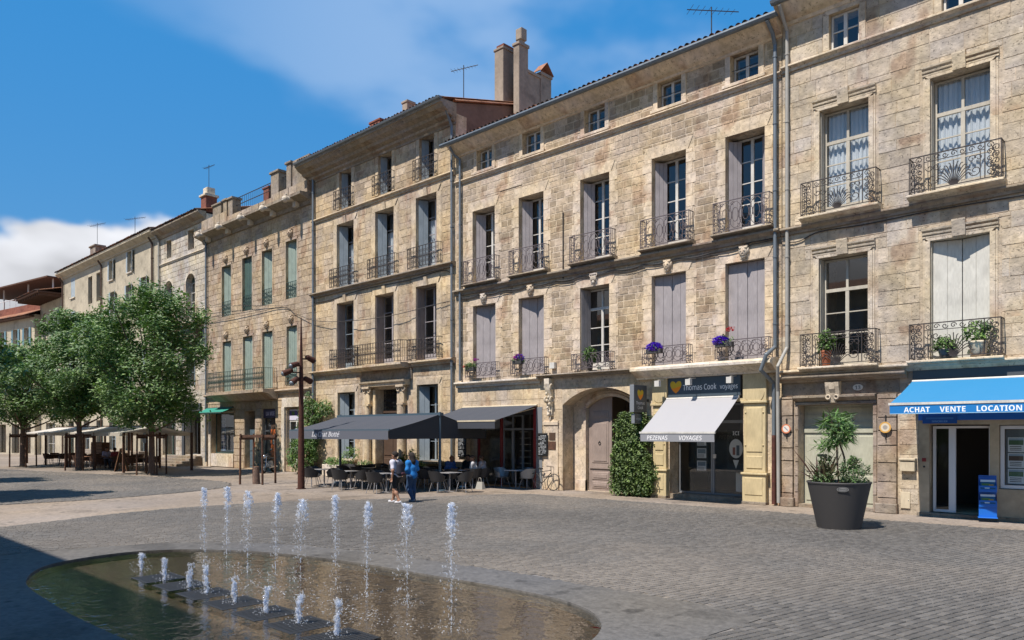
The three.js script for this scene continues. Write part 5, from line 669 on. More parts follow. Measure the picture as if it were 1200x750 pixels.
// ---------------------------------------------------------------- the long cream house
{
  const X1 = -83.1, X2 = -59.52, H = 17.6;
  const b = thing('cream_house', 'long cream rendered house with pale blue shutters under a plain cornice', 'building', [X1, 0, 0]);
  const plain = [[-75.6, -74.5, 13.95, 16.4], [-73.4, -72.3, 13.95, 16.45]], shut = [[-70.2, -69.2, 15.35, 17.0], [-65.9, -64.9, 15.4, 17.1], [-69.9, -68.8, 11.9, 14.3], [-66.2, -65.0, 11.9, 14.4], [-63.0, -61.9, 12.0, 14.6]], closed = [[-80.5, -79.3, 15.1, 16.95], [-80.4, -79.2, 11.6, 13.8], [-76, -74.8, 10.4, 12.6]], low = []; for (const x of [-80.4, -76, -72.6, -69.4, -65.6, -62.4]) { low.push([x - 0.6, x + 0.6, 6.4, 9.0]); low.push([x - 0.8, x + 0.8, 0.1, 3.4]); }
  shell(b, X1, X2, H, 11, [...plain, ...shut, ...closed, ...low], M.plaster, [4.2, 9.6, 14.8]);
  for (const h of plain) casement(b, h[0], h[1], h[2], h[3], -0.3, { mat: M.brownDoor, bars: 3 });
  for (const h of shut) { casement(b, h[0], h[1], h[2], h[3], -0.25, { bars: 3 }); shutterLeaf(b, h[0] - 0.02, 0.03, h[2], h[3], 0.5, Math.PI - 0.12, M.paleBlue).scale.z = -1; shutterLeaf(b, h[1] + 0.02, 0.03, h[2], h[3], 0.5, -0.35, M.paleBlue); sill(b, h[0] - 0.1, h[1] + 0.1, h[2], 0.1, M.pale); }
  for (const h of closed) { closedShutters(b, h[0], h[1], h[2], h[3], -0.03, 0, M.paleBlue); sill(b, h[0] - 0.1, h[1] + 0.1, h[2], 0.1, M.pale); }
  low.forEach((h, i) => { if (i % 2) casement(b, h[0], h[1], h[2], h[3], -0.25, { mat: i % 4 === 1 ? M.greenDark : M.paleBlue, bars: 2 }); else closedShutters(b, h[0], h[1], h[2], h[3], -0.05, 0.05, M.paleBlue); });
  new MB().profile([[0, 17.2], [0.08, 17.22], [0.12, 17.34], [0.3, 17.44], [0.5, 17.58], [0.56, 17.6], [0.56, 17.78], [0, 17.8]], X1 - 0.35, X2 - 0.02).build('cornice', M.plaster, b); tileRoof(b, X1, X2, 17.84, 0.6, 6, 0.26); ledge(b, X1, X2, 4.4, 0.15, 0.2, M.pale);
  pipe(b, [[-71.8, 17.3, 0.4], [-71.8, 16.9, 0.12], [-71.8, 0.3, 0.12]], 0.08, M.brownDoor); pipe(b, [[-60.5, 17.3, 0.4], [-60.5, 16.9, 0.12], [-60.5, 0.3, 0.12]], 0.08, M.brownDoor); pipe(b, [[-82.6, 17.3, 0.4], [-82.6, 16.9, 0.12], [-82.6, 0.3, 0.12]], 0.08, M.brownDoor);
  const ch = new MB().cbox(-77.0, -75.6, 17.8, 19.4, -1.4, -0.6, 0.03).build('chimney', M.weathered, b); new MB().cbox(-77.1, -75.5, 19.4, 19.55, -1.5, -0.5, 0.03).build('chimney_cap', M.weathered, ch);
}
// ---------------------------------------------------------------- houses at the far end of the square
{
  const X1 = -90.6, X2 = -83.15, H = 15.9, b = thing('brown_house', 'narrow shaded house with deep eaves between the cream houses', 'building', [X1, 0, 0]);
  const w = [[-89.6, -88.5, 11.9, 14.6], [-87.2, -86.1, 11.9, 14.6], [-85.0, -84.0, 11.9, 14.6], [-89.6, -88.5, 6.5, 9.5], [-85.5, -84.5, 6.5, 9.5], [-88.5, -85.5, 0.1, 3.3]];
  shell(b, X1, X2, H, 10, w, M.plaster, [4.2, 9.6]); w.forEach((h, i) => { if (i % 2 || i === 0) casement(b, h[0], h[1], h[2], h[3], -0.25, { bars: 3 }); else closedShutters(b, h[0], h[1], h[2], h[3], -0.06, 0, M.whiteShutter); });
  new MB().box(X1 - 0.4, X2, 15.8, 15.95, -1, 2.1).build('eaves_soffit', M.wood, b); const raf = new MB(); for (let x = X1; x < X2; x += 0.6) new MB().box(x, x + 0.12, 15.55, 15.8, 0.01, 2.0).build('rafter', M.wood, b); tileRoof(b, X1 - 0.3, X2, 15.98, 2.2, 6, 0.25);
  new MB().box(-88.0, -84.2, 16.4, 18.6, -4.5, -2.0).build('dormer_wall', M.weathered, b); new MB().box(-88.2, -84.0, 18.6, 18.75, -4.7, -1.8).build('dormer_roof', M.darkTile, b); ledge(b, X1, X2, 11.2, 0.14, 0.2, M.pale);
  const r = new MB(); for (const y of [19.2, 19.7]) r.rod([-87.8, y, -2.2], [-84.2, y, -2.2], 0.03); for (let x = -87.8; x <= -84.2; x += 0.9) r.rod([x, 18.75, -2.2], [x, 19.7, -2.2], 0.03); r.build('terrace_rail', M.iron, b);
}
{
  const b = thing('cream_house', 'cream corner house with blue shutters and a covered brick roof terrace', 'building', [0, 0, 0]);
  const L = 19, H = 14.6, win = []; for (const x of [-16.6, -13.6, -11.0, -7.6, -4.4, -1.8]) { win.push([x - 0.55, x + 0.55, 11.4, 13.3]); win.push([x - 0.55, x + 0.55, 6.4, 9]); win.push([x - 0.9, x + 0.9, 0.1, 3.2]); }
  shell(b, -L, 0, H, 10, win, M.plaster, [4.2, 9.4]); win.forEach((h, i) => { if (i % 3 === 2) casement(b, h[0], h[1], h[2], h[3], -0.3, { mat: M.brownDoor, bars: 1 }); else { casement(b, h[0], h[1], h[2], h[3], -0.25, { bars: 2 }); shutterLeaf(b, h[0] - 0.02, 0.03, h[2], h[3], 0.52, Math.PI - 0.1, M.skyBlueShutter).scale.z = -1; shutterLeaf(b, h[1] + 0.02, 0.03, h[2], h[3], 0.52, -0.1, M.skyBlueShutter); } });
  new MB().box(-L, 0, 14.3, 14.45, 0.01, 0.55).build('eaves_soffit', M.wood, b); tileRoof(b, -L, 0, 14.5, 0.65, 2.4, 0.45); ledge(b, -L, 0, 10.6, 0.14, 0.2, M.pale); ledge(b, -L, 0, 4.3, 0.14, 0.2, M.pale);
  new MB().box(-L, -0.2, 15.0, 16.3, -9, -1.6).build('terrace_wall', M.brick, b); const tr = new MB(); for (let x = -L; x < -0.2; x += 1.5) tr.rod([x, 16.3, -1.7], [x, 17.2, -1.7], 0.03); tr.rod([-L, 17.2, -1.7], [-0.3, 17.2, -1.7], 0.04); tr.build('terrace_rail', M.alu, b);
  const c = new MB(); for (const x of [-L + 0.3, -12.6, -6.5, -0.8]) c.box(x, x + 0.12, 16.3, 18.7, -2.2, -2.08).box(x, x + 0.12, 16.3, 18.7, -8, -7.88); c.build('canopy_post', M.white, b); new MB().box(-L - 0.4, -0.2, 18.7, 18.85, -8.6, -1.3).build('terrace_canopy', M.wood, b);
  b.position.set(-90.2, 0, 0.6); b.rotation.y = 0.16;
}
{ // the row on the near side of the square, whose roof shades the pool's lower corner
  const b = thing('cream_house', 'long cream house opposite the stone houses shading the pool edge', 'building', [0, 0, 0]);
  const L = 66, H = 11.4, win = []; for (let x = -L + 3; x < -2; x += 4.2) for (const y of [0.1, 4.4, 8.1]) win.push([x - 0.6, x + 0.6, y, y + (y < 1 ? 2.6 : 2.2)]);
  shell(b, -L, 0, H, 9, win, M.plaster, [3.6, 7.4]); win.forEach((h, i) => { if (i % 3) closedShutters(b, h[0], h[1], h[2], h[3], -0.05, 0.04, M.paleBlue); else new MB().box(h[0], h[1], h[2], h[3], -0.25, -0.2).build('door', M.brownDoor, b); });
  new MB().profile([[0, 11.1], [0.1, 11.1], [0.3, 11.3], [0.4, 11.35], [0.4, 11.5], [0, 11.5]], -L, 0).build('cornice', M.plaster, b);
  new MB().quad([-L, 11.5, 0.42], [0, 11.5, 0.42], [0, 12.9, -4.5], [-L, 12.9, -4.5]).quad([-L, 12.9, -4.5], [0, 12.9, -4.5], [0, 11.5, -9.3], [-L, 11.5, -9.3]).build('roof', M.tile, b);
  b.rotation.y = Math.PI; b.position.set(-64, 0, 26.1);
}
// ---------------------------------------------------------------- awnings and signs
function cloth2(mb, A, B, C, D, nu, nv, sag) { // a hung sheet between four corners, sagging a little between its bars
  const P = (u, v) => { const q = [0, 1, 2].map((i) => lerp(lerp(A[i], B[i], u), lerp(D[i], C[i], u), v)); q[1] -= sag * Math.sin(v * Math.PI) * (0.75 + 0.25 * Math.sin(u * 31)); return q; };
  for (let i = 0; i < nu; i++) for (let j = 0; j < nv; j++) mb.quad(P(i / nu, j / nv), P((i + 1) / nu, j / nv), P((i + 1) / nu, (j + 1) / nv), P(i / nu, (j + 1) / nv));
}
function wallAwning(name, label, x1, x2, yT, zT, yF, zF, val, fab, bar, print) {
  const t = thing(name, label, 'awning', [(x1 + x2) / 2, 0, 0]);
  const f = new MB(); cloth2(f, [x1, yF, zF], [x2, yF, zF], [x2, yT, zT], [x1, yT, zT], 24, 10, 0.03); f.build('canvas', fab, t);
  new MB().box(x1 - 0.03, x2 + 0.03, yF - 0.05, yF + 0.012, zF - 0.02, zF + 0.05).build('front_bar', bar, t); new MB().rod([x1, yT, zT - 0.02], [x2, yT, zT - 0.02], 0.045, 0.045, 10).build('roller', bar, t);
  if (print) sheet('valance', print, t, [x1, yF - val, zF + 0.02], [x2, yF - val, zF + 0.02], [x2, yF - 0.045, zF + 0.035], [x1, yF - 0.045, zF + 0.035]);
  else { const v = new MB(); cloth2(v, [x1, yF - val, zF + 0.02], [x2, yF - val, zF + 0.02], [x2, yF - 0.045, zF + 0.035], [x1, yF - 0.045, zF + 0.035], 24, 2, 0.0); v.build('valance', fab, t); }
  for (const x of [x1 + 0.12, x2 - 0.12]) { const xm = x + (x < (x1 + x2) / 2 ? 0.5 : -0.5), ym = (yT + yF) / 2 - 0.12, zm = (zT + zF) / 2; new MB().rod([x, yT - 0.12, zT], [xm, ym, zm], 0.022).rod([xm, ym, zm], [x, yF - 0.04, zF], 0.022).ball(xm, ym, zm, 0.035).build('folding_arm', bar, t); }
  return t;
}
const valanceBlue = printMat('blue_valance_print', 5.3, 0.24, (x, w, h) => { x.fillStyle = '#1478c0'; x.fillRect(0, 0, w, h); x.fillStyle = '#9cc4dd'; x.fillRect(0, h - 0.016, w, 0.016); text(x, 'ACHAT', 0.34, 0.2, 0.19, 'sans-serif', '#f2f4f6', 'left', 'bold'); text(x, 'VENTE', 1.17, 0.2, 0.19, 'sans-serif', '#f2f4f6', 'left', 'bold'); text(x, 'LOCATION', 1.96, 0.2, 0.19, 'sans-serif', '#f2f4f6', 'left', 'bold'); }, 260, 0.85);
wallAwning('shop_awning', 'bright blue awning lettered ACHAT VENTE LOCATION over the agency', -6.6, -1.3, 3.72, 0.16, 3.06, 2.0, 0.28, M.canvasBlue, M.white, valanceBlue);
const valanceTravel = printMat('grey_valance_print', 2.74, 0.27, (x, w, h) => { x.fillStyle = '#8d8f94'; x.fillRect(0, 0, w, h); text(x, 'PEZENAS', 0.24, 0.215, 0.2, 'sans-serif', '#f4f4f4', 'left', '', -0.18); text(x, 'VOYAGES', 1.46, 0.215, 0.2, 'sans-serif', '#f4f4f4', 'left', '', -0.18); }, 300, 0.85);
wallAwning('shop_awning', 'pale grey awning lettered PEZENAS VOYAGES between yellow pilasters', -14.5, -11.77, 3.47, 0.2, 2.32, 1.77, 0.31, M.canvasPale, M.white, valanceTravel);
wallAwning('cafe_awning', 'slate grey wall awning over the red framed café front', -25.2, -20.72, 3.42, 0.06, 2.78, 2.45, 0.32, M.canvasGrey, M.mailbox);
wallAwning('shop_awning', 'small green awning over the shop window below the long balcony', -50.9, -47.1, 3.95, 0.15, 3.62, 0.9, 0.1, M.canvasGreen, M.greenDark);
{ // free-standing café canopy with two slopes
  const t = thing('cafe_canopy', 'dark two sided canopy on posts over the café tables', 'canopy', [-26.4, 0, 3.4]), x1 = -29.95, x2 = -22.85, zr = 3.4, yr = 3.02, yf = 2.40;
  const val = printMat('canopy_valance_print', 7.1, 0.34, (x, w, h) => { x.fillStyle = '#565a64'; x.fillRect(0, 0, w, h); text(x, 'Le Chat Botté', 1.8, 0.24, 0.27, 'serif', '#d6d8de', 'left', '', -0.4, 1.2); }, 260, 0.9);
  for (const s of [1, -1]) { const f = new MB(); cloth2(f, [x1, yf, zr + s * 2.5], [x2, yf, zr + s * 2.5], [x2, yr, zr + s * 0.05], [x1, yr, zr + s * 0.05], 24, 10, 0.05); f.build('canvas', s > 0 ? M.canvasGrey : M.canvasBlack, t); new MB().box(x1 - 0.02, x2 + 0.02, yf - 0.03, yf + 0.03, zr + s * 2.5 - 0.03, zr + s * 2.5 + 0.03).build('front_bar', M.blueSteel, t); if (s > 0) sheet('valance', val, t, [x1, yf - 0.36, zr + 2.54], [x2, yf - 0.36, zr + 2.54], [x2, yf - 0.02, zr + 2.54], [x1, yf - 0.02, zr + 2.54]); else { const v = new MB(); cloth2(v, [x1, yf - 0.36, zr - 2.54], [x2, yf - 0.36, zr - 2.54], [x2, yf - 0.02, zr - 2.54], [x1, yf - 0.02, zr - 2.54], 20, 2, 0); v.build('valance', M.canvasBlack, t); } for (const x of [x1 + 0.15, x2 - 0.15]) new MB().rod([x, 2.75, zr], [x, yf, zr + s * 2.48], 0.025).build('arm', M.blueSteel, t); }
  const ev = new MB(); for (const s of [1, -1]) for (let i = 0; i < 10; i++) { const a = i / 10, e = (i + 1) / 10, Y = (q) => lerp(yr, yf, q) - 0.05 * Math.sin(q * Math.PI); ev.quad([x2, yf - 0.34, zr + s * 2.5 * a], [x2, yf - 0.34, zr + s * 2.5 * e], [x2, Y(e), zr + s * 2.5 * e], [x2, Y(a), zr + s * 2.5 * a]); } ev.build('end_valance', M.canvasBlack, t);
  new MB().box(x1 - 0.05, x2 + 0.1, yr - 0.05, yr + 0.07, zr - 0.09, zr + 0.09).build('ridge_beam', M.blueSteel, t);
  for (const x of [x1 + 0.1, x2 - 0.02]) { new MB().cyl(x, 0, zr, 0.055, 0.055, 3.12, 12).build('post', M.blueSteel, t); new MB().cyl(x, 0, zr, 0.28, 0.26, 0.06, 20).build('post_base', M.blueSteel, t); }
}
{ // travel shop board
  const t = thing('shop_sign', 'long slate sign board with a yellow heart above the grey awning', 'sign', [-13.15, 3.86, 0.05]); new MB().cbox(-14.5, -11.76, 3.51, 4.2, 0.0, 0.1, 0.01).build('board', M.slate, t);
  const p = printMat('travel_sign_print', 2.7, 0.66, (x, w, h) => { x.fillStyle = '#3f4d57'; x.fillRect(0, 0, w, h); x.strokeStyle = '#2c363d'; x.lineWidth = 0.012; x.beginPath(); x.moveTo(w * 0.47, 0); x.lineTo(w * 0.47, h); x.stroke(); heart(x, 0.30, 0.30, 0.24); text(x, 'Thomas Cook', 0.58, 0.43, 0.265, 'sans-serif', '#eef0f0', 'left', '', 0, 0.79); text(x, 'voyages', 1.98, 0.43, 0.22, 'sans-serif', '#eef0f0', 'left', '', 0, 0.82); }, 400);
  sheet('print', p, t, [-14.48, 3.53, 0.104], [-11.78, 3.53, 0.104], [-11.78, 4.18, 0.104], [-14.48, 4.18, 0.104]);
  for (const [x, lb] of [[-14.62, 'small white spotlight on an arm over the yellow pilaster by the hedge'], [-13.4, 'small white spotlight on an arm over the middle of the slate sign'], [-11.9, 'small white spotlight on an arm over the word voyages']]) { const l = thing('sign_lamp', lb, 'spotlight', [x, 4.1, 0.1], 'spotlights over the travel shop sign'); new MB().rod([x, 4.16, 0.1], [x, 4.12, 0.55], 0.012).build('arm', M.white, l); new MB().box(x - 0.09, x + 0.09, 3.9, 4.1, 0.5, 0.64).build('lamp_head', M.white, l); }
}
function heart(x, cx, cy, s) { x.save(); x.translate(cx, cy); x.scale(s, s); const path = () => { x.beginPath(); x.moveTo(0, 0.95); x.bezierCurveTo(-1.25, 0.1, -1.05, -0.95, -0.45, -0.85); x.bezierCurveTo(-0.15, -0.8, 0, -0.55, 0, -0.4); x.bezierCurveTo(0, -0.55, 0.15, -0.8, 0.45, -0.85); x.bezierCurveTo(1.05, -0.95, 1.25, 0.1, 0, 0.95); x.closePath(); }; path(); x.fillStyle = '#c9a827'; x.fill(); x.save(); path(); x.clip(); x.fillStyle = '#e8871a'; x.beginPath(); x.moveTo(-1, 0.1); x.bezierCurveTo(-0.3, 0.4, 0.2, -0.1, 1, -0.1); x.lineTo(1, 1); x.lineTo(-1, 1); x.fill(); x.restore(); x.restore(); }
{ // box sign standing out from the wall
  const t = thing('projecting_sign', 'projecting slate box sign with a yellow heart beside the climbing hedge', 'sign', [-15.4, 3.5, 0.7]); new MB().cbox(-15.48, -15.3, 3.02, 3.98, 0.22, 1.02, 0.01).build('box', M.greyAlu, t); new MB().cbox(-15.46, -15.32, 2.62, 2.96, 0.3, 0.95, 0.01).build('lower_box', M.greyAlu, t); new MB().box(-15.41, -15.37, 2.96, 3.02, 0.4, 0.85).box(-15.42, -15.36, 3.4, 3.5, 0.0, 0.22).build('bracket', M.black, t);
  const p = printMat('projecting_print', 0.78, 0.94, (x, w, h) => { x.fillStyle = '#4a4e52'; x.fillRect(0, 0, w, h); heart(x, w / 2, 0.33, 0.2); text(x, 'Thomas', w / 2, 0.68, 0.15, 'sans-serif', '#d8d8d8', 'center'); text(x, 'Cook', w / 2, 0.84, 0.15, 'sans-serif', '#d8d8d8', 'center'); }, 300); sheet('print', p, t, [-15.297, 3.03, 1.01], [-15.297, 3.03, 0.23], [-15.297, 3.97, 0.23], [-15.297, 3.97, 1.01]);
  const q = printMat('projecting_print_small', 0.62, 0.32, (x, w, h) => { x.fillStyle = '#5a5e60'; x.fillRect(0, 0, w, h); text(x, 'voyages', w / 2, 0.2, 0.13, 'sans-serif', '#b8bcbe', 'center'); }, 300); sheet('print', q, t, [-15.317, 2.63, 0.94], [-15.317, 2.63, 0.31], [-15.317, 2.95, 0.31], [-15.317, 2.95, 0.94]);
}
function discSign(label, x, y, z, r, draw) { const t = thing('round_sign', label, 'sign', [x, y, z]); new MB().add(new THREE.CylinderGeometry(r, r, 0.02, 28), mat4(x, y, z, Math.PI / 2, 0, 0)).build('disc', M.pale, t); const m = printMat('round_print', 1, 1, (c) => { c.fillStyle = '#000'; c.fillRect(0, 0, 1, 1); draw(c); }, 128); const g = new THREE.CircleGeometry(r * 0.99, 28), k = new THREE.Mesh(g, m); k.name = 'print'; k.position.set(0, 0, 0.0125); t.add(k); new MB().box(x - 0.012, x + 0.012, y - r * 2.2, y + r * 2.2, 0.1, z - 0.011).build('bracket', M.black, t); }
discSign('round faded red ringed no parking sign beside the red downpipe', -10.2, 2.42, 0.17, 0.145, (c) => { c.fillStyle = '#c9744e'; c.beginPath(); c.arc(0.5, 0.5, 0.5, 0, 7); c.fill(); c.fillStyle = '#d9d0c2'; c.beginPath(); c.arc(0.5, 0.5, 0.37, 0, 7); c.fill(); c.strokeStyle = '#8a8f9f'; c.lineWidth = 0.12; c.beginPath(); c.moveTo(0.3, 0.3); c.lineTo(0.7, 0.7); c.stroke(); });
discSign('round faded yellow ringed sign right of the sage green garage door', -7.3, 2.45, 0.17, 0.16, (c) => { c.fillStyle = '#c99a4a'; c.beginPath(); c.arc(0.5, 0.5, 0.5, 0, 7); c.fill(); c.fillStyle = '#cfc4ad'; c.beginPath(); c.arc(0.5, 0.5, 0.37, 0, 7); c.fill(); c.fillStyle = '#9a948c'; c.beginPath(); c.arc(0.5, 0.5, 0.2, 0, 7); c.fill(); });
{ const t = thing('house_number', 'small pale oval house number plate on the sooty frieze', 'sign', [-8.1, 3.63, 0.03]); const m = printMat('number_print', 0.28, 0.18, (x, w, h) => { x.fillStyle = '#c9c4ba'; x.fillRect(0, 0, w, h); text(x, '13', w / 2, 0.15, 0.15, 'serif', '#3c4046', 'center', 'bold'); }, 300); const g = new THREE.CircleGeometry(1, 24); const k = new THREE.Mesh(g, m); k.name = 'print'; k.scale.set(0.14, 0.09, 1); k.position.set(0, 0, 0.013); t.add(k); new MB().add(new THREE.CylinderGeometry(1, 1, 1, 24), mat4(-8.1, 3.63, 0.03, Math.PI / 2, 0, 0, 0.145, 0.02, 0.095)).build('plate', M.pale, t); }
{ const t = thing('mailbox', 'ivory metal mailbox on the wall left of the agency door', 'mailbox', [-6.72, 1.4, 0.02]); new MB().cbox(-6.92, -6.54, 1.22, 1.52, 0.02, 0.16, 0.01).build('box', M.mailbox, t); new MB().cbox(-6.94, -6.52, 1.52, 1.58, 0.02, 0.19, 0.01).build('lid', M.mailbox, t); new MB().box(-6.88, -6.58, 1.49, 1.505, 0.158, 0.165).build('slot', M.black, t); }
{ const t = thing('meter_cover', 'flush ivory meter cover low on the wall under the mailbox', 'cover', [-6.8, 0.4, 0.02]); new MB().cbox(-6.94, -6.69, 0.17, 0.63, 0.018, 0.035, 0.006).build('panel', M.mailbox, t); new MB().ball(-6.73, 0.4, 0.037, 0.012).build('lock', M.chrome, t); }
{ const t = thing('entry_phone', 'small door entry plate beside the agency door frame', 'intercom', [-6.33, 1.5, 0.035]); new MB().box(-6.38, -6.28, 1.5, 1.6, 0.036, 0.05).build('plate', M.red, t); new MB().ball(-6.33, 1.36, 0.04, 0.03, null, 1, 1, 0.5).build('button', M.black, t); }
function board(name, label, x1, x2, y1, y2, z, seed, w = '#15181a', fg = '#b9bec2') { const t = thing(name, label, 'board', [(x1 + x2) / 2, y1, z]); new MB().cbox(x1, x2, y1, y2, z, z + 0.03, 0.005).build('panel', M.black, t); const p = printMat('board_print', x2 - x1, y2 - y1, (c, W, H) => { c.fillStyle = w; c.fillRect(0, 0, W, H); const R = rng(seed); c.fillStyle = fg; for (let y = 0.08; y < H - 0.06; y += 0.055) { let x = 0.05; while (x < W - 0.08) { const l = 0.03 + R() * 0.09; if (R() < 0.75) c.fillRect(x, y, Math.min(l, W - 0.05 - x), 0.02); x += l + 0.02; } } }, 300); sheet('print', p, t, [x1 + 0.01, y1 + 0.01, z + 0.032], [x2 - 0.01, y1 + 0.01, z + 0.032], [x2 - 0.01, y2 - 0.01, z + 0.032], [x1 + 0.01, y2 - 0.01, z + 0.032]); return t; }
board('menu_board', 'black chalk menu board on the pier right of the café front', -20.62, -20.1, 1.35, 2.28, 0.1, 5); board('menu_board', 'black menu board on the wall between the canopy and the café', -25.5, -24.95, 1.2, 2.4, 0.05, 9);
{ const t = thing('brass_plaque', 'dark and brass plaques on the gate pilaster', 'plaque', [-19.9, 1.7, 0.05]); new MB().box(-20.05, -19.72, 2.0, 2.3, 0.052, 0.07).build('dark_plate', M.brownDoor, t); new MB().box(-20.1, -19.7, 1.62, 1.95, 0.052, 0.07).build('brass_plate', M.wood, t); }
{ // leaflet stand
  const t = thing('leaflet_stand', 'blue plastic leaflet stand on the step of the agency', 'stand', [-4.72, 0.1, 0.45]); t.rotation.y = 0.25; t.scale.set(0.9, 0.82, 0.9); t.origin = [0, 0, 0];
  new MB().cbox(-0.24, 0.24, 0, 0.03, -0.2, 0.2, 0.01).build('base', M.stand, t); const bk = new MB(); bk.quad([-0.22, 0.03, -0.05], [0.22, 0.03, -0.05], [0.22, 1.3, -0.16], [-0.22, 1.3, -0.16]); bk.quad([-0.22, 0.03, -0.08], [0.22, 0.03, -0.08], [0.22, 1.3, -0.19], [-0.22, 1.3, -0.19]); bk.box(-0.22, 0.22, 1.3, 1.33, -0.2, -0.14); bk.build('back_panel', M.stand, t); new MB().box(-0.22, 0.22, 0.03, 0.36, -0.05, 0.1).build('front_panel', M.stand, t);
  for (const y of [0.36, 0.82]) { const m = new MB(); m.box(-0.22, 0.22, y, y + 0.04, -0.08, 0.14); for (const s of [-1, 1]) m.quad([s * 0.22, y, 0.14], [s * 0.22, y, -0.1], [s * 0.22, y + 0.42, -0.14], [s * 0.22, y + 0.2, 0.12]); m.quad([-0.22, y, 0.14], [0.22, y, 0.14], [0.22, y + 0.2, 0.12], [-0.22, y + 0.2, 0.12]); m.build('tray', M.stand, t); const p = printMat('leaflet', 0.36, 0.3, (x, w, h) => { x.fillStyle = '#27597f'; x.fillRect(0, 0, w, h); x.fillStyle = '#d8dfe4'; x.fillRect(0, 0, w, 0.07); x.fillStyle = '#5c7a3b'; x.fillRect(0.03, 0.12, 0.2, 0.1); x.fillStyle = '#b8892f'; x.fillRect(0.2, 0.15, 0.12, 0.08); x.fillStyle = '#cfd9de'; x.fillRect(0.1, 0.24, 0.12, 0.05); }, 300); sheet('leaflets', p, t, [-0.18, y + 0.1, 0.145], [0.18, y + 0.1, 0.145], [0.18, y + 0.38, 0.02], [-0.18, y + 0.38, 0.02]); }
}
// ---------------------------------------------------------------- foliage
function sprigGeo(seed, n, L, W, spread) { // a spray of n small leaves, each folded along its midrib
  const R = rng(seed), m = new MB();
  for (let i = 0; i < n; i++) {
    const a = R() * 6.28, e = (R() - 0.6) * 1.3, d = V3(Math.cos(a) * Math.cos(e), Math.sin(e), Math.sin(a) * Math.cos(e)), o = V3((R() - 0.5) * spread, (R() - 0.5) * spread, (R() - 0.5) * spread), l = L * (0.7 + R() * 0.6), w = W * (0.7 + R() * 0.6);
    const s = V3((R() - 0.5) * 0.9, 1, (R() - 0.5) * 0.9).cross(d).normalize(), u = s.clone().cross(d).normalize(), P = (t, k, h) => { const q = o.clone().addScaledVector(d, l * t).addScaledVector(s, w * k).addScaledVector(u, h); return [q.x, q.y - 0.12 * l * t * t, q.z]; };
    const A = P(0, 0, 0), B = P(0.45, 0.5, w * 0.22), C = P(1, 0, 0), D = P(0.45, -0.5, w * 0.22), N = P(0.5, 0, 0); m.tri(A, B, N); m.tri(B, C, N); m.tri(N, C, D); m.tri(A, N, D);
  }
  return m.geometry();
}
const sprigs = [sprigGeo(1, 10, 0.18, 0.10, 0.40), sprigGeo(2, 10, 0.17, 0.095, 0.42)];
function foliage(parent, name, pts, geo, tones, seed, sc = 1) { // pts: [x,y,z]
  const R = rng(seed), im = new THREE.InstancedMesh(geo, M.leaf, pts.length), d = new THREE.Object3D(), c = new THREE.Color(), o = parent.origin || [0, 0, 0];
  pts.forEach((p, i) => { d.position.set(p[0] - o[0], p[1] - o[1], p[2] - o[2]); d.rotation.set(R() * 1.2 - 0.6, R() * 6.28, R() * 1.2 - 0.6); d.scale.setScalar(sc * (0.75 + R() * 0.55)); d.updateMatrix(); im.setMatrixAt(i, d.matrix); const t = tones[Math.floor(R() * tones.length)], k = 0.75 + R() * 0.55; im.setColorAt(i, c.setRGB(t[0] * k, t[1] * k, t[2] * k)); });
  im.name = name; im.castShadow = im.receiveShadow = true; im.userData.kind = 'stuff'; parent.add(im); return im;
}
const GREENS = [[0.105, 0.225, 0.036], [0.135, 0.265, 0.042], [0.080, 0.180, 0.033], [0.185, 0.320, 0.050], [0.105, 0.198, 0.048]];
function tree(label, x, z, H, base, rad, seed, group, count = 3000, lean = 0) {
  const R = rng(seed), t = thing('tree', label, 'tree', [x, 0, z], group), tr = new MB(), clumps = [];
  const trunkTop = base + (H - base) * 0.35; tr.tube([[x, 0, z], [x + 0.05, base * 0.6, z], [x + lean * 0.3, trunkTop, z + 0.1]], 0.001, 2, 3);
  const seg = (a, b, r1, r2) => tr.rod(a, b, r1, r2, 9);
  seg([x, 0, z], [x + 0.04, base * 0.7, z + 0.02], 0.19, 0.15); seg([x + 0.04, base * 0.7, z + 0.02], [x + lean * 0.3, trunkTop, z + 0.1], 0.15, 0.10); tr.cyl(x, 0, z, 0.26, 0.19, 0.18, 10);
  const n = 60, mid = (base + H) / 2;
  for (let i = 0; i < n; i++) {
    const v = (i + 0.5) / n, yy = base + 0.35 + (H - base - 0.9) * v, prof = Math.pow(Math.sin(Math.PI * Math.min(1, 0.16 + v * 0.80)), 0.75), a = i * 2.4 + R() * 0.7, rr = rad * prof * (0.22 + R() * 0.76), cr = rad * (0.12 + R() * 0.13) * (0.75 + 0.35 * prof);
    const c = [x + lean * v + Math.cos(a) * rr, yy, z + Math.sin(a) * rr]; clumps.push([...c, cr]);
    if (i % 2 === 0) { const y0 = Math.min(trunkTop, base * 0.75 + (yy - base) * 0.4); seg([x + lean * 0.2, y0, z + 0.06], [lerp(x, c[0], 0.55), lerp(y0, yy, 0.5), lerp(z, c[2], 0.55)], 0.07, 0.045); seg([lerp(x, c[0], 0.55), lerp(y0, yy, 0.5), lerp(z, c[2], 0.55)], c, 0.045, 0.02); }
  }
  tr.build('trunk', M.bark, t);
  const pts = []; let tot = 0; for (const c of clumps) tot += c[3] * c[3];
  for (const c of clumps) { const k = Math.round(count * c[3] * c[3] / tot); for (let j = 0; j < k; j++) { const u = R() * 2 - 1, a = R() * 6.28, q = Math.sqrt(1 - u * u), r = c[3] * (0.45 + 0.62 * Math.pow(R(), 0.55)) * (1 + 0.2 * Math.sin(a * 3 + u * 5)); pts.push([c[0] + Math.cos(a) * q * r, c[1] + u * r * 0.62, c[2] + Math.sin(a) * q * r]); } }
  foliage(t, 'crown', pts, sprigs[seed % 2], GREENS, seed + 5, 1.15);
  return t;
}
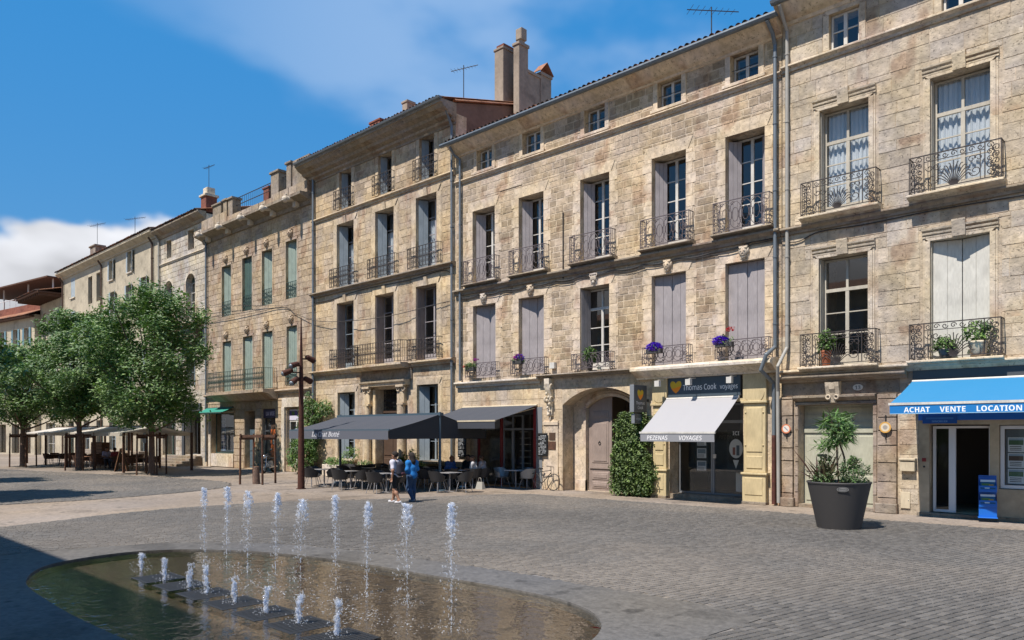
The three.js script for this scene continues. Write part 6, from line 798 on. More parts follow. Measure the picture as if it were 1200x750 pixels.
const ROW = 'leafy trees in stake guards along the far terrace';
tree('broad leafy tree with a stake guard nearest the green awning shop', -43.2, 6.7, 10.6, 2.7, 4.2, 11, ROW, 3400, 0.3); tree('leafy tree with a stake guard in front of the pale terrace canopy', -51.3, 7.9, 9.9, 3.1, 3.8, 12, ROW, 2900); tree('leafy tree with a stake guard at the end of the row by the brown steps', -59.2, 9.0, 8.5, 2.9, 3.5, 23, ROW, 2500);
tree('leafy tree shading the paving in front of the cobbled road', -32.5, 18.8, 7.6, 2.4, 2.9, 14, 'trees along the opposite side of the square', 2600); tree('leafy tree shading the far part of the cobbled road', -43.2, 17.8, 7.6, 2.4, 2.9, 25, 'trees along the opposite side of the square', 2600);
function guard(label, x, z, turn, stump) { const t = thing('tree_guard', label, 'tree guard', [0, 0, 0], 'wooden stake guards'), s = 0.55; t.origin = [0, 0, 0]; for (const [a, c] of [[-s, -s], [s, -s], [s, s], [-s, s]]) new MB().rod([a, 0, c], [a * 0.97, 2.25, c * 0.97], 0.05, 0.045, 8).build('stake', M.wood, t); for (const [a, c] of [[0, -s], [0, s]]) new MB().box(-s - 0.05, s + 0.05, 2.08, 2.2, c - 0.07, c - 0.045).build('rail', M.wood, t); for (const a of [-s, s]) new MB().box(a - 0.012, a + 0.012, 1.98, 2.08, -s - 0.05, s + 0.05).build('rail', M.wood, t); t.position.set(x, 0, z); t.rotation.y = turn; return t; }
guard('wooden stake guard round the broad tree by the green awning shop', -43.2, 6.7, 0.75); guard('wooden stake guard round the tree at the pale terrace canopy', -51.3, 7.9, 0.75); guard('wooden stake guard round the last tree by the brown steps', -59.2, 9.0, 0.75); guard('wooden stake guard standing round a cut stump', -31.85, 6.4, 0.55);
{ const t = thing('tree_stump', 'short cut tree stump inside the empty stake guard', 'stump', [-31.8, 0, 6.5]); const m = new MB(); m.cyl(-31.8, 0, 6.5, 0.17, 0.12, 0.78, 12); m.build('trunk', M.bark, t); new MB().cyl(-31.8, 0.78, 6.5, 0.115, 0.11, 0.006, 12).build('cut_face', M.woodLight, t); }
const smallLeaf = sprigGeo(7, 10, 0.075, 0.045, 0.14), bladeGeo = (() => { const m = new MB(); for (let k = 0; k < 6; k++) { const a = k * 1.05 + 0.3, d = [Math.cos(a), Math.sin(a)], L = 0.34 + (k % 3) * 0.08; const P = (t, w) => [d[0] * L * t * 0.6 - d[1] * w, L * t - L * 0.18 * t * t, d[1] * L * t * 0.6 + d[0] * w]; m.quad(P(0, -0.010), P(0, 0.010), P(0.5, 0.014), P(0.5, -0.014)); m.tri(P(0.5, -0.014), P(0.5, 0.014), P(1, 0)); } return m.geometry(); })();
function bushPts(R, n, c, r, keep) { const o = []; while (o.length < n) { const x = R() * 2 - 1, y = R() * 2 - 1, z = R() * 2 - 1, d = x * x + y * y + z * z; if (d > 1 || R() > 0.35 + d * 0.65) continue; const p = [c[0] + x * r[0], c[1] + y * r[1], c[2] + z * r[2]]; if (!keep || keep(p)) o.push(p); } return o; }
{ // climbing hedge beside the travel shop
  const t = thing('climbing_hedge', 'tall clipped evergreen climber between the gate and the travel shop', 'hedge', [-15.85, 0, 0.35]), R = rng(41), pts = []; for (let i = 0; i < 1900; i++) { const y = 0.1 + R() * 2.9, w = (0.72 + 0.12 * Math.sin(y * 2.1) - (y > 2.6 ? (y - 2.6) * 0.6 : 0)) * (0.9 + R() * 0.2); pts.push([-15.85 + (R() * 2 - 1) * w * (R() < 0.08 ? 1.18 : 1) + (y > 2.2 ? 0.08 : 0), y, 0.1 + Math.pow(R(), 0.6) * 0.52 * (1 - 0.15 * Math.abs(y - 1.4))]); }
  foliage(t, 'leaves', pts, smallLeaf, [[0.105, 0.185, 0.03], [0.15, 0.25, 0.045], [0.07, 0.135, 0.026], [0.21, 0.31, 0.08]], 4, 1.3); const s = new MB(); for (let k = 0; k < 7; k++) s.tube([[-16.2 + k * 0.12, 0, 0.15], [-16.4 + k * 0.18, 1.2, 0.2], [-16.3 + k * 0.14, 2.7, 0.15]], 0.018, 8, 5); s.build('stems', M.bark, t);
}
{ // climber and shrubs by the drainpipe left of the café
  const t = thing('climbing_plant', 'leafy climber against the wall beside the café canopy', 'plant', [-37.6, 0, 0.6]), R = rng(43), pts = [...bushPts(R, 520, [-37.3, 2.6, 0.55], [0.9, 2.0, 0.45]), ...bushPts(R, 420, [-37.4, 1.1, 0.9], [1.2, 1.0, 0.6], (p) => p[1] > 0.1), ...bushPts(R, 90, [-36.2, 3.6, 0.35], [0.8, 0.5, 0.3])]; foliage(t, 'leaves', pts, smallLeaf, GREENS.concat([[0.12, 0.19, 0.05]]), 6, 1.5); const s = new MB(); for (let k = 0; k < 6; k++) s.tube([[-37.8 + k * 0.2, 0, 0.4], [-37.7 + k * 0.12, 1.8, 0.4], [-37.5 + k * 0.15, 4.2, 0.3]], 0.025, 8, 5); s.build('stems', M.bark, t);
}
function pottedPlant(label, x, z, h, r, seed, potMat = M.pot, y0 = 0, group) { const t = thing('potted_plant', label, 'plant', [x, y0, z], group), R = rng(seed); new MB().add(new THREE.LatheGeometry([[0.001, 0], [r * 0.6, 0], [r * 0.8, h * 0.42], [r * 0.86, h * 0.42], [r * 0.86, h * 0.48], [r * 0.76, h * 0.48], [r * 0.74, h * 0.42], [0.001, h * 0.42]].map((v) => new THREE.Vector2(...v)), 18), mat4(x, y0, z)).build('pot', potMat, t); foliage(t, 'leaves', bushPts(R, 70, [x, y0 + h * 0.78, z], [r * 1.3, h * 0.36, r * 1.3]), smallLeaf, GREENS.concat([[0.12, 0.22, 0.04]]), seed, 1.1); return t; }
{ // big planter
  const [px, pz] = G(983, 619), t = thing('planter', 'big round charcoal planter with an oleander before the garage door', 'planter', [px, 0, pz]);
  new MB().add(new THREE.LatheGeometry([[0.001, 0], [0.47, 0], [0.49, 0.02], [0.71, 1.08], [0.73, 1.10], [0.73, 1.13], [0.69, 1.13], [0.67, 1.05], [0.001, 1.05]].map((v) => new THREE.Vector2(...v)), 48), mat4(px, 0, pz)).build('pot', M.pot, t); new MB().cyl(px, 1.05, pz, 0.66, 0.66, 0.012, 24).build('soil', M.soil, t);
  { const g = new THREE.CircleGeometry(1, 24), m = new THREE.Mesh(g, printMat('pot_badge', 0.26, 0.12, (x, w, h) => { x.fillStyle = '#8f8f8d'; x.fillRect(0, 0, w, h); x.strokeStyle = '#3a3a3a'; x.lineWidth = 0.01; x.beginPath(); x.ellipse(w / 2, h / 2, w * 0.42, h * 0.38, 0, 0, 7); x.stroke(); text(x, 'Pézenas', w / 2, 0.078, 0.05, 'serif', '#333', 'center', 'bold'); }, 400)); const a = Math.atan2(0 - px, CAMZ - pz) + 0.12; m.name = 'badge'; m.position.set(Math.sin(a) * 0.706, 0.98, Math.cos(a) * 0.706); m.rotation.set(0.2, a, 0, 'YXZ'); m.scale.set(0.13, 0.06, 1); t.add(m); }
  const R = rng(9), st = new MB(); for (const [a, b] of [[0, 0.1], [0.12, -0.06]]) st.tube([[px + a * 0.5, 1.05, pz], [px + a, 1.6, pz + b], [px + a * 0.4 - 0.05, 2.1, pz]], 0.022, 8, 6); for (let k = 0; k < 14; k++) { const an = R() * 6.28; st.tube([[px - 0.03, 2.0, pz], [px + Math.cos(an) * 0.2, 2.3 + R() * 0.2, pz + Math.sin(an) * 0.2], [px + Math.cos(an) * 0.4, 2.4 + R() * 0.5, pz + Math.sin(an) * 0.4]], 0.008, 6, 4); } st.build('oleander_stems', M.bark, t);
  foliage(t, 'oleander_leaves', [...bushPts(R, 95, [px, 2.42, pz], [0.38, 0.42, 0.38]), ...bushPts(R, 14, [px - 0.32, 2.0, pz], [0.2, 0.1, 0.2])], sprigGeo(17, 9, 0.19, 0.03, 0.10), [[0.11, 0.23, 0.045], [0.15, 0.29, 0.06], [0.085, 0.18, 0.04]], 19, 1.1);
  const bl = []; for (let k = 0; k < 10; k++) bl.push([px - 0.38 + (R() - 0.5) * 0.3, 1.05, pz + (R() - 0.5) * 0.4]); foliage(t, 'spiky_leaves', bl, bladeGeo, [[0.10, 0.045, 0.03], [0.13, 0.07, 0.035], [0.09, 0.08, 0.03]], 20, 1.7);
  foliage(t, 'shrub_leaves', [...bushPts(R, 150, [px + 0.36, 1.36, pz + 0.05], [0.34, 0.36, 0.4], (p) => p[1] > 1.06), ...bushPts(R, 50, [px - 0.3, 1.18, pz + 0.2], [0.32, 0.16, 0.3], (p) => p[1] > 1.06), ...bushPts(R, 60, [px - 0.35, 1.5, pz - 0.1], [0.2, 0.28, 0.2])], smallLeaf, [[0.075, 0.165, 0.03], [0.11, 0.21, 0.05], [0.06, 0.12, 0.03], [0.16, 0.2, 0.1]], 21, 0.85);
}
// flower boxes on the balcony rails
function flowerBox(label, x, y, z, flowers, greenery, seed, w = 0.46) {
  const t = thing('flower_box', label, 'flower box', [x, y, z]), R = rng(seed); new MB().cbox(x - w / 2, x + w / 2, y, y + 0.16, z - 0.09, z + 0.09, 0.012).build('box', M.pot, t);
  if (greenery) foliage(t, 'leaves', bushPts(R, greenery, [x, y + 0.22, z], [w * 0.55, 0.16, 0.15]), smallLeaf, [[0.08, 0.18, 0.03], [0.16, 0.28, 0.05]], seed, 0.9);
  if (flowers) { const m = new MB(); for (const [c, n, cx, cy, r] of flowers) for (let k = 0; k < n; k++) { const p = bushPts(R, 1, [x + cx, y + cy, z], [r, r * 0.55, 0.14])[0]; for (let q = 0; q < 4; q++) { const a = q * 1.57 + R(); m.tri([p[0], p[1], p[2]], [p[0] + Math.cos(a) * 0.042, p[1] + 0.015, p[2] + Math.sin(a) * 0.042], [p[0] + Math.cos(a + 1.3) * 0.042, p[1] + 0.03, p[2] + Math.sin(a + 1.3) * 0.042], c.map((v) => v * (0.7 + R() * 0.6))); } } m.build('flowers', cloth('petal_' + seed, [1, 1, 1]), t).userData.kind = 'stuff'; }
  return t;
}
const PUR = [0.15, 0.04, 0.62], MAG = [0.35, 0.03, 0.30], REDF = [0.55, 0.03, 0.04];
flowerBox('flower box of red geraniums and lime leaves on the balcony next to the drainpipes', -24.35, 5.0, 0.36, [[REDF, 26, -0.35, 0.2, 0.1], [MAG, 22, 0.34, 0.46, 0.12], [[0.5, 0.15, 0.05], 8, 0, 0.3, 0.2]], 60, 1, 0.55);
flowerBox('flower box of purple and magenta blooms above the café awning', -21.5, 5.12, 0.36, [[MAG, 90, 0.02, 0.28, 0.26], [PUR, 70, 0.1, 0.25, 0.26]], 26, 2, 0.5); flowerBox('violet flower box on the balcony between gate and travel shop', -14.9, 5.08, 0.36, [[PUR, 420, 0, 0.2, 0.34]], 5, 3, 0.62); flowerBox('violet flower box with a red geranium over the slate shop sign', -12.2, 5.1, 0.36, [[PUR, 420, -0.14, 0.2, 0.3], [REDF, 30, 0.22, 0.55, 0.16]], 18, 4, 0.6);
pottedPlant('bushy green pot plant behind the rail over the carriage gate', -17.95, 0.1, 0.75, 0.16, 51, M.pot, 4.7); pottedPlant('lime green shrub in a terracotta pot behind the fan railing', -8.95, 0.22, 0.95, 0.18, 52, M.terracotta, 4.3); pottedPlant('red flowering plant in a blue grey pot before the white shutters', -5.75, 0.22, 0.5, 0.22, 53, M.blueSteel, 4.3); pottedPlant('large leafy plant in a pale square pot before the white shutters', -4.98, 0.2, 0.85, 0.28, 54, M.pale, 4.3);
// ---------------------------------------------------------------- fountain
for (let k = -2; k <= 5; k++) {
  const x = -10.74 + k * 0.853, z = 18.26, t = thing('fountain_grate', 'square dark slotted grate set in the shallow pool', 'grate', [x, -0.01, z], 'grates in a row in the pool');
  new MB().box(x - 0.32, x + 0.32, -0.05, -0.0105, z - 0.32, z - 0.28).box(x - 0.32, x + 0.32, -0.05, -0.0105, z + 0.28, z + 0.32).box(x - 0.32, x - 0.28, -0.05, -0.011, z - 0.28, z + 0.28).box(x + 0.28, x + 0.32, -0.05, -0.011, z - 0.28, z + 0.28).build('frame', M.grate, t);
  for (let i = 0; i < 9; i++) new MB().box(x - 0.272 + i * 0.062, x - 0.272 + i * 0.062 + 0.046, -0.045, -0.0118, z - 0.28, z + 0.28).build('bar', M.grate, t);
}
const dropGeo = new THREE.IcosahedronGeometry(1, 1), dropLow = new THREE.IcosahedronGeometry(1, 0);
function jet(label, x, z, h, seed, small, group) {
  const R = rng(seed), m = new MB(), g = () => (R() + R() + R() - 1.5) / 1.5, y0 = -0.012;
  const drop = (px, py, pz, r, st = 1) => m.add(r > 0.011 ? dropGeo : dropLow, mat4(px, py, pz, R() * 0.6, R() * 3, R() * 0.6, r, r * st, r));
  const side = R(), lean = (R() - 0.5) * 0.14, ax = (y) => x + lean * Math.pow((y - y0) / h, 2);
  if (!small) {
    for (let i = 0; i < 70; i++) { const y = y0 + h * R(), w = 0.006 + 0.012 * y / h; drop(ax(y) + g() * w, y, z + g() * w, 0.004 + R() * 0.006, 1.5 + R() * 2.2); }
    for (let i = 0; i < 170; i++) { const v = Math.pow(R(), 0.6), y = y0 + h * (0.74 + 0.28 * v), w = (0.075 + side * 0.06) * (1.15 - v * 0.5); drop(ax(y) + g() * w + 0.01, y, z + g() * w, 0.007 + R() * R() * 0.019, 0.7 + R() * 1.1); }
    for (let i = 0; i < 330; i++) { const v = Math.pow(R(), 0.62), y = y0 + h * 0.98 * v, w = (0.09 + side * 0.07) * (1.3 - v * 0.5), s = R() < 0.62 ? -0.09 * side * (1.15 - v) * 2.2 : 0.035; drop(ax(y) + s + g() * w, y, z + g() * w, 0.003 + R() * R() * 0.011, 1 + R() * 1.6); }
    for (let i = 0; i < 60; i++) { const a = R() * 6.28, r = 0.05 + R() * 0.22; drop(x + Math.cos(a) * r, y0 + R() * R() * 0.16, z + Math.sin(a) * r, 0.003 + R() * 0.006); }
  } else {
    for (let i = 0; i < 170; i++) { const v = R(), y = y0 + h * v, w = 0.03 + 0.045 * v; drop(ax(y) + g() * w, y, z + g() * w, 0.006 + R() * R() * 0.016, 1 + R() * 2); }
    for (let i = 0; i < 70; i++) { const a = R() * 6.28, r = 0.03 + R() * 0.15; drop(x + Math.cos(a) * r, y0 + R() * R() * h * 0.7, z + Math.sin(a) * r, 0.003 + R() * 0.006); }
  }
  const o = thing('water_jet', label, 'water jet', [x, y0, z], group); m.build('spray', M.spray, o); return o;
}
[[-13.19, 17.2, 1.31], [-12.5, 17.12, 1.36], [-11.85, 17.07, 1.31], [-11.25, 16.9, 1.31], [-10.57, 16.85, 1.25], [-9.62, 16.83, 1.36], [-8.81, 16.85, 1.31], [-8.1, 16.7, 1.33], [-6.62, 17.22, 1.46]].forEach(([x, z, h], i) => jet('tall thin water jet breaking into drops over the pool', x, z, h, 100 + i, false, 'tall water jets'));
[[-13.3, 18.22, 0.28], [-12.15, 18.3, 0.34], [-11.35, 18.25, 0.36], [-10.74, 18.26, 0.40], [-9.88, 18.26, 0.36], [-9.03, 18.26, 0.34], [-8.25, 18.25, 0.36], [-7.42, 18.25, 0.42]].forEach(([x, z, h], i) => jet('short bubbling water jet rising from a pool grate', x, z, h, 200 + i, true, 'short water jets'));
{ const R = rng(333), m = new MB(); for (let i = 0; i < 700; i++) { const u = R(), x = lerp(-11.4, -7.0, u) + (R() - 0.5) * 0.5, z = 17.45 + (R() + R() - 1) * 0.45, r = 0.003 + R() * R() * 0.011; m.add(dropLow, mat4(x, -0.012, z, 0, R() * 3, 0, r * (1 + R()), r * 0.35, r)); } const o = m.build('splash_foam', M.spray, scene); note(o, 'loose foam and splashes on the water between the rows of jets', 'foam', null, 'stuff'); }
{ const [x, z] = G(697, 738), t = thing('fallen_petal', 'small red scrap lying at the pool edge', 'litter', [x, 0.014, z]); new MB().tri([x, 0.02, z], [x + 0.09, 0.024, z - 0.02], [x + 0.05, 0.05, z + 0.03]).tri([x, 0.02, z], [x - 0.05, 0.035, z + 0.04], [x + 0.05, 0.05, z + 0.03]).build('scrap', M.red, t); }
// ---------------------------------------------------------------- lamp column
{ const [x, z] = [-27.69, 6.69], t = thing('lamp_column', 'tall rusty steel lamp column with a cluster of spotlights', 'street lamp', [x, 0, z]);
  new MB().add(new THREE.CylinderGeometry(0.085, 0.145, 4.6, 12), mat4(x, 2.3, z)).add(new THREE.CylinderGeometry(0.02, 0.085, 2.4, 10), mat4(x, 5.8, z)).build('mast', M.rust, t); new MB().cyl(x, 0, z, 0.2, 0.2, 0.03, 16).build('base_plate', M.rust, t);
  for (const [y, a, l, tilt] of [[5.32, 0.9, 0.42, 0.25], [5.02, -2.1, 0.34, 0.1], [4.75, -2.6, 0.55, 0.35], [4.42, -1.9, 0.4, 0.9], [4.45, 1.2, 0.38, 0.1]]) { const dx = Math.sin(a + 2.2), dz = Math.cos(a + 2.2), g = new MB(), c = [x + dx * l, y, z + dz * l]; g.rod([x + dx * 0.08, y, z + dz * 0.08], [x + dx * (l - 0.1), y, z + dz * (l - 0.1)], 0.03); g.rod([c[0] - dx * 0.16, c[1] + 0.08, c[2] - dz * 0.16], [c[0] + dx * 0.16, c[1] - 0.12 * tilt - 0.02, c[2] + dz * 0.16], 0.1, 0.13, 14); g.ball(c[0] - dx * 0.14, c[1] + 0.07, c[2] - dz * 0.14, 0.1, null, 1, 1, 1, 12); const s = g.build('spotlight', M.rust, t); new MB().ball(c[0] + dx * 0.13, c[1] - 0.12 * tilt - 0.02, c[2] + dz * 0.13, 0.115, null, 1, 1, 1, 12).build('lens', M.zinc, s); }
}
// ---------------------------------------------------------------- café furniture
function makeChair(mat, legMat) {
  const t = new THREE.Group(); t.origin = [0, 0, 0]; const s = new MB(), n = 22, m = 5, R0 = 0.24;
  const P = (i, j, o) => { const u = i / n, a = lerp(-2.15, 2.15, u), v = j / m, fl = 1 + 0.22 * v, c = Math.cos(a), hgt = 0.20 + 0.19 * sm(-0.5, 0.7, c), r = (R0 + o) * fl; return [Math.sin(a) * r * 1.08, 0.44 + hgt * v, -c * r - 0.07 * v * Math.max(0, c)]; };
  for (const o of [0, 0.014]) for (let i = 0; i < n; i++) for (let j = 0; j < m; j++) s.quad(P(i, j, o), P(i + 1, j, o), P(i + 1, j + 1, o), P(i, j + 1, o)); for (let i = 0; i < n; i++) s.quad(P(i, m, 0), P(i + 1, m, 0), P(i + 1, m, 0.014), P(i, m, 0.014)); s.build('back_shell', mat, t);
  const st = new MB(); st.add(new THREE.CylinderGeometry(0.255, 0.235, 0.035, 20), mat4(0, 0.44, 0.0)); st.cbox(-0.2, 0.2, 0.424, 0.456, -0.02, 0.27, 0.01); st.build('seat', mat, t);
  for (const [x, z] of [[-1, 1], [1, 1], [-1, -1], [1, -1]]) new MB().rod([x * 0.16, 0.44, z * 0.14 + 0.02], [x * 0.25, 0, z * 0.23 + 0.02], 0.014, 0.011, 8).build('leg', legMat, t);
  return t;
}
function makeTable(topMat, w = 0.7) { const t = new THREE.Group(); t.origin = [0, 0, 0]; new MB().cbox(-w / 2, w / 2, -w / 2, w / 2, -0.012, 0.012, 0.006).build('table_top', topMat, t); t.children[0].rotation.x = -Math.PI / 2; t.children[0].position.y = 0.735; new MB().cyl(0, 0.02, 0, 0.032, 0.032, 0.7, 12).build('pedestal', M.chairLeg, t); new MB().box(-0.26, 0.26, 0, 0.022, -0.035, 0.035).box(-0.035, 0.035, 0, 0.022, -0.26, -0.036).box(-0.035, 0.035, 0, 0.022, 0.036, 0.26).build('foot', M.chairLeg, t); return t; }
const chairProto = makeChair(M.chair, M.chairLeg), tableProto = makeTable(M.tableTop), whiteTable = makeTable(M.tableWhite), woodChair = makeChair(M.wood, M.wood), woodTable = makeTable(M.woodLight, 0.8), greyChair = makeChair(M.greyAlu, M.chairLeg);
function put(proto, name, x, z, turn, label, category, group) { const c = proto.clone(); c.name = uname(name); c.position.set(x, 0, z); c.rotation.y = turn; c.userData = { label, category, group }; c.traverse((o) => { o.castShadow = o.receiveShadow = true; }); scene.add(c); return c; }
const CL = ['dark resin tub chair at the tables under the dark canopy', 'chair', 'dark chairs under the café canopy'], TL = ['square grey pedestal table under the dark canopy', 'table', 'tables under the café canopy'];
{ const R = rng(66);
  const spots = [[...G(380, 570), 3], [...G(411, 573), 3], [...G(453, 577), 3], [...G(527, 576), 3], [-27.9, 3.1, 4], [-25.9, 2.9, 4], [-24.0, 2.4, 4], [-29.3, 2.9, 4], [-28.8, 1.3, 2], [-26.6, 1.2, 2], [-24.6, 1.0, 2]];
  for (const [x, z, n] of spots) { put(tableProto, 'cafe_table', x, z, R() * 0.2 - 0.1, ...TL); const dirs = n === 4 ? [0, 1.57, 3.14, -1.57] : n === 3 ? [0.15, -1.57, 1.65] : [1.57, -1.57]; for (const a of dirs) { const d = 0.66 + R() * 0.1, aa = a + (R() - 0.5) * 0.3; put(chairProto, 'cafe_chair', x + Math.sin(aa) * d, z + Math.cos(aa) * d, aa + Math.PI + (R() - 0.5) * 0.35, ...CL); } }
  const fr = [G(615, 571), G(566, 569.5)]; put(whiteTable, 'cafe_table', fr[0][0], fr[0][1] + 0.55, 0.1, 'white topped table with empty grey chairs beside the gate pilaster', 'table'); put(whiteTable, 'cafe_table', fr[1][0], fr[1][1] + 1.25, 0, 'white topped table where people sit below the wall awning', 'table');
  for (const [dx, dz, a] of [[-0.72, 0.1, 1.5], [0.66, 0, -1.6], [0.1, -0.62, 0.1]]) put(greyChair, 'cafe_chair', fr[0][0] + dx, fr[0][1] + 0.55 + dz, a, 'grey tub chair at the empty white table', 'chair', 'grey chairs at the empty white table');
  for (const [dx, dz, a] of [[-0.72, 0.05, 1.57], [0.72, 0.0, -1.57], [0.62, -0.6, -1.2], [-0.4, -0.75, 0.4]]) put(chairProto, 'cafe_chair', fr[1][0] + dx, fr[1][1] + 1.25 + dz, a, 'dark chair with a person at the white table', 'chair', 'occupied chairs under the wall awning');
  globalThis.seatAt = fr[1];
}
pottedPlant('bright green shrub in a pot at the back of the café tables', -28.0, 0.75, 1.35, 0.34, 61); pottedPlant('low green shrub in a pot between the café tables', -30.3, 1.7, 0.85, 0.3, 62); pottedPlant('leafy pot plant by the café door columns', -32.6, 1.0, 1.5, 0.34, 63); pottedPlant('wide leafy pot plant among the middle café tables', -26.9, 2.05, 1.05, 0.34, 64);
{ // planter boxes screening the terrace
  for (const [x, k] of [[-34.4, 'left'], [-27.9, 'right']]) { const t = thing('trough_planter', k === 'left' ? 'long pale trough planter under the shuttered window by the climber' : 'long pale trough planter under the shuttered window beside the menu board', 'planter', [x, 0, 0.75]); new MB().cbox(x - 0.9, x + 0.9, 0.0, 0.62, 0.55, 0.95, 0.02).build('trough', M.pale, t); foliage(t, 'leaves', bushPts(rng(70 + x), 120, [x, 0.78, 0.75], [0.95, 0.25, 0.3]), smallLeaf, GREENS, 71, 1.1); } }
// ---------------------------------------------------------------- far terrace
{ const t = thing('terrace_canopy', 'pale ecru canopy on wooden posts over the terrace behind the trees', 'canopy', [-56, 0, 5.2]), x1 = -66, x2 = -46.0;
  for (const [a, c] of [[x1, -56.3], [-55.9, x2]]) { const xm = (a + c) / 2; for (const [z1, z2] of [[5.2, 7.2], [5.2, 3.2]]) { const f = new MB(); cloth2(f, [a, 2.3, z2], [c, 2.3, z2], [c - 0.3, 2.7, z1], [a + 0.3, 2.7, z1], 16, 6, 0.04); f.build('canvas', M.canvasEcru, t); const v = new MB(); v.quad([a, 2.1, z2], [c, 2.1, z2], [c, 2.3, z2], [a, 2.3, z2]); v.build('valance', M.canvasEcru, t); } new MB().box(a + 0.3, c - 0.3, 2.68, 2.76, 5.16, 5.24).build('ridge', M.wood, t); for (const x of [a + 0.1, xm, c - 0.1]) for (const z of [3.25, 7.15]) new MB().box(x - 0.06, x + 0.06, 0, 2.31, z - 0.06, z + 0.06).build('post', M.wood, t); }
  const R = rng(88); for (const [x, z] of [[-61.5, 6.2], [-58.2, 5.4], [-54.6, 6.3], [-51.95, 5.9], [-49.0, 5.0], [-57.5, 4.0], [-54.2, 4.1]]) { put(woodTable, 'terrace_table', x, z, R(), 'wooden table under the pale terrace canopy', 'table', 'wooden terrace tables'); for (const a of [0.2, 1.7, 3.3, -1.5]) put(woodChair, 'terrace_chair', x + Math.sin(a) * 0.75, z + Math.cos(a) * 0.75, a + Math.PI + (R() - 0.5) * 0.4, 'brown wooden chair under the pale terrace canopy', 'chair', 'wooden terrace chairs'); }
  const ab = thing('chalk_board', 'black folding chalk board at the end of the pale terrace', 'board', [0, 0, 0]); ab.origin = [0, 0, 0]; for (const s of [1, -1]) { new MB().quad([-0.35, 0, s * 0.32], [0.35, 0, s * 0.32], [0.32, 1.35, s * 0.03], [-0.32, 1.35, s * 0.03]).build('panel', M.black, ab); new MB().rod([-0.36, 0, s * 0.33], [-0.33, 1.38, s * 0.03], 0.025).rod([0.36, 0, s * 0.33], [0.33, 1.38, s * 0.03], 0.025).build('frame', M.woodLight, ab); } ab.position.set(-48.0, 0, 6.6); ab.rotation.y = -0.5;
  const dr = thing('wooden_dresser', 'wooden slatted serving cabinet at the back of the terrace', 'cabinet', [-60.0, 0, 4.0]); new MB().cbox(-61.2, -58.8, 0.0, 1.6, 3.7, 4.2, 0.02).build('carcass', M.wood, dr); for (let k = 0; k < 6; k++) new MB().cbox(-61.15, -58.85, 0.2 + k * 0.23, 0.38 + k * 0.23, 4.2, 4.225, 0.006).build('slat', M.woodLight, dr);
  const sn = thing('round_sign', 'round grey back of a sign on a post by the broad tree', 'sign', [-44.9, 0, 6.4]); new MB().cyl(-44.9, 0, 6.4, 0.035, 0.035, 2.2, 8).build('post', M.wood, sn); new MB().add(new THREE.CylinderGeometry(0.32, 0.32, 0.03, 24), mat4(-44.9, 2.0, 6.44, Math.PI / 2, 0, 0)).build('disc', M.zinc, sn);
}
{ const t = thing('stone_steps', 'broad brown steps at the far end of the square', 'steps', [-66, 0, 1.5]); for (let k = 0; k < 5; k++) new MB().cbox(-74, -61, k * 0.17, k * 0.17 + 0.165, 0.2, 2.6 - k * 0.42, 0.015).build('step', M.weathered, t); }
// ---------------------------------------------------------------- motorcycle and bicycle
{ const t = thing('motorcycle', 'black motorcycle parked facing the square by the orange shop door', 'motorcycle', [0, 0, 0]); t.origin = [0, 0, 0]; const wheel = (z) => { const w = new MB(); w.add(new THREE.TorusGeometry(0.27, 0.065, 8, 24), mat4(0, 0.33, z, 0, Math.PI / 2, 0)); const o = w.build('wheel', M.rubber, t); const r = new MB(); r.add(new THREE.TorusGeometry(0.2, 0.02, 6, 24), mat4(0, 0.33, z, 0, Math.PI / 2, 0)); for (let k = 0; k < 5; k++) { const a = k * 1.256; r.rod([0, 0.33, z], [0, 0.33 + Math.sin(a) * 0.2, z + Math.cos(a) * 0.2], 0.014); } r.rod([-0.08, 0.33, z], [0.08, 0.33, z], 0.03); r.build('rim', M.greyAlu, o); }; wheel(0.72); wheel(-0.7);
  new MB().rod([-0.1, 0.33, 0.72], [-0.1, 0.95, 0.5], 0.03).rod([0.1, 0.33, 0.72], [0.1, 0.95, 0.5], 0.03).build('fork', M.chrome, t); new MB().ball(0, 0.88, 0.12, 0.2, null, 0.8, 0.75, 1.5, 12).build('fuel_tank', M.black, t); new MB().ball(0, 0.8, -0.42, 0.17, null, 0.95, 0.45, 2.2, 12).build('seat', M.rubber, t); new MB().cbox(-0.17, 0.17, 0.32, 0.68, -0.25, 0.3, 0.03).rod([-0.2, 0.45, 0.1], [0.2, 0.45, 0.1], 0.12, 0.12, 12).build('engine', M.greyAlu, t); new MB().ball(0, 0.93, 0.62, 0.12, null, 1, 1, 0.7, 14).build('headlight', M.chrome, t); new MB().tube([[-0.38, 1.05, 0.3], [-0.2, 1.08, 0.46], [0, 1.02, 0.5], [0.2, 1.08, 0.46], [0.38, 1.05, 0.3]], 0.016, 16, 6).build('handlebar', M.black, t); for (const s of [-1, 1]) { new MB().rod([s * 0.3, 1.07, 0.4], [s * 0.36, 1.28, 0.42], 0.008).ball(s * 0.37, 1.32, 0.42, 0.07, null, 1.1, 0.75, 0.3).build('mirror', M.black, t); } new MB().rod([0.16, 0.3, 0.3], [0.18, 0.33, -0.8], 0.05, 0.06, 10).build('exhaust', M.chrome, t); new MB().box(-0.09, 0.09, 0.66, 0.69, 0.45, 0.98).build('mudguard', M.black, t); t.position.set(-40.2, 0, 1.35); t.rotation.set(0, 0.72, 0.06); }
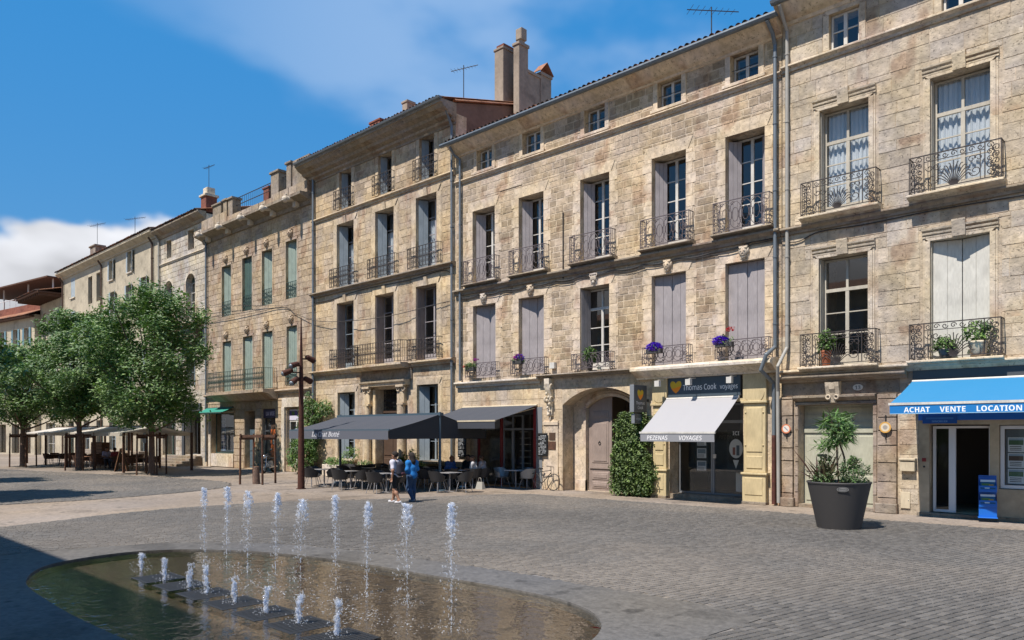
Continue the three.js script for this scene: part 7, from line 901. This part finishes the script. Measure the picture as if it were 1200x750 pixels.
{ const t = thing('bicycle', 'dark bicycle leaning by the gate pilaster behind the grey chairs', 'bicycle', [0, 0, 0]); t.origin = [0, 0, 0]; for (const x of [-0.52, 0.52]) { const w = new MB(); w.add(new THREE.TorusGeometry(0.32, 0.017, 6, 32), mat4(x, 0.34, 0)); const o = w.build('wheel', M.rubber, t); const s = new MB(); for (let k = 0; k < 14; k++) { const a = k * 0.449; s.rod([x, 0.34, 0], [x + Math.cos(a) * 0.31, 0.34 + Math.sin(a) * 0.31, 0], 0.002, 0.002, 3); } s.build('spokes', M.chrome, o); } const f = new MB(); f.rod([-0.52, 0.34, 0], [-0.05, 0.3, 0], 0.012).rod([-0.05, 0.3, 0], [-0.2, 0.8, 0], 0.015).rod([-0.52, 0.34, 0], [-0.2, 0.76, 0], 0.01).rod([-0.05, 0.3, 0], [0.36, 0.72, 0], 0.017).rod([-0.18, 0.74, 0], [0.34, 0.8, 0], 0.015).rod([0.36, 0.66, 0], [0.32, 0.95, 0], 0.015).rod([0.36, 0.66, 0], [0.52, 0.34, 0], 0.012).build('frame', M.black, t); new MB().rod([0.32, 0.95, -0.28], [0.32, 0.95, 0.28], 0.012).build('handlebar', M.black, t); new MB().ball(-0.22, 0.86, 0, 0.1, null, 1.4, 0.4, 0.7).rod([-0.2, 0.78, 0], [-0.22, 0.86, 0], 0.012).build('saddle', M.rubber, t); t.position.set(-20.15, 0, 0.32); t.rotation.set(-0.12, 0, 0); }
// ---------------------------------------------------------------- roof antennas and span wires
function antenna(label, x, y, z, h, turn, s = 1) { const t = thing('roof_antenna', label, 'antenna', [0, 0, 0]); t.origin = [0, 0, 0]; new MB().rod([0, 0, 0], [0, h, 0], 0.02).build('mast', M.black, t); new MB().rod([-0.8 * s, h * 0.9, 0], [0.9 * s, h * 0.94, 0], 0.016).build('boom', M.black, t); for (let k = 0; k < 8; k++) new MB().rod([-0.7 * s + k * 0.2 * s, h * 0.905 + k * 0.004, -0.28 * s + k * 0.018], [-0.7 * s + k * 0.2 * s, h * 0.905 + k * 0.004, 0.28 * s - k * 0.018], 0.008, 0.008, 4).build('element', M.black, t); t.position.set(x, y, z); t.rotation.y = turn; return t; }
antenna('long spiky antenna on the roof of the five bay stone house', -13.2, 15.5, -0.6, 1.5, 0.9, 1.1); antenna('cross shaped antenna above the brown gable wall', -25.95, 17.5, -0.7, 1.8, 0.4, 0.8); antenna('small antenna on the brick chimney of the narrow pale house', -52.0, 19.3, -0.5, 1.7, 0.2, 0.7); antenna('antenna on the chimney of the long cream house', -76.3, 19.5, -1.0, 2.2, 0.3, 1.3); antenna('antenna above the cornice corner of the long cream house', -66.5, 18.4, -0.8, 1.9, 0.5, 1.2);
{ const t = thing('span_wire', 'thin wire strung along the facades across the green shuttered house', 'wire', [-45, 9.5, 0.3]); new MB().tube([[-60, 10.6, 0.25], [-54, 10.25, 0.25], [-47, 9.95, 0.2], [-40.3, 9.6, 0.06], [-39.7, 9.25, 0.06]], 0.018, 40, 4).tube([[-60, 11.4, 0.25], [-54, 11.0, 0.25], [-47, 10.5, 0.2], [-40.5, 9.75, 0.06]], 0.012, 40, 4).build('wire', M.cable, t); const u = thing('span_wire', 'thin wire strung across the three bay stone house above its iron balcony', 'wire', [-31, 8, 0.3]); new MB().tube([[-39.7, 9.25, 0.08], [-37, 8.5, 0.2], [-31, 8.05, 0.3], [-26, 8.3, 0.1]], 0.016, 40, 4).build('wire', M.cable, u); }
// ---------------------------------------------------------------- people
function surfaceNets(f, lo, hi, h) {
  const nx = Math.ceil((hi[0] - lo[0]) / h) + 1, ny = Math.ceil((hi[1] - lo[1]) / h) + 1, nz = Math.ceil((hi[2] - lo[2]) / h) + 1, v = new Float32Array(nx * ny * nz), id = (i, j, k) => (k * ny + j) * nx + i;
  for (let k = 0; k < nz; k++) for (let j = 0; j < ny; j++) for (let i = 0; i < nx; i++) v[id(i, j, k)] = f(lo[0] + i * h, lo[1] + j * h, lo[2] + k * h);
  const map = new Int32Array(nx * ny * nz).fill(-1), P = [], I = [];
  const E = [[0, 0, 0, 1, 0, 0], [0, 1, 0, 1, 1, 0], [0, 0, 1, 1, 0, 1], [0, 1, 1, 1, 1, 1], [0, 0, 0, 0, 1, 0], [1, 0, 0, 1, 1, 0], [0, 0, 1, 0, 1, 1], [1, 0, 1, 1, 1, 1], [0, 0, 0, 0, 0, 1], [1, 0, 0, 1, 0, 1], [0, 1, 0, 0, 1, 1], [1, 1, 0, 1, 1, 1]];
  for (let k = 0; k < nz - 1; k++) for (let j = 0; j < ny - 1; j++) for (let i = 0; i < nx - 1; i++) {
    let n = 0, x = 0, y = 0, z = 0; for (const e of E) { const a = v[id(i + e[0], j + e[1], k + e[2])], b = v[id(i + e[3], j + e[4], k + e[5])]; if ((a < 0) === (b < 0)) continue; const t = a / (a - b); n++; x += e[0] + (e[3] - e[0]) * t; y += e[1] + (e[4] - e[1]) * t; z += e[2] + (e[5] - e[2]) * t; }
    if (n) { map[id(i, j, k)] = P.length / 3; P.push(lo[0] + (i + x / n) * h, lo[1] + (j + y / n) * h, lo[2] + (k + z / n) * h); }
  }
  const q = (a, b, c, d, flip) => { if (a < 0 || b < 0 || c < 0 || d < 0) return; if (flip) I.push(a, c, b, a, d, c); else I.push(a, b, c, a, c, d); };
  for (let k = 1; k < nz - 1; k++) for (let j = 1; j < ny - 1; j++) for (let i = 1; i < nx - 1; i++) { const a = v[id(i, j, k)] < 0; if (a !== v[id(i + 1, j, k)] < 0) q(map[id(i, j - 1, k - 1)], map[id(i, j, k - 1)], map[id(i, j, k)], map[id(i, j - 1, k)], !a); if (a !== v[id(i, j + 1, k)] < 0) q(map[id(i - 1, j, k - 1)], map[id(i - 1, j, k)], map[id(i, j, k)], map[id(i, j, k - 1)], !a); if (a !== v[id(i, j, k + 1)] < 0) q(map[id(i - 1, j - 1, k)], map[id(i, j - 1, k)], map[id(i, j, k)], map[id(i - 1, j, k)], !a); }
  const g = new THREE.BufferGeometry(); g.setAttribute('position', new THREE.Float32BufferAttribute(P, 3)); g.setIndex(I); g.computeVertexNormals(); return g;
}
function cap(p, x, y, z) { const [a, b, ra, rb] = p, bx = b[0] - a[0], by = b[1] - a[1], bz = b[2] - a[2], l = bx * bx + by * by + bz * bz || 1e-9; let t = ((x - a[0]) * bx + (y - a[1]) * by + (z - a[2]) * bz) / l; t = t < 0 ? 0 : t > 1 ? 1 : t; return Math.hypot(x - a[0] - bx * t, y - a[1] - by * t, z - a[2] - bz * t) - (ra + (rb - ra) * t); }
const smin = (a, b, k) => { const h = Math.max(0, k - Math.abs(a - b)) / k; return Math.min(a, b) - h * h * k * 0.25; };
function fieldOf(bones, k, grow = 0) { return (x, y, z) => { let d = 9; for (const b of bones) { const e = cap(b, x, y, z) - grow; d = d > 8 ? e : smin(d, e, k); } return d; }; }
function meshOf(bones, k, grow, h, cut, parent, name, mat) {
  const lo = [9, 9, 9], hi = [-9, -9, -9]; for (const [a, b, ra, rb] of bones) for (const [p, r] of [[a, ra], [b, rb]]) for (let i = 0; i < 3; i++) { lo[i] = Math.min(lo[i], p[i] - r - grow - 3 * h); hi[i] = Math.max(hi[i], p[i] + r + grow + 3 * h); }
  const f0 = fieldOf(bones, k, grow), f = cut ? (x, y, z) => Math.max(f0(x, y, z), cut(x, y, z)) : f0, mb = new MB(); mb.add(surfaceNets(f, lo, hi, h), null); return name ? mb.build(name, mat, parent) : mb;
}
const dirOf = (a, b) => { const d = V3(...b).sub(V3(...a)).normalize(); return d; };
function handBones(wr, dir, side, curl = 0.6) { // palm, four fingers of different length, thumb from the side of the palm
  const d = dir.clone().normalize(), s = side.clone().sub(d.clone().multiplyScalar(side.dot(d))).normalize(), n = d.clone().cross(s), at = (u, w, t) => { const q = V3(...wr).addScaledVector(d, u).addScaledVector(s, w).addScaledVector(n, t); return [q.x, q.y, q.z]; }, o = [];
  for (const w of [-0.024, 0, 0.022]) o.push([at(0.0, w * 0.6, 0), at(0.085, w, 0), 0.016, 0.013]);
  [[-0.032, 0.062], [-0.011, 0.072], [0.011, 0.068], [0.031, 0.052]].forEach(([w, L]) => { const a = at(0.085, w, 0), b = at(0.085 + L * 0.5, w, L * 0.14 * curl * 3), c = at(0.085 + L * 0.8, w * 0.9, L * 0.6 * curl); o.push([a, b, 0.0095, 0.0085]); o.push([b, c, 0.0085, 0.0072]); });
  const t0 = at(0.025, -0.026, 0.005), t1 = at(0.065, -0.055, 0.018), t2 = at(0.095, -0.06, 0.028); o.push([t0, t1, 0.013, 0.0105]); o.push([t1, t2, 0.0105, 0.008]); return o;
}
// J: joints in metres, person faces +z
function person(label, at, turn, J, look) {
  const t = thing('person', label, 'person', [0, 0, 0]); t.origin = [0, 0, 0];
  const H = J.head, nk = J.neck, ch = J.chest, pv = J.pelvis, up = V3(0, 1, 0), L = J.look || 0, fx = Math.sin(L), fz = Math.cos(L), hd = (r, u, f) => [H[0] + fz * r + fx * f, H[1] + u, H[2] - fx * r + fz * f];
  const bones = [[pv, ch, 0.125, 0.13], [[pv[0] - 0.075, pv[1] - 0.02, pv[2]], [pv[0] + 0.075, pv[1] - 0.02, pv[2]], 0.115, 0.115], [ch, [nk[0], nk[1] - 0.08, nk[2]], 0.135, 0.085], [J.sl, J.sr, 0.07, 0.07], [[nk[0], nk[1] - 0.08, nk[2]], H, 0.058, 0.05]];
  const arms = [], legs = [];
  for (const [a, b, c] of [[J.sl, J.el, J.wl], [J.sr, J.er, J.wr]]) arms.push([a, b, 0.056, 0.043], [b, c, 0.043, 0.028]);
  for (const [a, b, c, e] of [[J.hl, J.kl, J.al, J.tl], [J.hr, J.kr, J.ar, J.tr]]) legs.push([a, b, 0.092, 0.062], [b, [lerp(b[0], c[0], 0.35), lerp(b[1], c[1], 0.35), lerp(b[2], c[2], 0.35) - 0.012], 0.058, 0.06], [[lerp(b[0], c[0], 0.35), lerp(b[1], c[1], 0.35), lerp(b[2], c[2], 0.35) - 0.012], c, 0.058, 0.038], [c, e, 0.042, 0.034]);
  const head = [[hd(0, 0.035, -0.012), hd(0, 0.03, 0.012), 0.094, 0.092], [hd(0, -0.045, 0.02), hd(0, -0.075, 0.042), 0.066, 0.045], [hd(0, 0.0, 0.09), hd(0, -0.025, 0.108), 0.012, 0.016], [hd(-0.088, -0.005, -0.01), hd(-0.09, -0.03, -0.008), 0.018, 0.012], [hd(0.088, -0.005, -0.01), hd(0.09, -0.03, -0.008), 0.018, 0.012], [hd(-0.022, -0.062, 0.083), hd(0.022, -0.062, 0.083), 0.010, 0.010], [hd(0, -0.06, -0.01), [nk[0], nk[1] - 0.03, nk[2]], 0.06, 0.055]];
  const body = meshOf([...bones, ...arms, ...legs], 0.05, 0, 0.016, null), hb = meshOf(head, 0.03, 0, 0.008, null); const all = new MB(); for (const q of [body, hb]) { for (let i = 0; i < q.p.length; i++) { all.p.push(q.p[i]); all.n.push(q.n[i]); } for (let i = 0; i < q.u.length; i++) all.u.push(q.u[i]); for (let i = 0; i < q.c.length; i++) all.c.push(q.c[i]); }
  for (const [e, w, sd] of [[J.el, J.wl, V3(0, 0, -1)], [J.er, J.wr, V3(0, 0, -1)]]) { const m = meshOf(handBones(w, dirOf(e, w), sd, J.curl ?? 0.7), 0.012, 0, 0.0065, null); for (let i = 0; i < m.p.length; i++) { all.p.push(m.p[i]); all.n.push(m.n[i]); } for (let i = 0; i < m.u.length; i++) all.u.push(m.u[i]); for (let i = 0; i < m.c.length; i++) all.c.push(m.c[i]); }
  const b = all.build('body', look.skin || M.skin, t);
  new MB().ball(...hd(-0.033, 0.012, 0.086), 0.010, null, 1, 1, 1, 6).ball(...hd(0.033, 0.012, 0.086), 0.010, null, 1, 1, 1, 6).build('eyes', M.eye, b);
  // clothes: the same bones, a little larger, ended at neck, cuffs and hems
  const part = (p, q) => [p[0], [lerp(p[0][0], p[1][0], q), lerp(p[0][1], p[1][1], q), lerp(p[0][2], p[1][2], q)], p[2], lerp(p[2], p[3], q)];
  const sleeves = look.longSleeve ? arms.map((a, i) => i % 2 ? part(a, 0.93) : a) : [part(arms[0], 0.72), part(arms[2], 0.72)];
  meshOf([...bones.slice(0, 4), ...sleeves], 0.06, look.loose ?? 0.018, 0.015, (x, y, z) => Math.max(0.082 - Math.hypot(x - nk[0], (y - nk[1] - 0.02) * 0.8, z - nk[2]), y - nk[1] - 0.06, (pv[1] - (look.hem ?? 0.06)) - y), t, 'top', look.top);
  const lg = look.shorts ? legs.filter((_, i) => i % 4 === 0) : legs.filter((_, i) => i % 4 < 3); meshOf([bones[1], ...lg.map((q, i) => look.shorts ? part(q, 0.86) : q)], 0.06, 0.016, 0.015, (x, y, z) => Math.max(y - (pv[1] + 0.06), look.shorts ? -9 : 0.05 - y), t, look.shorts ? 'shorts' : 'trousers', look.legs);
  for (const [c, e] of [[J.al, J.tl], [J.ar, J.tr]]) meshOf([[[c[0], c[1] - 0.035, c[2] - 0.03], [e[0], e[1], e[2]], 0.047, 0.042]], 0.02, 0.006, 0.012, (x, y, z) => Math.min(c[1], e[1]) - 0.062 - y, t, 'shoe', look.shoes);
  if (look.hair !== null) { const hbns = [[hd(0, 0.045, -0.02), hd(0, 0.05, 0.0), 0.1, 0.098]]; if (look.long) hbns.push([hd(0, 0.0, -0.055), hd(0, -0.16, -0.085), 0.09, 0.085], [hd(0, -0.16, -0.085), hd(0, -0.34, -0.10), 0.085, 0.05]); meshOf(hbns, 0.04, 0.004, 0.011, (x, y, z) => { const f = (x - H[0]) * fx + (z - H[2]) * fz, u = y - H[1]; return look.long ? (f - 0.045 - Math.max(0, u - 0.05) * 1.6) : Math.max(f - 0.03 - Math.max(0, u - 0.045) * 1.8, -0.05 - u); }, t, 'hair', look.hair); }
  t.position.set(...at); t.rotation.y = turn; return t;
}
const walk = (s, o = {}) => ({ pelvis: [0, 0.93 * s, 0], chest: [0, 1.2 * s, 0.02], neck: [0, 1.42 * s, 0.02], head: [0, 1.57 * s, 0.045], sl: [-0.165, 1.36 * s, 0.01], sr: [0.165, 1.36 * s, 0.01], el: [-0.235, 1.10 * s, -0.02], wl: [-0.235, 0.87 * s, 0.07], er: [0.235, 1.10 * s, -0.07], wr: [0.24, 0.86 * s, -0.04], hl: [-0.085, 0.88 * s, 0], hr: [0.085, 0.88 * s, 0], kl: [-0.09, 0.49 * s, 0.13], al: [-0.09, 0.09, 0.2], tl: [-0.1, 0.045, 0.36], kr: [0.09, 0.48 * s, 0.0], ar: [0.09, 0.1, -0.22], tr: [0.1, 0.045, -0.08], ...o });
const sit = (o = {}) => ({ pelvis: [0, 0.56, -0.04], chest: [0, 0.84, -0.02], neck: [0, 1.05, 0.0], head: [0, 1.2, 0.04], sl: [-0.165, 1.0, -0.01], sr: [0.165, 1.0, -0.01], el: [-0.23, 0.76, 0.06], wl: [-0.16, 0.76, 0.29], er: [0.23, 0.76, 0.06], wr: [0.16, 0.76, 0.29], hl: [-0.09, 0.54, 0.0], hr: [0.09, 0.54, 0.0], kl: [-0.12, 0.53, 0.42], al: [-0.12, 0.09, 0.44], tl: [-0.13, 0.045, 0.6], kr: [0.12, 0.53, 0.42], ar: [0.12, 0.09, 0.36], tr: [0.13, 0.045, 0.52], ...o });
const HEAD = -1.35, [mx, mz] = G(464, 590), [wx, wz] = G(483, 588);
person('person in white T-shirt and black shorts walking with a backpack', [mx, 0, mz], HEAD, walk(0.985, { wl: [-0.2, 0.9, 0.12], look: 0.1 }), { skin: M.skinDark, top: cloth('white_tee', [0.55, 0.54, 0.62]), legs: cloth('black_shorts', [0.014, 0.014, 0.017]), shorts: true, shoes: cloth('pale_trainers', [0.5, 0.5, 0.52]), hair: M.hairDark });
{ const t = thing('backpack', 'dark backpack worn over the white T-shirt', 'backpack', [0, 0, 0]); t.origin = [0, 0, 0]; meshOf([[[0, 1.0, -0.21], [0, 1.27, -0.19], 0.11, 0.105], [[-0.07, 1.0, -0.2], [-0.07, 1.25, -0.19], 0.09, 0.085], [[0.07, 1.0, -0.2], [0.07, 1.25, -0.19], 0.09, 0.085]], 0.05, 0, 0.014, null, t, 'bag', cloth('navy_bag', [0.018, 0.02, 0.035])); meshOf([[[-0.05, 0.98, -0.3], [0.05, 0.98, -0.3], 0.045, 0.045]], 0.03, 0, 0.012, null, t, 'front_pocket', cloth('wine_pocket', [0.06, 0.02, 0.035])); for (const s of [-1, 1]) new MB().tube([[s * 0.1, 1.33, -0.12], [s * 0.115, 1.435, 0.01], [s * 0.12, 1.34, 0.15], [s * 0.14, 1.12, 0.15], [s * 0.16, 1.02, 0.0], [s * 0.13, 1.0, -0.14]], 0.018, 20, 6).build('strap', M.black, t); t.position.set(mx, 0, mz); t.rotation.y = HEAD; }
person('person in a blue jacket and jeans with long dark hair walking', [wx, 0, wz], HEAD - 0.25, walk(0.955, { kl: [-0.09, 0.48, 0.06], al: [-0.09, 0.09, 0.02], tl: [-0.1, 0.045, 0.17], kr: [0.09, 0.47, 0.09], ar: [0.09, 0.09, -0.16], tr: [0.1, 0.045, -0.01], el: [-0.22, 1.08, 0.0], wl: [-0.19, 0.95, 0.2], er: [0.22, 1.08, -0.02], wr: [0.2, 0.93, 0.19] }), { skin: M.skin, top: cloth('blue_jacket', [0.01, 0.16, 0.46]), longSleeve: true, loose: 0.015, hem: 0.13, legs: cloth('blue_jeans', [0.022, 0.055, 0.125]), shoes: cloth('grey_trainers', [0.16, 0.17, 0.2]), hair: M.hairDark, long: true });
{ const [sx, sz0] = globalThis.seatAt, sz = sz0 + 1.25;
  person('seated person in a blue shirt with their back to the square', [sx - 0.72, 0.02, sz + 0.05], 1.57, sit({ chest: [0, 0.83, 0.05], neck: [0, 1.03, 0.1], head: [0, 1.17, 0.16], sl: [-0.165, 0.98, 0.08], sr: [0.165, 0.98, 0.08] }), { skin: M.skinDark, top: cloth('mid_blue_shirt', [0.06, 0.13, 0.34]), longSleeve: true, loose: 0.03, legs: cloth('dark_trousers', [0.03, 0.03, 0.035]), shoes: cloth('dark_shoes', [0.03, 0.025, 0.02]), hair: null });
  person('seated person in a white top and jeans at the café table', [sx + 0.72, 0.02, sz], -1.57 + 0.5, sit({ look: 0.3 }), { top: cloth('white_top', [0.5, 0.5, 0.52]), legs: cloth('teal_jeans', [0.03, 0.075, 0.10]), shoes: cloth('white_trainers', [0.6, 0.6, 0.6]), hair: M.hairBrown });
  person('seated person in a pale T-shirt with a bag at the café wall', [sx + 0.62, 0.02, sz - 0.6], -1.2, sit({ look: -0.2 }), { top: cloth('pale_tee', [0.42, 0.40, 0.42]), legs: cloth('black_trousers', [0.02, 0.02, 0.024]), shoes: cloth('light_shoes', [0.45, 0.42, 0.4]), hair: M.hairBrown });
  person('seated person in dark clothes at the back of the café table', [sx - 0.4, 0.02, sz - 0.75], 0.4, sit({}), { skin: M.skinDark, top: cloth('black_top', [0.025, 0.025, 0.03]), longSleeve: true, legs: cloth('grey_trousers', [0.05, 0.05, 0.055]), shoes: cloth('brown_shoes', [0.06, 0.035, 0.02]), hair: M.hairDark });
  const bg = thing('shopping_bag', 'pale canvas bag standing by the café table', 'bag', [sx + 1.25, 0, sz + 0.1]); const m = new MB(); m.quad([sx + 1.05, 0, sz + 0.2], [sx + 1.45, 0, sz + 0.2], [sx + 1.40, 0.3, sz + 0.14], [sx + 1.1, 0.3, sz + 0.14]).quad([sx + 1.05, 0, sz], [sx + 1.45, 0, sz], [sx + 1.40, 0.3, sz + 0.06], [sx + 1.1, 0.3, sz + 0.06]).quad([sx + 1.05, 0, sz], [sx + 1.05, 0, sz + 0.2], [sx + 1.1, 0.3, sz + 0.14], [sx + 1.1, 0.3, sz + 0.06]).quad([sx + 1.45, 0, sz], [sx + 1.45, 0, sz + 0.2], [sx + 1.40, 0.3, sz + 0.14], [sx + 1.40, 0.3, sz + 0.06]); m.build('bag', M.zincPale, bg); new MB().tube([[sx + 1.15, 0.29, sz + 0.14], [sx + 1.2, 0.45, sz + 0.13], [sx + 1.3, 0.45, sz + 0.13], [sx + 1.35, 0.29, sz + 0.14]], 0.012, 12, 5).build('handle', M.zincPale, bg);
}
for (const [px, lab, top, hair, turn] of [[-52.7, 'seated person in a lilac shirt under the pale terrace canopy', [0.38, 0.36, 0.5], M.hairDark, 1.4], [-51.2, 'seated person in a dark red top under the pale terrace canopy', [0.2, 0.03, 0.04], M.hairDark, -1.4]]) person(lab, [px, 0.02, 5.9], turn, sit({}), { skin: M.skinDark, top: cloth('terrace_top_' + (px | 0), top), legs: cloth('terrace_trousers_' + (px | 0), [0.05, 0.05, 0.06]), shoes: M.rubber, hair });
renderer.render(scene, camera);
